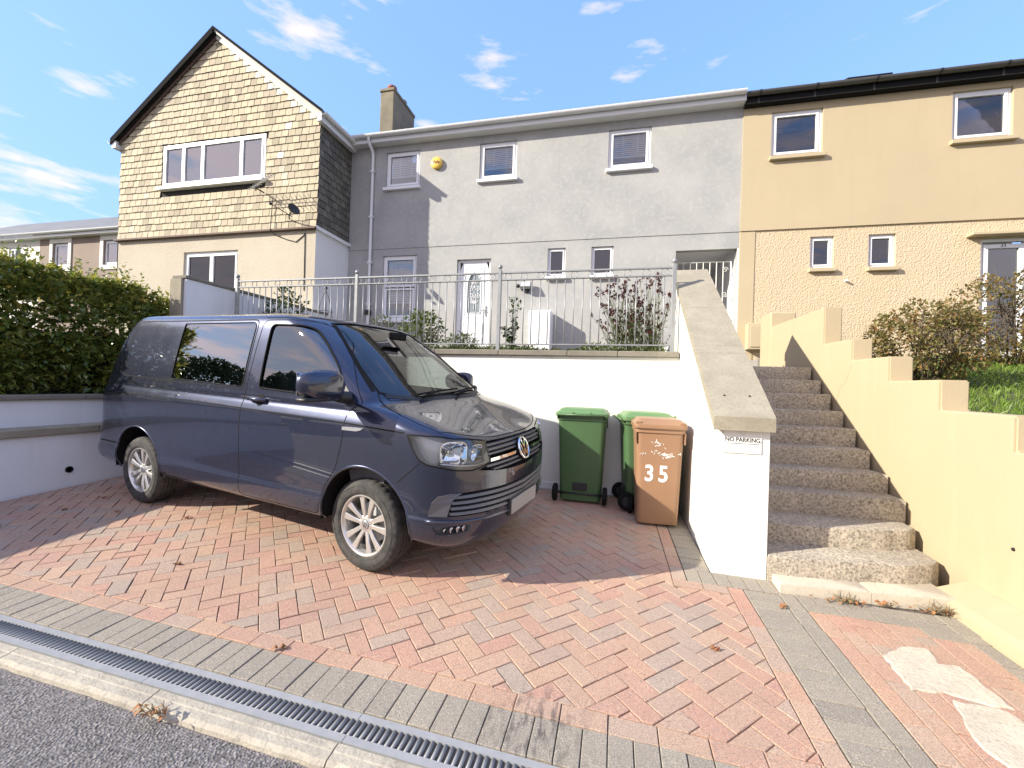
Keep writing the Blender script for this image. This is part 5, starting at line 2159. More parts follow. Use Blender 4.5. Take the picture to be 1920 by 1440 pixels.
# inner lining
inner = [f for k_ in ('body', 'doorR', 'doorL', 'bonnet') for f in parts[k_] if not (k_ == 'bonnet') and f.calc_center_median().z > 0.4 and f.calc_center_median().x < 0.25]
part_mesh('interior_lining', inner, MT['interior'], VAN, -0.03, True)
mb = MB()
mb.box((-2.4, -0.80, 0.30), (-0.45, 0.80, 0.40))
mb.box((-3.5, -0.48, 0.30), (-2.401, 0.48, 0.40))
mb.box((-0.449, -0.48, 0.30), (0.6, 0.48, 0.55))
mb.build('floor', MT['trim_black'], VAN)


def strip(name, pts, r, mat, parent=VAN, close=True, n=5):
    mb = MB()
    mb.tube(pts, r, n, close=close)
    return mb.build(name, mat, parent, smooth=True)


def flat_strip(pts, w, off, closed=False):
    """ribbon lying on the body, w wide"""
    mb = MB()
    N_ = len(pts)
    V = []
    for i, p in enumerate(pts):
        t = (pts[min(i + 1, N_ - 1)] - pts[max(i - 1, 0)]) if not closed else pts[(i + 1) % N_] - pts[i - 1]
        nn = base_normal(p)
        s_ = nn.cross(t).normalized()
        V += [p + s_ * w / 2 + nn * off, p - s_ * w / 2 + nn * off]
    Fs = [(2 * i, 2 * i + 1, (2 * i + 3) % (2 * N_), (2 * i + 2) % (2 * N_)) for i in range(N_ if closed else N_ - 1)]
    mb.add(V, Fs)
    return mb


def side_line(O_, sg, close=True, step=0.03):
    return [on_side(p.x, p.y, sg) for p in dense([Vector(q) for q in O_], step, close)]


for sd, sg in (('R', -1), ('L', 1)):
    flat_strip(side_line(O_door, sg), 0.0065, 0.0012, True).build('panel_gap', MT['rubber'], doors[sd], normals=False)
    strip('window_seal', side_line(O_dglass, sg, True, 0.02), 0.008, MT['rubber'], doors[sd])
    flat_strip(side_line(O_panel, sg, True, 0.02), 0.010, 0.0012, True).build('window_surround', MT['rubber'], VAN, normals=False)
    strip('window_seal', side_line(O_glass, sg, True, 0.02), 0.005, MT['rubber'])
    # mirror triangle
    mb = MB()
    tri = [on_side(a, b, sg, 0.006) for a, b in O_tri]
    tri2 = [on_side(a, b, sg, -0.01) for a, b in O_tri]
    m_ = len(tri)
    mb.add(tri + tri2, [tuple(range(m_))] + [(i, (i + 1) % m_, m_ + (i + 1) % m_, m_ + i) for i in range(m_)])
    mb.build('mirror_base', MT['trim_black'], doors[sd])
    # pillar gap, crease shadow line, bumper joint
    flat_strip([on_side(p.x, p.y, sg) for p in dense([Vector(q) for q in [(-3.66, 0.60), (-3.3, 0.60)]], 0.05, False)], 0.012, 0.0015).build('panel_gap', MT['rubber'], VAN, normals=False)
    flat_strip([on_side(p.x, p.y, sg) for p in dense([Vector(q) for q in [(0.535, 0.886), (0.357, 0.731)]], 0.03, False)], 0.006, 0.0012).build('panel_gap', MT['rubber'], VAN, normals=False)
    pil = [Vector(q) for q in [(-1.25, 1.893), (-0.95, 1.893), (-0.76, 1.868), (-0.62, 1.80)]]
    flat_strip([on_side(p.x, p.y, sg) for p in dense(pil, 0.04, False)], 0.008, 0.0012).build('panel_gap', MT['rubber'], VAN, normals=False)
    scr = [(sg * 0.52, 1.868), (sg * 0.58, 1.77), (sg * 0.66, 1.62), (sg * 0.735, 1.44), (sg * 0.775, 1.325)]
    flat_strip([on_front(p.x, p.y) for p in dense([Vector(q) for q in scr], 0.04, False)], 0.032, 0.0015).build('pillar_trim', MT['rubber'], VAN, normals=False)
    # silver wing badge
    bd = [(-0.153, 1.068), (0.045, 1.074), (0.02, 1.056), (-0.02, 1.046), (-0.153, 1.044)]
    mb = MB()
    a_, b_ = [on_side(x_, z_, sg, 0.006) for x_, z_ in bd], [on_side(x_, z_, sg, -0.004) for x_, z_ in bd]
    mb.add(a_ + b_, [tuple(range(5))] + [(i, (i + 1) % 5, 5 + (i + 1) % 5, 5 + i) for i in range(5)])
    mb.build('wing_badge', MT['silver'], VAN)
    # wheel arches: lip and liner
    for nm, (cx_, cz_, r_) in (('f', ARCH_F), ('r', ARCH_R)):
        pts, pin = [], []
        for i in range(41):
            an = radians(-12 + 204 * i / 40)
            x_, z_ = cx_ + r_ * cos(an), max(cz_ + r_ * sin(an), 0.34)
            p = on_side(x_, z_, sg, -0.004)
            pts.append(p)
        strip('arch_lip', pts, 0.011, MT['paint'], VAN, close=False, n=8)
        mb = MB()
        V, Fs = [], []
        for i in range(33):
            an = radians(-6 + 192 * i / 32)
            for yy in (0.938, 0.50):
                rr = r_ - 0.002 if yy > 0.9 else r_
                V.append((cx_ + rr * cos(an), sg * yy, cz_ + rr * sin(an)))
        for i in range(32):
            Fs.append((2 * i, 2 * i + 1, 2 * i + 3, 2 * i + 2))
        mb.add(V, Fs)
        k0 = len(mb.v)
        mb.add([(cx_ + r_ * cos(radians(-6 + 192 * i / 31)), sg * 0.50, cz_ + r_ * sin(radians(-6 + 192 * i / 31))) for i in range(32)], [tuple(range(32))])
        mb.build('arch_liner', MT['rubber'], VAN, normals=False)
    # sill strip and lower highlight
    flat_strip([on_side(p.x, p.y, sg) for p in dense([Vector((-2.47, 0.362)), Vector((-0.40, 0.350))], 0.06, False)], 0.018, 0.002).build('sill_trim', MT['silver'], VAN, normals=False)
    # door handle
    mb = MB()
    hp_ = [on_side(x_, 1.197, sg, o_) for x_, o_ in ((-1.215, 0.012), (-1.20, 0.034), (-1.12, 0.042), (-1.04, 0.034), (-1.022, 0.012))]
    mb.tube(hp_, [0.014, 0.016, 0.016, 0.016, 0.014], 8)
    hd = mb.build('handle', MT['paint'], doors[sd], smooth=True, angle=50)
    mb = MB()
    hc = [on_side(-1.09 + 0.05 * cos(2 * pi * i / 20), 1.197 + 0.05 * sin(2 * pi * i / 20), sg, 0.002) for i in range(20)]
    mb.add(hc, [tuple(range(20))])
    mb.build('handle_recess', MT['rubber'], doors[sd])
    mb = MB()
    mb.tube([on_side(-1.215, 1.185, sg, 0.02), on_side(-1.215, 1.21, sg, 0.02)], 0.013, 8)
    mb.build('handle_cap', MT['chrome'], doors[sd], smooth=True)
    # mirror
    mb = MB()
    NU, NV = 20, 12
    V = []
    for i in range(NV + 1):
        v_ = i / NV
        an1 = -pi / 2 + pi * v_
        for k_ in range(NU):
            an = 2 * pi * k_ / NU
            ex = 0.62
            fsg = lambda q: (abs(q) ** ex) * (1 if q >= 0 else -1)
            yy = 0.178 * fsg(sin(an1))
            zz_ = 0.105 * fsg(cos(an1)) * fsg(sin(an))
            xx = 0.085 * fsg(cos(an1)) * fsg(cos(an))
            tp = 1 - 0.16 * (yy / 0.178)
            if xx < 0:
                xx *= 0.45
            if sg < 0:
                V.append((-0.175 + xx * tp, sg * (1.145 + yy), 1.372 + zz_ * tp + 0.008 * yy / 0.178))
            else:      # the far mirror is folded in
                V.append((-0.36 - yy, 0.985 + xx * tp, 1.372 + zz_ * tp))
    Fs = [(i * NU + k_, i * NU + (k_ + 1) % NU, (i + 1) * NU + (k_ + 1) % NU, (i + 1) * NU + k_) for i in range(NV) for k_ in range(NU)]
    mb.add(V, Fs)
    mir = mb.build('mirror', MT['paint'], VAN, smooth=True)
    mb = MB()
    mb.tube([(-0.16, sg * 0.90, 1.275), (-0.165, sg * 0.97, 1.285), (-0.17, sg * 1.03, 1.30)], [0.05, 0.045, 0.04], 10)
    if sg < 0:
        mb.cbox((-0.215, sg * 1.145 - 0.16, 1.262), (-0.115, sg * 1.145 + 0.16, 1.292), 0.012)
    mb.build('mirror_arm', MT['trim_black'], mir, smooth=True, angle=50)
    if sg > 0:
        continue
    mb = MB()
    mb.cbox((-0.222, sg * 1.145 - 0.145, 1.30), (-0.2165, sg * 1.145 + 0.145, 1.455), 0.004)
    mb.build('mirror_glass', MT['chrome'], mir)
# waistline crease: its shadow drawn as a thin dark ribbon on the paint
for sg in (-1, 1):
    cr = [Vector(q) for q in [(-3.58, 1.118), (-2.82, 1.138), (-1.28, 1.116), (-0.17, 1.096), (0.40, 1.075)]]
    flat_strip([on_side(p.x, p.y, sg) for p in dense(cr, 0.05, False)], 0.009, 0.0015).build('waist_shadow', MT['rubber'], VAN, normals=False)
# ---- front: bonnet gap
hood3 = []
for a, b in dense([Vector(q) for q in O_hood], 0.03, True):
    h = BASE_BVH.ray_cast(Vector((a, b, 3)), Vector((0, 0, -1)))
    if h[0] is not None:
        hood3.append(h[0])
flat_strip(hood3, 0.008, 0.0012, True).build('panel_gap', MT['rubber'], VAN, normals=False)
scr3 = [on_front(p.x, p.y) for p in dense([Vector(q) for q in O_screen], 0.03, True)]
flat_strip(scr3, 0.022, 0.002, True).build('screen_seal', MT['rubber'], VAN, normals=False)
# cowl panel below the screen
cw = [on_front(p.x, p.y) for p in dense([Vector(q) for q in [(-0.72, 1.292), (-0.40, 1.262), (0, 1.262), (0.40, 1.262), (0.72, 1.292)]], 0.04, False)]
flat_strip(cw, 0.045, 0.003).build('cowl_panel', MT['trim_black'], VAN, normals=False)
# wipers
for (y0, y1) in ((-0.42, 0.22), (0.12, 0.66)):
    mb = MB()
    a = on_front(y0, 1.285, 0.02)
    b = on_front(y1, 1.315, 0.022)
    mb.tube([a.lerp(b, i / 8) + base_normal(a.lerp(b, i / 8)) * 0.006 * sin(pi * i / 8) for i in range(9)], 0.009, 6)
    c = on_front(y0 + 0.02, 1.262, 0.02)
    mb.tube([c, a.lerp(b, 0.5) + Vector((0.012, 0, 0.012))], 0.010, 6)
    mb.build('wiper', MT['rubber'], VAN, smooth=True)

# ---- upper grille
lim = lambda z_: max(y_ for y_, zz_ in gl_half if False) if False else None


def grille_half_w(z_):
    for a, b in zip(gl_half[2:6], gl_half[3:6]):
        if b[1] <= z_ <= a[1]:
            t = (z_ - a[1]) / (b[1] - a[1])
            return abs(a[0] + (b[0] - a[0]) * t)
    return 0.5


def front_box(mb, yl, yr, z0, z1, d0, d1, n_=28, taper=0.0):
    """bar that follows the nose: d0 outer, d1 inner depth behind the skin"""
    V = []
    for i in range(n_ + 1):
        y_ = yl + (yr - yl) * i / n_
        zc = (z0 + z1) / 2
        p = on_front(y_, zc)
        V += [(p.x - d0, y_, z0), (p.x - d0 + 0.0, y_, z1), (p.x - d1, y_, z1), (p.x - d1, y_, z0)]
    Fs = []
    for i in range(n_):
        for k_ in range(4):
            Fs.append((i * 4 + k_, i * 4 + (k_ + 1) % 4, (i + 1) * 4 + (k_ + 1) % 4, (i + 1) * 4 + k_))
    Fs += [(0, 1, 2, 3), tuple(n_ * 4 + k_ for k_ in (3, 2, 1, 0))]
    mb.add(V, Fs)


mb = MB()
bk = [on_front(y_, z_) - Vector((0.05, 0, 0)) for y_, z_ in O_grille]
bk2 = [on_front(y_, z_) for y_, z_ in O_grille]
m_ = len(bk)
mb.add(bk, [tuple(range(m_))])
mb.add(bk + bk2, [(i, (i + 1) % m_, m_ + (i + 1) % m_, m_ + i) for i in range(m_)])
grille = mb.build('grille', MT['rubber'], VAN)
for (zc, h_, mat_, d0) in ((0.972, 0.016, 'grey_plastic', 0.008), (0.943, 0.018, 'grey_plastic', 0.004), (0.912, 0.014, 'grey_plastic', 0.010), (0.872, 0.024, 'chrome', 0.002), (0.833, 0.016, 'grey_plastic', 0.008), (0.800, 0.014, 'grey_plastic', 0.012)):
    w_ = (0.515 if zc > 0.86 else 0.56 if zc > 0.82 else 0.48)
    mb = MB()
    front_box(mb, -w_, w_, zc - h_ / 2, zc + h_ / 2, d0, d0 + 0.03)
    mb.build('bar', MT[mat_], grille)
# maker's roundel
pc = on_front(0, 0.885, 0.012)
nn = base_normal(on_front(0, 0.885))
ez = (Vector((0, 0, 1)) - nn * nn.z).normalized()
ey = ez.cross(nn)
EM = Matrix(((ey.x, ez.x, nn.x, pc.x), (ey.y, ez.y, nn.y, pc.y), (ey.z, ez.z, nn.z, pc.z), (0, 0, 0, 1)))
mb = MB()
mb.lathe([(0.001, -0.03), (0.092, -0.03), (0.092, 0.0), (0.086, 0.004), (0.001, 0.004)], 32, EM)
em = mb.build('emblem', MT['rubber'], VAN, smooth=True, angle=40)
mb = MB()
mb.lathe([(0.078, 0.0), (0.080, 0.010), (0.086, 0.013), (0.092, 0.010), (0.094, 0.0)], 36, EM, close=True)
mb.build('ring', MT['chrome'], em, smooth=True, angle=50)


def stroke(mb, a, b, w_, M):
    a, b = Vector(a), Vector(b)
    d = (b - a).normalized()
    p = Vector((-d.y, d.x)) * w_ / 2
    q = [a + p, a - p, b - p, b + p]
    mb.add([M @ Vector((v.x, v.y, 0.003)) for v in q] + [M @ Vector((v.x, v.y, 0.012)) for v in q], [(0, 1, 2, 3), (7, 6, 5, 4), (0, 4, 5, 1), (1, 5, 6, 2), (2, 6, 7, 3), (3, 7, 4, 0)])


mb = MB()
for pts in ([(-0.036, 0.070), (0.0, 0.006), (0.036, 0.070)], [(-0.067, 0.042), (-0.030, -0.062), (0.0, -0.004), (0.030, -0.062), (0.067, 0.042)]):
    for a, b in zip(pts, pts[1:]):
        stroke(mb, a, b, 0.0135, EM)
mb.build('letters', MT['chrome'], em)
# model badge on the bumper
pb = on_front(-0.25, 0.725, 0.003)
nb = base_normal(on_front(-0.25, 0.725))
ez = (Vector((0, 0, 1)) - nb * nb.z).normalized()
ey = ez.cross(nb)
text_mesh('badge', 'T6', 0.05, MT['silver'], VAN, Matrix(((ey.x, ez.x, nb.x, pb.x), (ey.y, ez.y, nb.y, pb.y), (ey.z, ez.z, nb.z, pb.z), (0, 0, 0, 1))), 0.002)

# ---- lower grille
mb = MB()
bk = [on_front(y_, z_) - Vector((0.06, 0, 0)) for y_, z_ in O_lower]
bk2 = [on_front(y_, z_) for y_, z_ in O_lower]
m_ = len(bk)
mb.add(bk, [tuple(range(m_))])
mb.add(bk + bk2, [(i, (i + 1) % m_, m_ + (i + 1) % m_, m_ + i) for i in range(m_)])
lgr = mb.build('lower_grille', MT['rubber'], VAN)


def lg_lim(y_, top):
    pts = lg_half[:4] if top else list(reversed(lg_half[6:]))
    y_ = -abs(y_)
    for a, b in zip(pts, pts[1:]):
        if b[0] <= y_ <= a[0]:
            t = (y_ - a[0]) / (b[0] - a[0])
            return a[1] + (b[1] - a[1]) * t
    return pts[-1][1]


for k_ in range(4):
    mb = MB()
    V = []
    n_ = 36
    for i in range(n_ + 1):
        y_ = -0.83 + 1.66 * i / n_
        zt, zb = lg_lim(y_, True), lg_lim(y_, False)
        zc = zb + (zt - zb) * (0.10 + 0.235 * k_)
        h_ = (zt - zb) * 0.055
        p = on_front(y_, zc)
        V += [(p.x - 0.004, y_, zc - h_), (p.x - 0.012, y_, zc + h_), (p.x - 0.05, y_, zc + h_ * 1.2), (p.x - 0.05, y_, zc - h_ * 1.2)]
    Fs = []
    for i in range(n_):
        for q in range(4):
            Fs.append((i * 4 + q, i * 4 + (q + 1) % 4, (i + 1) * 4 + (q + 1) % 4, (i + 1) * 4 + q))
    Fs += [(0, 1, 2, 3), tuple(n_ * 4 + q for q in (3, 2, 1, 0))]
    mb.add(V, Fs)
    mb.build('bar', MT['grey_plastic'], lgr)
for sg in (-1, 1):
    o_ = [(-0.915, 0.532), (-0.912, 0.625), (-0.895, 0.668), (-0.84, 0.685), (-0.78, 0.684), (-0.815, 0.665), (-0.838, 0.63), (-0.85, 0.53)]
    mb = MB()
    A = [on_front(sg * -y_, z_, 0.010) for y_, z_ in o_]
    B = [on_front(sg * -y_, z_, -0.02) for y_, z_ in o_]
    m_ = len(A)
    quads = [(0, 1, 6, 7), (1, 2, 5, 6), (2, 3, 4, 5)]
    mb.add(A + B, quads + [(i, (i + 1) % m_, m_ + (i + 1) % m_, m_ + i) for i in range(m_)])
    mb.build('grille_surround', MT['grey_plastic'], VAN)
    # fog lamp
    mb = MB()
    A = [on_front(sg * -y_, z_) for y_, z_ in O_fog]
    B = [p - Vector((0.05, 0, 0)) for p in A]
    m_ = len(A)
    mb.add(A + B, [tuple(range(m_, 2 * m_))] + [(i, (i + 1) % m_, m_ + (i + 1) % m_, m_ + i) for i in range(m_)])
    fg = mb.build('fog_lamp', MT['grey_plastic'], VAN)
    mb = MB()
    for yy, rr in ((-0.785, 0.026), (-0.745, 0.024), (-0.825, 0.024), (-0.86, 0.016)):
        p = on_front(sg * -yy, 0.428, -0.02)
        Mx = Matrix.Translation(p) @ Matrix.Rotation(pi / 2, 4, 'Y')
        mb.lathe([(0.002, -0.01), (rr * 0.6, -0.004), (rr, 0.012), (rr * 0.96, 0.014), (0.002, 0.016)], 14, Mx)
    mb.build('lamp', MT['chrome'], fg, smooth=True, angle=50)
    # headlamp
    lens_faces = parts['lens' + ('R' if sg < 0 else 'L')]
    hl = part_mesh('headlight', lens_faces, MT['lens'], VAN, 0.001)
    part_mesh('housing', lens_faces, MT['lamp_bowl'], hl, -0.075)
    edge = [Vector((p.x, p.y * -sg, p.z)) for p in HL]
    out3 = []
    for p in dense(edge, 0.03, True):
        q = BASE_BVH.find_nearest(p)[0]
        out3.append(q)
    mb = MB()
    mm = len(out3)
    inn = [q - base_normal(q) * 0.078 for q in out3]
    mb.add(out3 + inn, [(i, (i + 1) % mm, mm + (i + 1) % mm, mm + i) for i in range(mm)])
    mb.build('rim_wall', MT['lamp_bowl'], hl, normals=False)
    flat_strip(out3, 0.010, 0.0015, True).build('seal', MT['rubber'], hl, normals=False)
    dv = Vector((0.80, sg * 0.60, 0.0)).normalized()
    dv2 = Vector((0.97, sg * 0.25, 0.0)).normalized()
    for (yc, zc, w_, h_, dd) in ((-0.815, 0.955, 0.098, 0.080, dv), (-0.635, 0.945, 0.058, 0.058, dv2)):
        p = on_front(sg * -yc, zc, -0.028)
        sv = Vector((0, 0, 1)).cross(dd)
        LM = Matrix(((sv.x, 0, dd.x, p.x), (sv.y, 0, dd.y, p.y), (sv.z, 1, dd.z, p.z), (0, 0, 0, 1)))
        mb = MB()
        N_ = 28
        V, Fs = [], []
        for r_, dz in ((1.0, 0.012), (0.97, 0.012), (0.72, -0.03), (0.35, -0.045), (0.12, -0.048)):
            for i in range(N_):
                an = 2 * pi * i / N_
                q = 0.55
                cx_, sx_ = (abs(cos(an)) ** q) * (1 if cos(an) >= 0 else -1), (abs(sin(an)) ** q) * (1 if sin(an) >= 0 else -1)
                V.append(LM @ Vector((w_ * r_ * cx_, h_ * r_ * sx_, dz)))
        for a in range(4):
            for i in range(N_):
                Fs.append((a * N_ + i, a * N_ + (i + 1) % N_, (a + 1) * N_ + (i + 1) % N_, (a + 1) * N_ + i))
        mb.add(V, Fs)
        mb.build('reflector', MT['chrome'], hl, smooth=True, angle=30)
        mb = MB()
        mb.sphere((0, 0, -0.03), 0.016, 10, 8, LM)
        mb.build('bulb', MT['lens'], hl, smooth=True)
    ds = [(-0.90, 0.885), (-0.80, 0.868), (-0.66, 0.858), (-0.56, 0.868)]
    mb = MB()
    pts = [on_front(sg * -p.x, p.y, -0.016) for p in dense([Vector(q) for q in ds], 0.03, False)]
    mb.tube(pts, 0.012, 6)
    mb.build('light_strip', MT['silver'], hl, smooth=True)
# number plate, blurred out in the photograph: left blank
mb = MB()
V = []
p0 = on_front(0, 0.46)
mb.cbox((0.914, -0.26, 0.405), (0.926, 0.26, 0.52), 0.003)
mb.build('number_plate', MT['plate'], VAN)
mb = MB()
mb.cbox((0.86, -0.275, 0.395), (0.9135, 0.275, 0.53), 0.006)
mb.build('plate_holder', MT['trim_black'], VAN)
# bumper ridge
rg = [on_front(p.x, p.y, 0.0) for p in dense([Vector(q) for q in [(-0.925, 0.498), (-0.82, 0.487), (-0.57, 0.462), (-0.2, 0.436), (0.2, 0.436), (0.57, 0.462), (0.82, 0.487), (0.925, 0.498)]], 0.03, False)]
strip('bumper_ridge', rg, 0.012, MT['paint'], VAN, close=False, n=8)

# ---- wheels
def make_wheel():
    root = bpy.data.objects.new('wheel', None)
    COL.objects.link(root)
    # local: wheel axis is y, outer face toward -y
    RX = Matrix.Rotation(pi / 2, 4, 'X')      # local z -> -y
    R_, W_ = 0.343, 0.108
    prof = [(0.222, 0.085), (0.235, 0.098), (0.265, 0.106), (0.300, 0.104), (0.322, 0.094)]
    mb = MB()
    N_ = 144
    rows = [(0.222, -0.085), (0.235, -0.098), (0.265, -0.106), (0.300, -0.103), (0.324, -0.092), (0.338, -0.076), (R_, -0.060), (R_, -0.040), (R_ - .009, -0.038), (R_ - .009, -0.030), (R_, -0.028), (R_, -0.004), (R_ - .009, -0.002), (R_ - .009, 0.006), (R_, 0.008), (R_, 0.030), (R_ - .009, 0.032), (R_ - .009, 0.040), (R_, 0.042), (R_, 0.060), (0.338, 0.076), (0.324, 0.092), (0.300, 0.103), (0.265, 0.106), (0.235, 0.098), (0.222, 0.085)]
    V, Fs = [], []
    for ri, (r_, z_) in enumerate(rows):
        for i in range(N_):
            a = 2 * pi * i / N_
            rr = r_
            if r_ > 0.33 and i % 4 == 0 and abs(z_) > 0.035:
                rr -= 0.0055
            V.append(RX @ Vector((rr * cos(a), rr * sin(a), z_)))
    for ri in range(len(rows) - 1):
        for i in range(N_):
            Fs.append((ri * N_ + i, ri * N_ + (i + 1) % N_, (ri + 1) * N_ + (i + 1) % N_, (ri + 1) * N_ + i))
    mb.add(V, Fs)
    ty = mb.build('tyre', MT['tyre'], root, smooth=True, angle=28)
    mb = MB()
    for r0 in (0.246, 0.292):
        mb.tube([RX @ Vector((r0 * cos(2 * pi * i / 48), r0 * sin(2 * pi * i / 48), 0.1045 if r0 > 0.26 else 0.1015)) for i in range(48)], 0.002, 5, close=True)
    mb.build('sidewall_rib', MT['tyre'], ty, smooth=True)
    mb = MB()
    mb.lathe([(0.229, 0.088), (0.226, 0.094), (0.219, 0.094), (0.210, 0.086), (0.203, 0.060), (0.200, -0.08), (0.228, -0.088), (0.2285, 0.0)], 64, RX, close=True)
    rim = mb.build('rim', MT['alloy'], root, smooth=True, angle=35)
    for k_ in range(5):
        for s_ in (-1, 1):
            th = 2 * pi * k_ / 5 + pi / 2
            ah, ar = th + s_ * radians(17), th + s_ * radians(14.5)
            ph, pr = Vector((0.055 * cos(ah), 0.055 * sin(ah), 0.066)), Vector((0.2085 * cos(ar), 0.2085 * sin(ar), 0.082))
            d = (pr - ph)
            d2 = Vector((d.x, d.y, 0)).normalized()
            sv = Vector((-d2.y, d2.x, 0))
            mb = MB()
            sec = []
            for p, w_, dp in ((ph - d * 0.12, 0.0145, 0.034), (ph.lerp(pr, 0.45) + Vector((0, 0, 0.004)), 0.018, 0.030), (pr, 0.0265, 0.026)):
                sec.append([p + sv * w_ + Vector((0, 0, -0.006)), p + sv * (w_ - 0.005), p - sv * (w_ - 0.005), p - sv * w_ + Vector((0, 0, -0.006)), p - sv * w_ * 0.9 + Vector((0, 0, -dp)), p + sv * w_ * 0.9 + Vector((0, 0, -dp))])
            V = [RX @ q for ss in sec for q in ss]
            Fs = [(a * 6 + i, a * 6 + (i + 1) % 6, (a + 1) * 6 + (i + 1) % 6, (a + 1) * 6 + i) for a in range(2) for i in range(6)] + [tuple(range(6)), tuple(range(17, 11, -1))]
            mb.add(V, Fs)
            mb.build('spoke', MT['alloy'], root)
    mb = MB()
    mb.lathe([(0.072, 0.02), (0.070, 0.058), (0.060, 0.066), (0.036, 0.068), (0.034, 0.062)], 30, RX)
    hub = mb.build('hub', MT['alloy'], root, smooth=True, angle=35)
    mb = MB()
    mb.lathe([(0.033, 0.060), (0.032, 0.072), (0.026, 0.075), (0.001, 0.076)], 24, RX)
    mb.build('hub_cap', MT['silver'], root, smooth=True, angle=35)
    mb = MB()
    RE = RX @ Matrix.Translation((0, 0, 0.0725)) @ Matrix.Scale(0.30, 4)
    for pts in ([(-0.036, 0.070), (0.0, 0.006), (0.036, 0.070)], [(-0.067, 0.042), (-0.030, -0.062), (0.0, -0.004), (0.030, -0.062), (0.067, 0.042)]):
        for a, b in zip(pts, pts[1:]):
            stroke(mb, a, b, 0.0135, RE)
    mb.build('hub_mark', MT['trim_black'], root)
    for k_ in range(5):
        th = 2 * pi * k_ / 5 - pi / 2
        mb = MB()
        mb.lathe([(0.013, 0.03), (0.013, 0.058), (0.009, 0.061)], 8, RX @ Matrix.Translation((0.056 * cos(th), 0.056 * sin(th), 0)))
        mb.build('wheel_bolt', MT['trim_black'], root)
    mb = MB()
    mb.lathe([(0.001, -0.01), (0.15, -0.01), (0.15, -0.03), (0.001, -0.03)], 40, RX)
    mb.build('brake_disc', MT['lamp_bowl'], root, smooth=True, angle=30)
    mb = MB()
    mb.lathe([(0.001, -0.085), (0.199, -0.085), (0.199, -0.095), (0.001, -0.095)], 40, RX)
    mb.build('inner_disc', MT['trim_black'], root)
    return root


w0 = make_wheel()
for i, (x_, y_, rz) in enumerate(((0.01, -0.790, radians(-3)), (-2.965, -0.790, 0), (0.01, 0.790, pi - radians(3)), (-2.965, 0.790, pi))):
    w = w0 if i == 0 else copy_tree(w0)
    w.parent = VAN
    w.matrix_basis = Matrix.Translation((x_, y_, 0.343)) @ Matrix.Rotation(rz, 4, 'Z') @ Matrix.Rotation(radians(11 * i + 6), 4, 'Y')

# ---- cab interior
mb = MB()
dash = []
for yy in (-0.80, -0.4, 0.0, 0.4, 0.80):
    dash.append(yy)
mb.prism([(0.12, 0.62), (0.22, 1.0), (0.16, 1.17), (0.02, 1.235), (-0.10, 1.21), (-0.26, 1.14), (-0.30, 1.02), (-0.18, 0.62)], -0.82, 0.82, 'y')
V2 = [(p[0], p[1], p[2]) for p in mb.v]
mb.build('dashboard', MT['interior'], VAN, smooth=True, angle=30)
mb = MB()
SWM = Matrix.Translation((-0.40, -0.42, 1.12)) @ Matrix.Rotation(radians(-62), 4, 'Y')
mb.tube([SWM @ Vector((0.19 * cos(2 * pi * i / 28), 0.19 * sin(2 * pi * i / 28), 0)) for i in range(28)], 0.016, 6, close=True)
mb.tube([SWM @ Vector((-0.18, 0, 0)), SWM @ Vector((0, 0, -0.03)), SWM @ Vector((0, 0.18, 0))], 0.02, 6)
mb.tube([SWM @ Vector((0, -0.18, 0)), SWM @ Vector((0, 0, -0.03))], 0.02, 6)
mb.build('steering_wheel', MT['rubber'], VAN, smooth=True)
for (yc, w_) in ((-0.45, 0.26), (0.20, 0.22), (0.62, 0.22)):
    mb = MB()
    mb.cbox((-1.10, yc - w_, 0.72), (-0.55, yc + w_, 0.88), 0.05)
    Mx = Matrix.Translation((-1.08, yc, 0.86)) @ Matrix.Rotation(radians(-12), 4, 'Y')
    mb.cbox((-0.09, -w_, 0), (0.08, w_, 0.58), 0.05, Mx)
    st_ = mb.build('seat', MT['interior'], VAN, smooth=True, angle=40)
    mb = MB()
    Mh = Matrix.Translation((-1.20, yc, 1.47)) @ Matrix.Rotation(radians(-10), 4, 'Y')
    mb.cbox((-0.06, -0.13, 0), (0.06, 0.13, 0.20), 0.045, Mh)
    mb.tube([(-1.18, yc - 0.05, 1.40), (-1.19, yc - 0.05, 1.50)], 0.007, 5)
    mb.build('headrest', MT['interior'], st_, smooth=True, angle=40)
mb = MB()
mb.box((-1.62, -0.84, 0.4), (-1.60, 0.84, 1.45))
mb.build('bulkhead', MT['interior'], VAN)
mb = MB()
mb.cbox((-0.30, -0.12, 1.79), (-0.26, 0.12, 1.86), 0.015, Matrix.Translation((-0.18, 0, -0.02)))
mb.build('rear_view_mirror', MT['rubber'], VAN)
vbm.free()
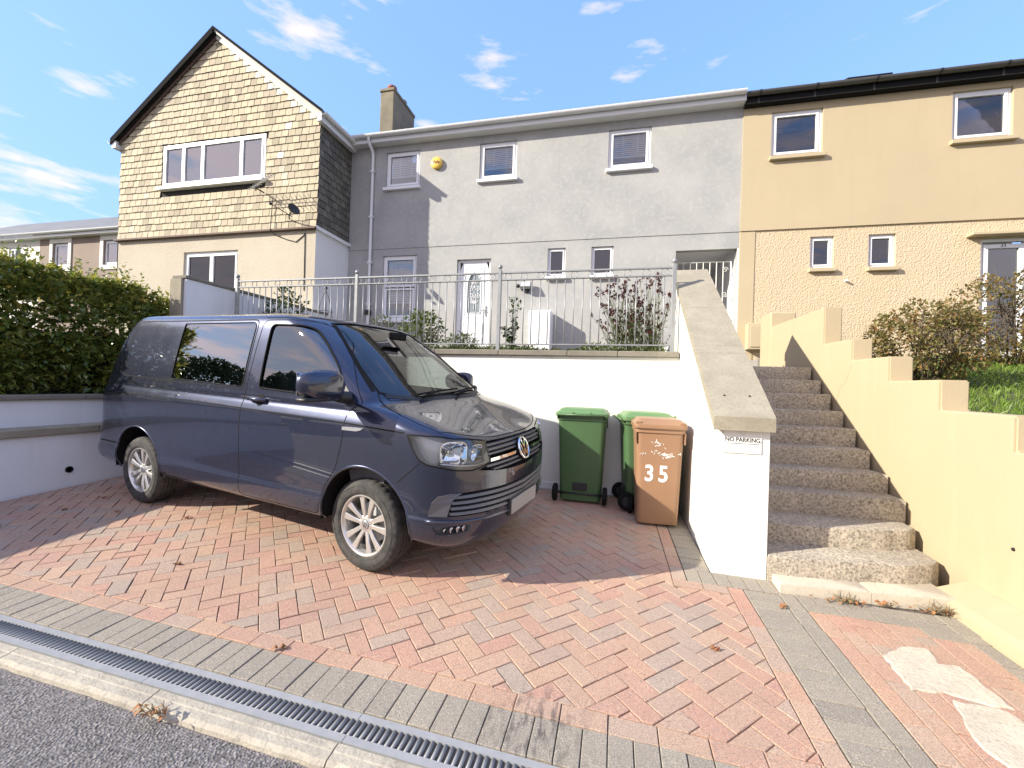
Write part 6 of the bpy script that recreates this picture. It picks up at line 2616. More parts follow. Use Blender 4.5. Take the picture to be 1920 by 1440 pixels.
# ================================================================== RAILING, GATE, BINS, SIGN
RL = empty('terrace_railing', (-2.5, 5.408, 1.918), 'silver metal railing with a row of rings along the terrace edge', 'railing')
RY = 5.408
PX = [-5.79, -3.655, -1.481, 0.735]
Z_T, Z_R, Z_B, Z_0 = 2.965, 2.868, 2.005, 1.9185
mb = MB()
mb.tube([(0, 0, 0), (0, 0, Z_R - Z_B)], 0.0072, 8)
bal_me = mb.mesh('baluster')
bal_me.materials.append(MT['galv'])
bal_me.shade_smooth()
mb = MB()
mb.tube([(0.0445 * cos(2 * pi * i / 24), 0, 0.0445 * sin(2 * pi * i / 24)) for i in range(24)], 0.0058, 6, close=True)
ring_me = mb.mesh('ring')
ring_me.materials.append(MT['galv'])
ring_me.shade_smooth()
for i, x in enumerate(PX):
    mb = MB()
    mb.cbox((x - 0.024, RY - 0.024, Z_0), (x + 0.024, RY + 0.024, 3.01), 0.004)
    po = mb.build('post', MT['galv'], RL)
    mb = MB()
    mb.lathe([(0.012, 3.008), (0.013, 3.018), (0.024, 3.026), (0.031, 3.042), (0.031, 3.052), (0.024, 3.068), (0.010, 3.076), (0.002, 3.078)], 14, Matrix.Translation((x, RY, 0)))
    mb.build('finial', MT['galv'], po, smooth=True, angle=60)
for a, b in zip(PX, PX[1:]):
    for zz_, h_ in ((Z_T, 0.011), (Z_R, 0.008), (Z_B, 0.008)):
        mb = MB()
        mb.cbox((a + 0.0245, RY - 0.016, zz_ - h_), (b - 0.0245, RY + 0.016, zz_ + h_), 0.003)
        mb.build('rail', MT['galv'], RL)
    n_ = 20
    for k in range(1, n_):
        x = a + (b - a) * k / n_
        link('baluster', bal_me, RL, Matrix.Translation((x + random.gauss(0, .002), RY, Z_B)) @ Matrix.Rotation(random.gauss(0, 0.003), 4, 'Y'))
    for k in range(10):
        x = a + (b - a) * (k + 0.5) / 10
        link('ring', ring_me, RL, Matrix.Translation((x, RY, (Z_T + Z_R) / 2 - 0.002)))

# gate in the passage
GT = empty('iron_gate', (1.8, 9.1, 1.81), 'cream wrought iron gate with scrolls inside the covered passage', 'gate')
gy = 9.2
mb = MB()
mb.tube([(1.30, gy, 1.9), (1.30, gy, 4.12)], 0.016, 6)
mb.tube([(2.33, gy, 1.9), (2.33, gy, 4.12)], 0.016, 6)
for zz_ in (4.12, 3.0, 1.95):
    mb.tube([(1.30, gy, zz_), (2.33, gy, zz_)], 0.013, 6)
mb.build('frame', MT['gate_white'], GT, smooth=True)
for k in range(7):
    x = 1.43 + k * 0.126
    mb = MB()
    mb.tube([(x, gy, 1.95), (x, gy, 4.12)], 0.0095, 6)
    mb.build('bar', MT['gate_white'], GT, smooth=True)


def scroll(c, r, sg, a0=0.0, turns=1.5):
    pts = []
    for i in range(30):
        t = i / 29
        a = a0 + sg * turns * 2 * pi * t
        rr = r * (1 - 0.82 * t)
        pts.append((c[0] + rr * cos(a), c[1], c[2] + rr * sin(a)))
    return pts


for c, r, sg in (((1.60, gy - 0.01, 3.42), 0.065, 1), ((1.73, gy - 0.01, 3.42), 0.065, -1), ((2.22, gy - 0.01, 3.95), 0.06, 1), ((2.22, gy - 0.01, 3.45), 0.06, -1), ((1.98, gy - 0.01, 2.9), 0.06, 1)):
    mb = MB()
    mb.tube(scroll(c, r, sg), 0.007, 5)
    mb.build('scroll', MT['gate_white'], GT, smooth=True)

# wheelie bins
MT['bin_green'] = plain('green_bin_plastic', (0.062, 0.125, 0.05), 0.42, 0, 0.12, 6, 0.08)
MT['bin_lid_green'] = plain('green_lid_plastic', (0.12, 0.22, 0.09), 0.4, 0, 0.12, 6, 0.08)
MT['bin_brown'] = plain('brown_bin_plastic', (0.29, 0.165, 0.092), 0.45, 0, 0.07, 5, 0.08)
MT['print_white'] = plain('white_print', (0.80, 0.80, 0.78), 0.6)


def make_bin(label, loc, rz, w, d, h, body_mat, lid_mat, tilt=0.0):
    root = empty('wheelie_bin', None, label, 'bin', 'wheelie bins by the retaining wall', M=Matrix.Translation(loc) @ Matrix.Rotation(rz, 4, 'Z'), world_children=False)
    # body: rounded rectangle sections; front is -y
    def section(wx, y0, y1, z, r=0.05):
        return [(p[0], p[1], z) for p in round_poly([(-wx, y0), (wx, y0), (wx, y1), (-wx, y1)], r, 3)]
    secs = [(0.40 * w, -0.36 * d, 0.34 * d, 0.02), (0.405 * w, -0.37 * d, 0.345 * d, 0.05), (0.43 * w, -0.41 * d, 0.38 * d, 0.45 * h), (0.455 * w, -0.45 * d, 0.41 * d, 0.80 * h), (0.465 * w, -0.465 * d, 0.42 * d, 0.90 * h), (0.49 * w, -0.49 * d, 0.45 * d, 0.905 * h), (0.49 * w, -0.49 * d, 0.45 * d, 0.945 * h)]
    mb = MB()
    S_ = [section(*s_) for s_ in secs]
    m_ = len(S_[0])
    V = sum(S_, [])
    Fs = [tuple(reversed(range(m_)))]
    for i in range(len(S_) - 1):
        for k in range(m_):
            Fs.append((i * m_ + k, i * m_ + (k + 1) % m_, (i + 1) * m_ + (k + 1) % m_, (i + 1) * m_ + k))
    Fs.append(tuple(range((len(S_) - 1) * m_, len(S_) * m_)))
    mb.add(V, Fs)
    for sx in (-1, 1):                      # corner gussets below the rim
        mb.prism([(-0.47 * d, 0.905 * h), (-0.36 * d, 0.905 * h), (-0.40 * d, 0.80 * h), (-0.452 * d, 0.80 * h)], sx * 0.462 * w, sx * 0.487 * w, 'x')
    b_ = mb.build('body', body_mat, root, smooth=True, angle=35)
    # lid
    mb = MB()
    L = [(0.515 * w, -0.525 * d, 0.47 * d, 0.945 * h), (0.52 * w, -0.53 * d, 0.475 * d, 0.955 * h), (0.515 * w, -0.525 * d, 0.47 * d, 0.985 * h), (0.46 * w, -0.46 * d, 0.42 * d, 1.005 * h), (0.42 * w, -0.40 * d, 0.37 * d, 1.03 * h), (0.39 * w, -0.36 * d, 0.33 * d, 1.035 * h)]
    S_ = [section(*s_) for s_ in L]
    V = sum(S_, [])
    Fs = [tuple(reversed(range(m_)))]
    for i in range(len(S_) - 1):
        for k in range(m_):
            Fs.append((i * m_ + k, i * m_ + (k + 1) % m_, (i + 1) * m_ + (k + 1) % m_, (i + 1) * m_ + k))
    Fs.append(tuple(range((len(S_) - 1) * m_, len(S_) * m_)))
    mb.add(V, Fs)
    for sx in (-0.17, 0.17):
        mb.cbox((sx * w - 0.012, 0.44 * d, 0.96 * h), (sx * w + 0.012, 0.50 * d, 0.995 * h), 0.004)
    for sx in (-0.43, 0.43):
        mb.cbox((sx * w - 0.028, -0.51 * d, 0.99 * h), (sx * w + 0.028, -0.47 * d, 1.012 * h), 0.005)
    lid = mb.build('lid', lid_mat, root, smooth=True, angle=35)
    mb = MB()
    mb.tube([(-0.46 * w, 0.43 * d, 0.93 * h), (-0.46 * w, 0.53 * d, 0.965 * h), (0.46 * w, 0.53 * d, 0.965 * h), (0.46 * w, 0.43 * d, 0.93 * h)], 0.014, 8)
    mb.build('handle', body_mat, root, smooth=True)
    mb = MB()
    mb.tube([(-0.47 * w, 0.36 * d, 0.10), (0.47 * w, 0.36 * d, 0.10)], 0.011, 8)
    mb.build('axle', MT['black_plastic'], root, smooth=True)
    mb = MB()                                # toe bar and slot at the wheel side
    mb.cbox((-0.14 * w, 0.36 * d, 0.14), (0.14 * w, 0.39 * d, 0.23), 0.006)
    mb.build('tipping_bar', MT['black_plastic'], root)
    for sx in (-1, 1):
        mb = MB()
        Mx = Matrix.Translation((sx * 0.49 * w, 0.36 * d, 0.10)) @ Matrix.Rotation(pi / 2, 4, 'Y')
        mb.lathe([(0.03, -0.022), (0.085, -0.024), (0.098, -0.018), (0.10, 0.0), (0.098, 0.018), (0.085, 0.024), (0.03, 0.022)], 24, Mx)
        wh = mb.build('wheel', MT['rubber'], root, smooth=True, angle=40)
        mb = MB()
        mb.lathe([(0.002, -0.028), (0.055, -0.027), (0.055, 0.027), (0.002, 0.028)], 16, Mx)
        mb.build('hub', MT['black_plastic'], wh, smooth=True, angle=40)
    return root


g1 = make_bin('green wheelie bin standing alone nearest the van, wheels facing the road', (-0.29, 5.0, gz(-0.29, 5.0) + 0.005), pi - 0.04, 0.575, 0.50, 1.04, MT['bin_green'], MT['bin_lid_green'])
g2 = make_bin('green wheelie bin turned sideways, half hidden behind the brown bin', (0.40, 5.0, gz(0.40, 5.0) + 0.005), -pi / 2 + 0.12 + pi, 0.50, 0.58, 1.04, MT['bin_green'], MT['bin_lid_green'])
bb = make_bin('small brown wheelie bin with white number 35 on its front', (0.497, 4.545, gz(0.497, 4.545) + 0.004), 0.02, 0.485, 0.52, 1.025, MT['bin_brown'], MT['bin_brown'])
for txt, xx in (('3', -0.092), ('5', 0.040)):
    zc = 0.515
    yy = -0.37 * 0.52 - (0.04 * 0.52) * (zc - 0.05) / (0.45 * 1.025) - 0.004
    text_mesh('number', txt, 0.225, MT['print_white'], bb, Matrix.Translation((xx, yy, zc)) @ Matrix.Rotation(pi / 2 + 0.04, 4, 'X'), 0.001, 0.0045, sx=0.86)
mb = MB()
rs = random.Random(4)
for (cx_, cz_, n_, sx_, sz_) in ((-0.01, 0.80, 16, 0.035, 0.025), (-0.005, 0.72, 26, 0.09, 0.014), (0.055, 0.70, 22, 0.03, 0.012)):
    for k in range(n_):
        x_, z_ = cx_ + rs.gauss(0, sx_), cz_ + rs.gauss(0, sz_)
        yy = -0.41 * 0.52 - (0.04 * 0.52) * (z_ - 0.46) / (0.35 * 1.025) - 0.0035
        a = rs.uniform(0, pi)
        l, w_ = rs.uniform(0.004, 0.014), rs.uniform(0.0015, 0.003)
        c_, s2 = cos(a), sin(a)
        mb.add([(x_ + l * c_ - w_ * s2, yy, z_ + l * s2 + w_ * c_), (x_ - l * c_ - w_ * s2, yy, z_ - l * s2 + w_ * c_), (x_ - l * c_ + w_ * s2, yy, z_ - l * s2 - w_ * c_), (x_ + l * c_ + w_ * s2, yy, z_ + l * s2 - w_ * c_)], [(0, 1, 2, 3)])
mb.build('worn_print', MT['print_white'], bb)['kind'] = 'stuff'

# sign on the pier
SG = empty('parking_sign', (1.0, 3.5, 1.08), 'small white no parking sign fixed to the pier', 'sign')
MT['sign_white'] = plain('sign_white', (0.80, 0.80, 0.74), 0.45, 0, 0.03, 4)
mb = MB()
mb.cbox((0.873, 3.503, 0.985), (1.137, 3.5105, 1.172), 0.002)
mb.build('plate', MT['sign_white'], SG)
R90 = Matrix.Rotation(pi / 2, 4, 'X')
text_mesh('lettering', 'NO PARKING.', 0.047, MT['ink_black'], SG, Matrix.Translation((1.008, 3.5022, 1.088)) @ Matrix.Rotation(0.015, 4, 'Y') @ R90, 0.0005, 0.0008, sx=0.86)
mb = MB()
mb.box((0.888, 3.5015, 1.058), (1.122, 3.5025, 1.0615))
mb.build('underline', MT['ink_black'], SG)
MT['ink_faint'] = plain('faded_print', (0.62, 0.63, 0.58), 0.6)
mb = MB()
mb.tube([(1.005 + 0.018 * cos(2 * pi * i / 20), 3.5025, 1.145 + 0.018 * sin(2 * pi * i / 20)) for i in range(20)], 0.0016, 4, close=True)
mb.build('faded_mark', MT['ink_faint'], SG)

# plant obelisk on the terrace
OB = empty('garden_obelisk', (-5.1, 6.6, 1.88), 'slim black metal plant obelisk on the terrace beside the boundary wall', 'obelisk')
for k in range(4):
    a = pi / 4 + k * pi / 2
    mb = MB()
    pts = []
    for i in range(13):
        t = i / 12
        r_ = 0.15 * (1 - 0.25 * t) * (1 - t ** 5) + 0.004
        pts.append((-5.1 + r_ * cos(a), 6.6 + r_ * sin(a), 1.88 + 1.2 * t))
    mb.tube(pts, 0.006, 5)
    mb.build('leg', MT['black_plastic'], OB, smooth=True)
for zz_, r_ in ((2.35, 0.138), (2.7, 0.126)):
    mb = MB()
    mb.tube([(-5.1 + r_ * cos(2 * pi * i / 20), 6.6 + r_ * sin(2 * pi * i / 20), zz_) for i in range(20)], 0.005, 5, close=True)
    mb.build('hoop', MT['black_plastic'], OB, smooth=True)
mb = MB()
mb.tube([(-5.1, 6.6, 3.07), (-5.1, 6.6, 3.10)], 0.008, 6)
mb.sphere((-5.1, 6.6, 3.13), 0.03, 10, 8)
mb.build('finial', MT['black_plastic'], OB, smooth=True)
# ================================================================== PLANTS
RN = random.Random(7)


def rvec():
    while True:
        v = Vector((RN.uniform(-1, 1), RN.uniform(-1, 1), RN.uniform(-1, 1)))
        if 0.05 < v.length < 1:
            return v.normalized()


def leaf(mb, c, d, n_, L, W, bend=0.25):
    """one folded leaf: c base, d direction, n_ up side"""
    s_ = d.cross(n_)
    if s_.length < 1e-4:
        s_ = d.orthogonal()
    s_.normalize()
    u = s_.cross(d).normalized()
    m1 = c + d * L * 0.45 + u * L * bend * 0.3
    tip = c + d * L - u * L * bend * 0.25
    mb.add([c, m1 + s_ * W + u * W * 0.35, tip, m1 - s_ * W + u * W * 0.35, m1], [(0, 4, 1), (4, 2, 1), (0, 3, 4), (4, 3, 2)])


L_HEDGE = leafy('hedge_leaf', [(0.09, 0.14, 0.026), (0.12, 0.18, 0.035), (0.14, 0.205, 0.04), (0.19, 0.235, 0.05), (0.26, 0.265, 0.06), (0.10, 0.155, 0.03), (0.34, 0.30, 0.07)], 0.27, 0.36, 0.9)
L_SHRUB = leafy('shrub_leaf', [(0.06, 0.10, 0.02), (0.10, 0.15, 0.03), (0.17, 0.20, 0.05), (0.08, 0.12, 0.025)], 0.4, 0.3)
L_ROSE = leafy('rose_leaf', [(0.03, 0.06, 0.02), (0.05, 0.09, 0.025), (0.08, 0.11, 0.04)], 0.4, 0.25)
L_COVER = leafy('cover_leaf', [(0.05, 0.09, 0.02), (0.09, 0.14, 0.03), (0.14, 0.18, 0.05), (0.20, 0.20, 0.07)], 0.5, 0.3)
L_NAND = leafy('autumn_shrub_leaf', [(0.11, 0.125, 0.035), (0.19, 0.185, 0.055), (0.30, 0.22, 0.08), (0.34, 0.18, 0.07), (0.16, 0.17, 0.05), (0.34, 0.28, 0.11), (0.24, 0.16, 0.07)], 0.5, 0.45)
L_GRASS = leafy('grass_blade', [(0.10, 0.165, 0.02), (0.15, 0.24, 0.035), (0.20, 0.30, 0.05), (0.22, 0.27, 0.07)], 0.45, 0.4)
L_HEAD = leafy('seed_head', [(0.07, 0.012, 0.018), (0.11, 0.02, 0.03), (0.06, 0.02, 0.02), (0.13, 0.04, 0.035)], 0.7, 0.2)
L_DRY = leafy('dry_leaf', [(0.30, 0.12, 0.05), (0.42, 0.19, 0.07), (0.22, 0.09, 0.04), (0.35, 0.22, 0.10)], 0.7, 0.2)
L_STRAW = leafy('dry_grass', [(0.42, 0.36, 0.24), (0.34, 0.28, 0.18), (0.26, 0.21, 0.13)], 0.8, 0.2)
L_TREE = leafy('street_tree_leaf', [(0.02, 0.035, 0.01), (0.035, 0.055, 0.015), (0.05, 0.075, 0.02)], 0.5, 0.2)
MT['bark'] = plain('bark', (0.11, 0.085, 0.06), 0.9, 0, 0.3, 20, 0.6)
MT['stem_green'] = plain('green_stem', (0.10, 0.12, 0.045), 0.7, 0, 0.2, 20)
MT['core'] = plain('dark_hedge_core', (0.018, 0.022, 0.010), 0.95, 0, 0.4, 12)  # near-black, shade between the leaves put into the colour

# ---- hedge above the low side wall
HG = empty('garden_hedge', (-7.0, 3.2, 1.2), 'dense leafy green hedge with yellow-green tips above the low white wall', 'hedge')


def hedge_top(y):
    base = 2.50 + 0.10 * sin(y * 2.3 + 1.0) + 0.22 * math.exp(-((y - 4.25) / 0.45) ** 2) - 0.15 * math.exp(-((y - 5.1) / 0.3) ** 2)
    return base + 0.07 * mnoise.noise(Vector((y * 5.0, 1.7, 0)))


def hedge_front(y, z):
    return -6.16 - 0.10 * mnoise.noise(Vector((y * 2.2, z * 2.2, 3.0))) - 0.22 * max(0, (z - 1.9) / 0.7) ** 2 - (0.35 if y > 4.65 else 0.0) * 1.0


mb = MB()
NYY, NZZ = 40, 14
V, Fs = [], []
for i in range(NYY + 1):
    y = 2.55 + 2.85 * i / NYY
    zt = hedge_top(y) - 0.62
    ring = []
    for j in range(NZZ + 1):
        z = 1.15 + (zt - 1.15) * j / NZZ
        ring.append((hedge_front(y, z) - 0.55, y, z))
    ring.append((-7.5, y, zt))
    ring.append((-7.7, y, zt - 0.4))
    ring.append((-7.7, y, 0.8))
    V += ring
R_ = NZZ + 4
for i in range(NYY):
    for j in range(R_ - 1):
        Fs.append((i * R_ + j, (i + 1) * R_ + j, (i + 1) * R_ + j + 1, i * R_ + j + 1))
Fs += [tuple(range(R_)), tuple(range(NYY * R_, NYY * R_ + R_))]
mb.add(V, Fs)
mb.build('hedge_core', MT['core'], HG)  # solid core added to block light and darken the gaps
mb = MB()
sunlit = MB()  # paler leaves, mostly near the top: sunlight put into their colour
for k in range(19000):
    y = RN.uniform(2.35, 5.35)
    if RN.random() < 0.72:
        zt = hedge_top(y)
        z = 1.17 + (zt - 1.12) * RN.random() ** 0.85
        x = hedge_front(y, z) - abs(RN.gauss(0, 0.16 + 0.16 * (z > 1.9))) + 0.05
        out = Vector((1, RN.gauss(-0.2, 0.5), RN.gauss(0.25, 0.5)))
    else:
        x = RN.uniform(-7.5, -6.25)
        zt = hedge_top(y) + 0.07 * mnoise.noise(Vector((x * 3, y * 3, 0)))
        z = zt - abs(RN.gauss(0, 0.14)) + RN.uniform(-0.02, 0.06)
        out = Vector((RN.gauss(0.25, 0.5), RN.gauss(-0.15, 0.5), 1))
    clump = mnoise.noise(Vector((x * 4, y * 4, z * 4)))
    if clump < -0.12 and RN.random() < 0.8:
        continue
    d = (out.normalized() + rvec() * 0.75).normalized()
    L = RN.uniform(0.05, 0.125)
    leaf(sunlit if (zt - z < RN.random() * 0.45 and RN.random() < 0.7) or RN.random() < 0.22 else mb, Vector((x, y, z)), d, (Vector((0, 0, 1)) + rvec() * 0.5).normalized(), L, L * 0.27)
# shoots that stand above the top
for k in range(130):
    y = RN.uniform(2.4, 5.0)
    x = RN.uniform(-7.2, -6.25)
    z = hedge_top(y)
    hgt = RN.uniform(0.08, 0.34)
    dx, dy = RN.gauss(0, 0.1), RN.gauss(0, 0.1)
    for i in range(11):
        t = i / 10
        p = Vector((x + dx * t, y + dy * t, z - 0.06 + hgt * t))
        leaf(sunlit if k % 2 else mb, p, (rvec() + Vector((0, 0, 0.6))).normalized(), rvec(), RN.uniform(0.04, 0.07), 0.014)
fo = mb.build('foliage', L_HEDGE, HG, normals=False)
L_SUNLIT = leafy('sunlit_hedge_leaf', [(0.20, 0.24, 0.04), (0.30, 0.31, 0.06), (0.38, 0.34, 0.07), (0.16, 0.21, 0.035)], 0.35, 0.5, 0.6)  # yellow-green tint stands in for sun on the hedge top
sunlit.build('sunlit_foliage', L_SUNLIT, HG, normals=False)
# a few sprays that hang forward over the coping
mb = MB()
for k in range(110):
    y = RN.uniform(2.4, 4.6)
    z = RN.uniform(1.3, 2.4)
    x = hedge_front(y, z)
    d = Vector((1, RN.gauss(0, 0.4), RN.gauss(0.1, 0.4))).normalized()
    ln = RN.uniform(0.15, 0.30)
    for i in range(9):
        t = i / 8
        p = Vector((x - 0.1, y, z)) + d * ln * t + Vector((0, 0, -0.06 * t * t))
        leaf(mb, p, (d + rvec() * 0.9).normalized(), (Vector((0, 0, 1)) + rvec() * 0.6).normalized(), RN.uniform(0.05, 0.09), 0.02)
mb.build('sprays', L_HEDGE, HG, normals=False)
# paler yellow flowers scattered on top
L_YEL = leafy('yellow_blossom', [(0.45, 0.32, 0.03), (0.55, 0.42, 0.06), (0.36, 0.30, 0.05)], 0.5, 0.3)
mb = MB()
for k in range(46):
    y = RN.uniform(2.4, 4.7)
    z = hedge_top(y) - abs(RN.gauss(0, 0.22))
    x = hedge_front(y, z) - 0.0 + RN.uniform(-0.25, 0.06)
    for i in range(9):
        leaf(mb, Vector((x, y, z)) + rvec() * 0.03, rvec(), rvec(), 0.04, 0.014)
mb.build('blossom', L_YEL, HG, normals=False)
# weathered boards behind the hedge's end
FB = empty('board_fence', (-6.6, 5.3, 1.2), 'short run of weathered brown boards between hedge and white wall', 'fence')
for k, (x, hgt) in enumerate(((-6.78, 2.66), (-6.63, 2.72), (-6.48, 2.62), (-6.33, 2.66))):
    mb = MB()
    mb.cbox((x, 5.18, 1.0), (x + 0.13, 5.21, hgt), 0.006, None)
    mb.build('board', MT['timber_brown'], FB)


def bush(name, label, cat, c, r, n_leaf, mat, size=(0.04, 0.08), stems=7, base=None, squash=1.0, group=None, gap=-0.15, aspect=0.3):
    """loose shrub: branching stems and leaves gathered in clumps at their ends"""
    c = Vector(c)
    base = Vector(base) if base else Vector((c.x, c.y, c.z - r * squash))
    e = empty(name, base, label, cat, group)
    mb = MB()
    ends = []
    for k in range(stems):
        d = rvec()
        tip = c + Vector((d.x * r * 0.85, d.y * r * 0.85, abs(d.z) * r * squash * 0.85))
        b0 = base + Vector((RN.gauss(0, 0.04), RN.gauss(0, 0.04), -0.02))
        mid = b0.lerp(tip, 0.5) + rvec() * r * 0.12
        mb.tube([b0, mid, tip], [0.012, 0.008, 0.003], 5)
        for q in range(6):
            t2 = mid.lerp(tip, RN.random()) + rvec() * r * 0.45
            mb.tube([mid.lerp(tip, RN.random() * 0.5), t2], [0.005, 0.002], 4)
            ends.append(t2)
        ends.append(tip)
    mb.build('stems', MT['bark'], e, smooth=True)
    mb = MB()
    cnt = 0
    while cnt < n_leaf:
        d = rvec()
        rr = r * (0.35 + 0.65 * RN.random() ** 0.5)
        p = c + Vector((d.x * rr, d.y * rr, d.z * rr * squash))
        lump = mnoise.noise(p * (2.6 / r) + Vector((c.x, c.y, 0)))
        if lump < gap:
            cnt += 0.35
            continue
        p += (p - c) * 0.25 * lump
        L = RN.uniform(*size)
        dd = ((p - c).normalized() * 0.7 + rvec() * 0.9).normalized()
        leaf(mb, p, dd, (Vector((0, 0, 1)) + rvec() * 0.6).normalized(), L, L * aspect)
        cnt += 1
    mb.build('foliage', mat, e, normals=False)
    return e


bush('round_shrub', 'rounded bright green shrub beneath the ground floor window', 'shrub', (-3.16, 6.6, 2.33), 0.37, 900, L_SHRUB, (0.05, 0.09), squash=1.0, base=(-3.16, 6.6, 1.88))
bush('small_shrub', 'small pale shrub at the foot of the downpipe', 'shrub', (-4.15, 7.0, 2.45), 0.22, 260, L_COVER, (0.04, 0.07), base=(-4.15, 7.0, 1.88))
bush('dark_shrub', 'dark leafy shrub in front of the boundary wall on the terrace', 'shrub', (-5.55, 6.2, 2.58), 0.34, 650, L_ROSE, (0.05, 0.09), base=(-5.55, 6.2, 1.88), squash=1.35)
bush('lavender_tuft', 'grey-green tuft before the white door', 'plant', (-2.17, 5.85, 2.03), 0.24, 700, L_COVER, (0.05, 0.10), squash=0.65, base=(-2.17, 5.85, 1.88), aspect=0.12)
bush('autumn_shrub', 'olive and brown shrub beside the yellow stepped wall', 'shrub', (3.40, 5.55, 2.07), 0.52, 4600, L_NAND, (0.04, 0.075), stems=16, base=(3.42, 5.55, 1.55), squash=0.82, gap=-0.02, aspect=0.25)
bush('tall_autumn_shrub', 'taller reddish shrub growing before the glazed yellow house door', 'shrub', (5.05, 6.8, 2.58), 0.64, 4600, L_NAND, (0.04, 0.075), stems=16, base=(5.2, 6.8, 1.82), squash=0.9, gap=-0.02, aspect=0.25)

# climbing rose by the railing post
e = empty('climbing_rose', (-1.37, 5.9, 1.88), 'thin climbing rose with dark leaves beside the middle railing post', 'plant')
mb = MB()
tips = []
for k in range(6):
    p = Vector((-1.37 + RN.gauss(0, 0.03), 5.9, 1.88))
    pts = [p.copy()]
    lean = Vector((RN.uniform(-0.10, 0.08), RN.uniform(-0.05, 0.05), 1.0)) if k < 3 else Vector((RN.uniform(-0.5, 0.4), 0, 0.8))
    ln = RN.uniform(0.65, 0.95) if k < 3 else RN.uniform(0.35, 0.5)
    for i in range(6):
        p = p + lean.normalized() * ln / 6 + rvec() * 0.012
        pts.append(p.copy())
        tips.append(p.copy())
    mb.tube(pts, [0.008, 0.007, 0.006, 0.005, 0.004, 0.003, 0.002], 5)
mb.build('stems', MT['bark'], e, smooth=True)
mb = MB()
for p in tips:
    for q in range(8):
        leaf(mb, p + rvec() * 0.04, rvec(), (Vector((0, -0.5, 1)) + rvec() * 0.6).normalized(), RN.uniform(0.045, 0.075), 0.02)
mb.build('foliage', L_ROSE, e, normals=False)

# dark red seed heads behind the railing
e = empty('seed_head_plant', (0.35, 5.85, 1.88), 'spreading plant of wiry stems with dark red seed heads behind the railing', 'plant')
ms, mh, ml = MB(), MB(), MB()
for k in range(170):
    b0 = Vector((RN.uniform(0.02, 0.66), RN.uniform(5.72, 6.0), 1.88))
    side = RN.uniform(-1, 0.55)
    hgt = RN.uniform(0.30, 1.12) * (1 - 0.25 * max(0, -side))
    tip = b0 + Vector((side * 0.45 * hgt / 0.8 + RN.gauss(0, 0.03), RN.gauss(-0.03, 0.12), hgt))
    mid = b0.lerp(tip, 0.5) + Vector((0, 0, 0.06)) + rvec() * 0.03
    ms.tube([b0, mid, tip], [0.0035, 0.003, 0.002], 4)
    nh = RN.randint(1, 3)
    for q in range(nh):
        hc = tip + rvec() * 0.03 * q
        for i in range(13):
            leaf(mh, hc + rvec() * 0.012, (rvec() + Vector((0, 0, 0.3))).normalized(), rvec(), RN.uniform(0.018, 0.03), 0.009)
    for q in range(5):
        t = RN.uniform(0.05, 0.75)
        p = b0.lerp(mid, min(1, 2 * t)) if t < 0.5 else mid.lerp(tip, 2 * t - 1)
        leaf(ml, p, (rvec() + Vector((0, 0, 0.4))).normalized(), rvec(), RN.uniform(0.03, 0.07), 0.008)
ms.build('stems', MT['stem_green'], e, normals=False)
mh.build('seed_heads', L_HEAD, e, normals=False)
ml.build('foliage', L_COVER, e, normals=False)

# low ground cover along the coping
mb = MB()
for k in range(5200):
    x = RN.uniform(-2.6, 0.7)
    y = RN.uniform(5.56, 6.1)
    hgt = 0.05 + 0.13 * max(0, 0.5 + mnoise.noise(Vector((x * 2.5, y * 2, 7))))
    leaf(mb, Vector((x, y, 1.88 + RN.random() * hgt)), (rvec() + Vector((0, -0.3, 0.8))).normalized(), rvec(), RN.uniform(0.03, 0.06), 0.011)
tag(mb.build('ground_cover_foliage', L_COVER, normals=False), 'low green ground cover along the terrace coping', None, None, 'stuff')

# lawn grass
mb = MB()
for k in range(19000):
    y = 3.2 + 5.0 * RN.random() ** 0.9
    x = 2.72 + RN.random() * 4.0
    z = max(0.75, lawn_z(y)) + (0.03 * (x - 2.7) if y < 7.6 else 0.0)
    hgt = RN.uniform(0.05, 0.12)
    d = Vector((RN.gauss(0, 0.35), RN.gauss(0, 0.35), 1)).normalized()
    s_ = d.cross(rvec()).normalized() * 0.005
    p = Vector((x, y, z - 0.005))
    mb.add([p - s_, p + s_, p + d * hgt * 0.6 + s_ * 0.7, p + d * hgt + Vector((d.x, d.y, -0.3)) * 0.02], [(0, 1, 2), (0, 2, 3)])
tag(mb.build('lawn_grass', L_GRASS, normals=False), 'short green grass on the sloping lawn', None, None, 'stuff')

# dry weeds at the step and the kerb
def weed(label, x, y, r, n_, cols=True):
    z0 = gz(x, y)
    e = empty('dry_weed', (x, y, z0), label, 'weed')
    mb = MB()
    for k in range(n_):
        d = Vector((RN.gauss(0, 0.8), RN.gauss(-0.3, 0.5), abs(RN.gauss(0.7, 0.3)))).normalized()
        p = Vector((x + RN.gauss(0, r * 0.4), y + RN.gauss(0, 0.012), z0))
        q = p + d * r * RN.uniform(0.4, 1.0)
        mb.tube([p, p.lerp(q, 0.5) + Vector((0, 0, 0.01)), q], [0.0022, 0.002, 0.001], 3)
    mb.build('straw', L_STRAW, e, normals=False)
    mb = MB()
    for k in range(int(n_ * 0.35)):
        p = Vector((x + RN.gauss(0, r * 0.9), y + RN.gauss(-0.01, 0.02), z0 + RN.uniform(0.005, 0.03)))
        leaf(mb, p, Vector((RN.gauss(0, 1), RN.gauss(0, 1), RN.gauss(0, 0.3))).normalized(), (Vector((0, 0, 1)) + rvec() * 0.5).normalized(), RN.uniform(0.02, 0.045), 0.010, 0.8)
    mb.build('dead_leaves', L_DRY, e, normals=False)


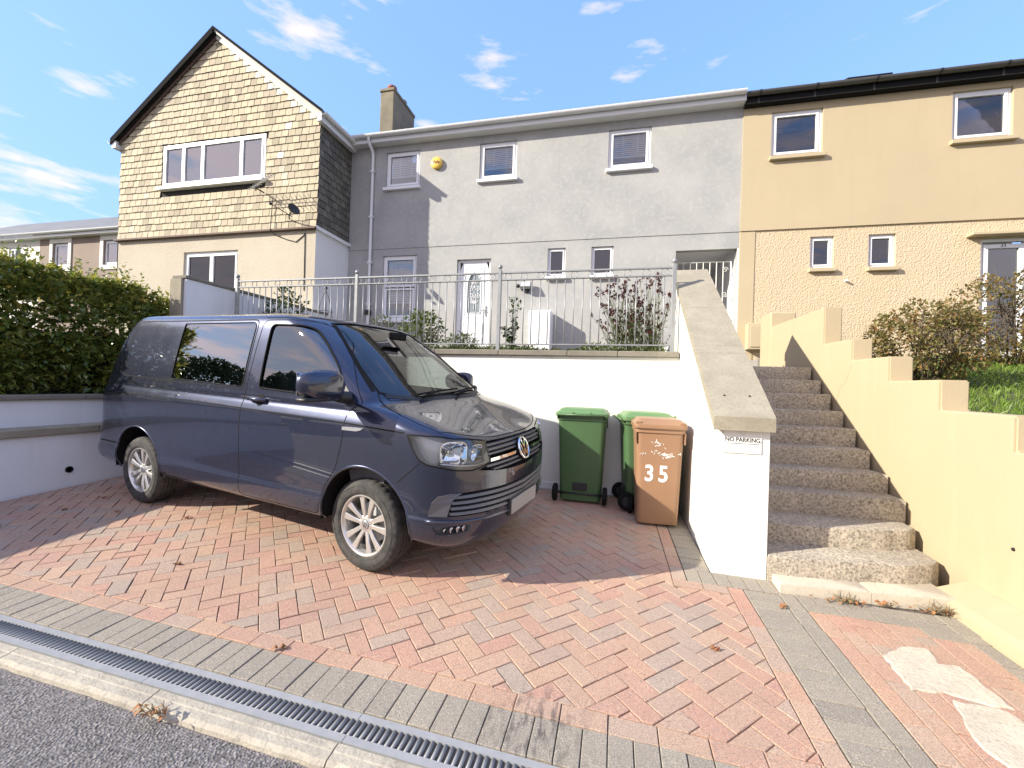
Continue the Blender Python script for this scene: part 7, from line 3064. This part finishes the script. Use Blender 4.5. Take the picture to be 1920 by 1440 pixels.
weed('tuft of dry grass and brown leaves at the middle of the bottom step', 1.63, 3.32, 0.085, 60)
weed('tiny dry weed beside the joint of the bottom step', 1.88, 3.345, 0.045, 24)
weed('clump of dry grass with orange leaves where step meets yellow plinth', 2.20, 3.36, 0.10, 70)
weed('small dead weed growing at the foot of the road kerb', -1.80, 1.362, 0.045, 34)
for k, (x, y) in enumerate(((-4.93, 2.84), (-4.45, 2.95), (-5.0, 3.2), (-3.75, 3.05), (-4.9, 2.4), (-2.96, 2.35), (-1.62, 1.83), (0.62, 2.52), (1.17, 3.12))):
    z0 = gz(x, y) + 0.004
    mb = MB()
    for q in range(3):
        a = RN.uniform(0, 2 * pi)
        leaf(mb, Vector((x, y, z0)), Vector((cos(a), sin(a), 0.12)).normalized(), Vector((0, 0, 1)), RN.uniform(0.025, 0.05), 0.016, 0.9)
    spot = ('close to the white side wall', 'behind the rear wheel', 'in the shade by the side wall', 'under the tail of the van', 'at the edge of the hedge shade', 'in the sun left of the front wheel', 'on the red border course', 'in the middle of the herringbone', 'on the grey strip before the pier')[k]
    tag(mb.build('fallen_leaf', L_DRY, normals=False), 'dry brown leaf lying on the paving ' + spot.replace('left of', 'beyond'), 'leaf', 'leaves fallen on the drive')

# ---- street trees and hedge on the far side of the road, seen in the van's paint and glass
def street_tree(label, c, r, n_leaf, trunk_h):
    e = empty('street_tree', (c[0], c[1], gz(c[0] * 0.4, 1.3)), label, 'tree', 'trees across the road')
    mb = MB()
    base = Vector((c[0], c[1], -0.3))
    cc = Vector(c)
    mb.tube([base, base.lerp(cc, 0.5) + Vector((0.05, 0, 0)), cc], [0.16, 0.13, 0.07], 8)
    for k in range(9):
        d = rvec()
        d.z = abs(d.z)
        mb.tube([base.lerp(cc, 0.7), cc + d * r * 0.5, cc + d * r * 0.85], [0.06, 0.035, 0.01], 5)
    mb.build('trunk', MT['bark'], e, smooth=True)
    mb = MB()
    for k in range(n_leaf):
        d = rvec()
        rr = r * (0.5 + 0.5 * RN.random() ** 0.4) * (1 + 0.16 * mnoise.noise(d * 2.2 + cc))
        p = cc + d * rr
        leaf(mb, p, (d + rvec()).normalized(), rvec(), RN.uniform(0.22, 0.36), 0.09)
    mb.build('crown', L_TREE, e, normals=False)


street_tree('round dark tree across the road mirrored in the van door glass', (-17.5, -6.2, 3.2), 2.2, 6000, 1.2)
street_tree('second round dark tree across the road mirrored in the van side window', (-25.0, -4.6, 3.4), 2.6, 6000, 1.2)
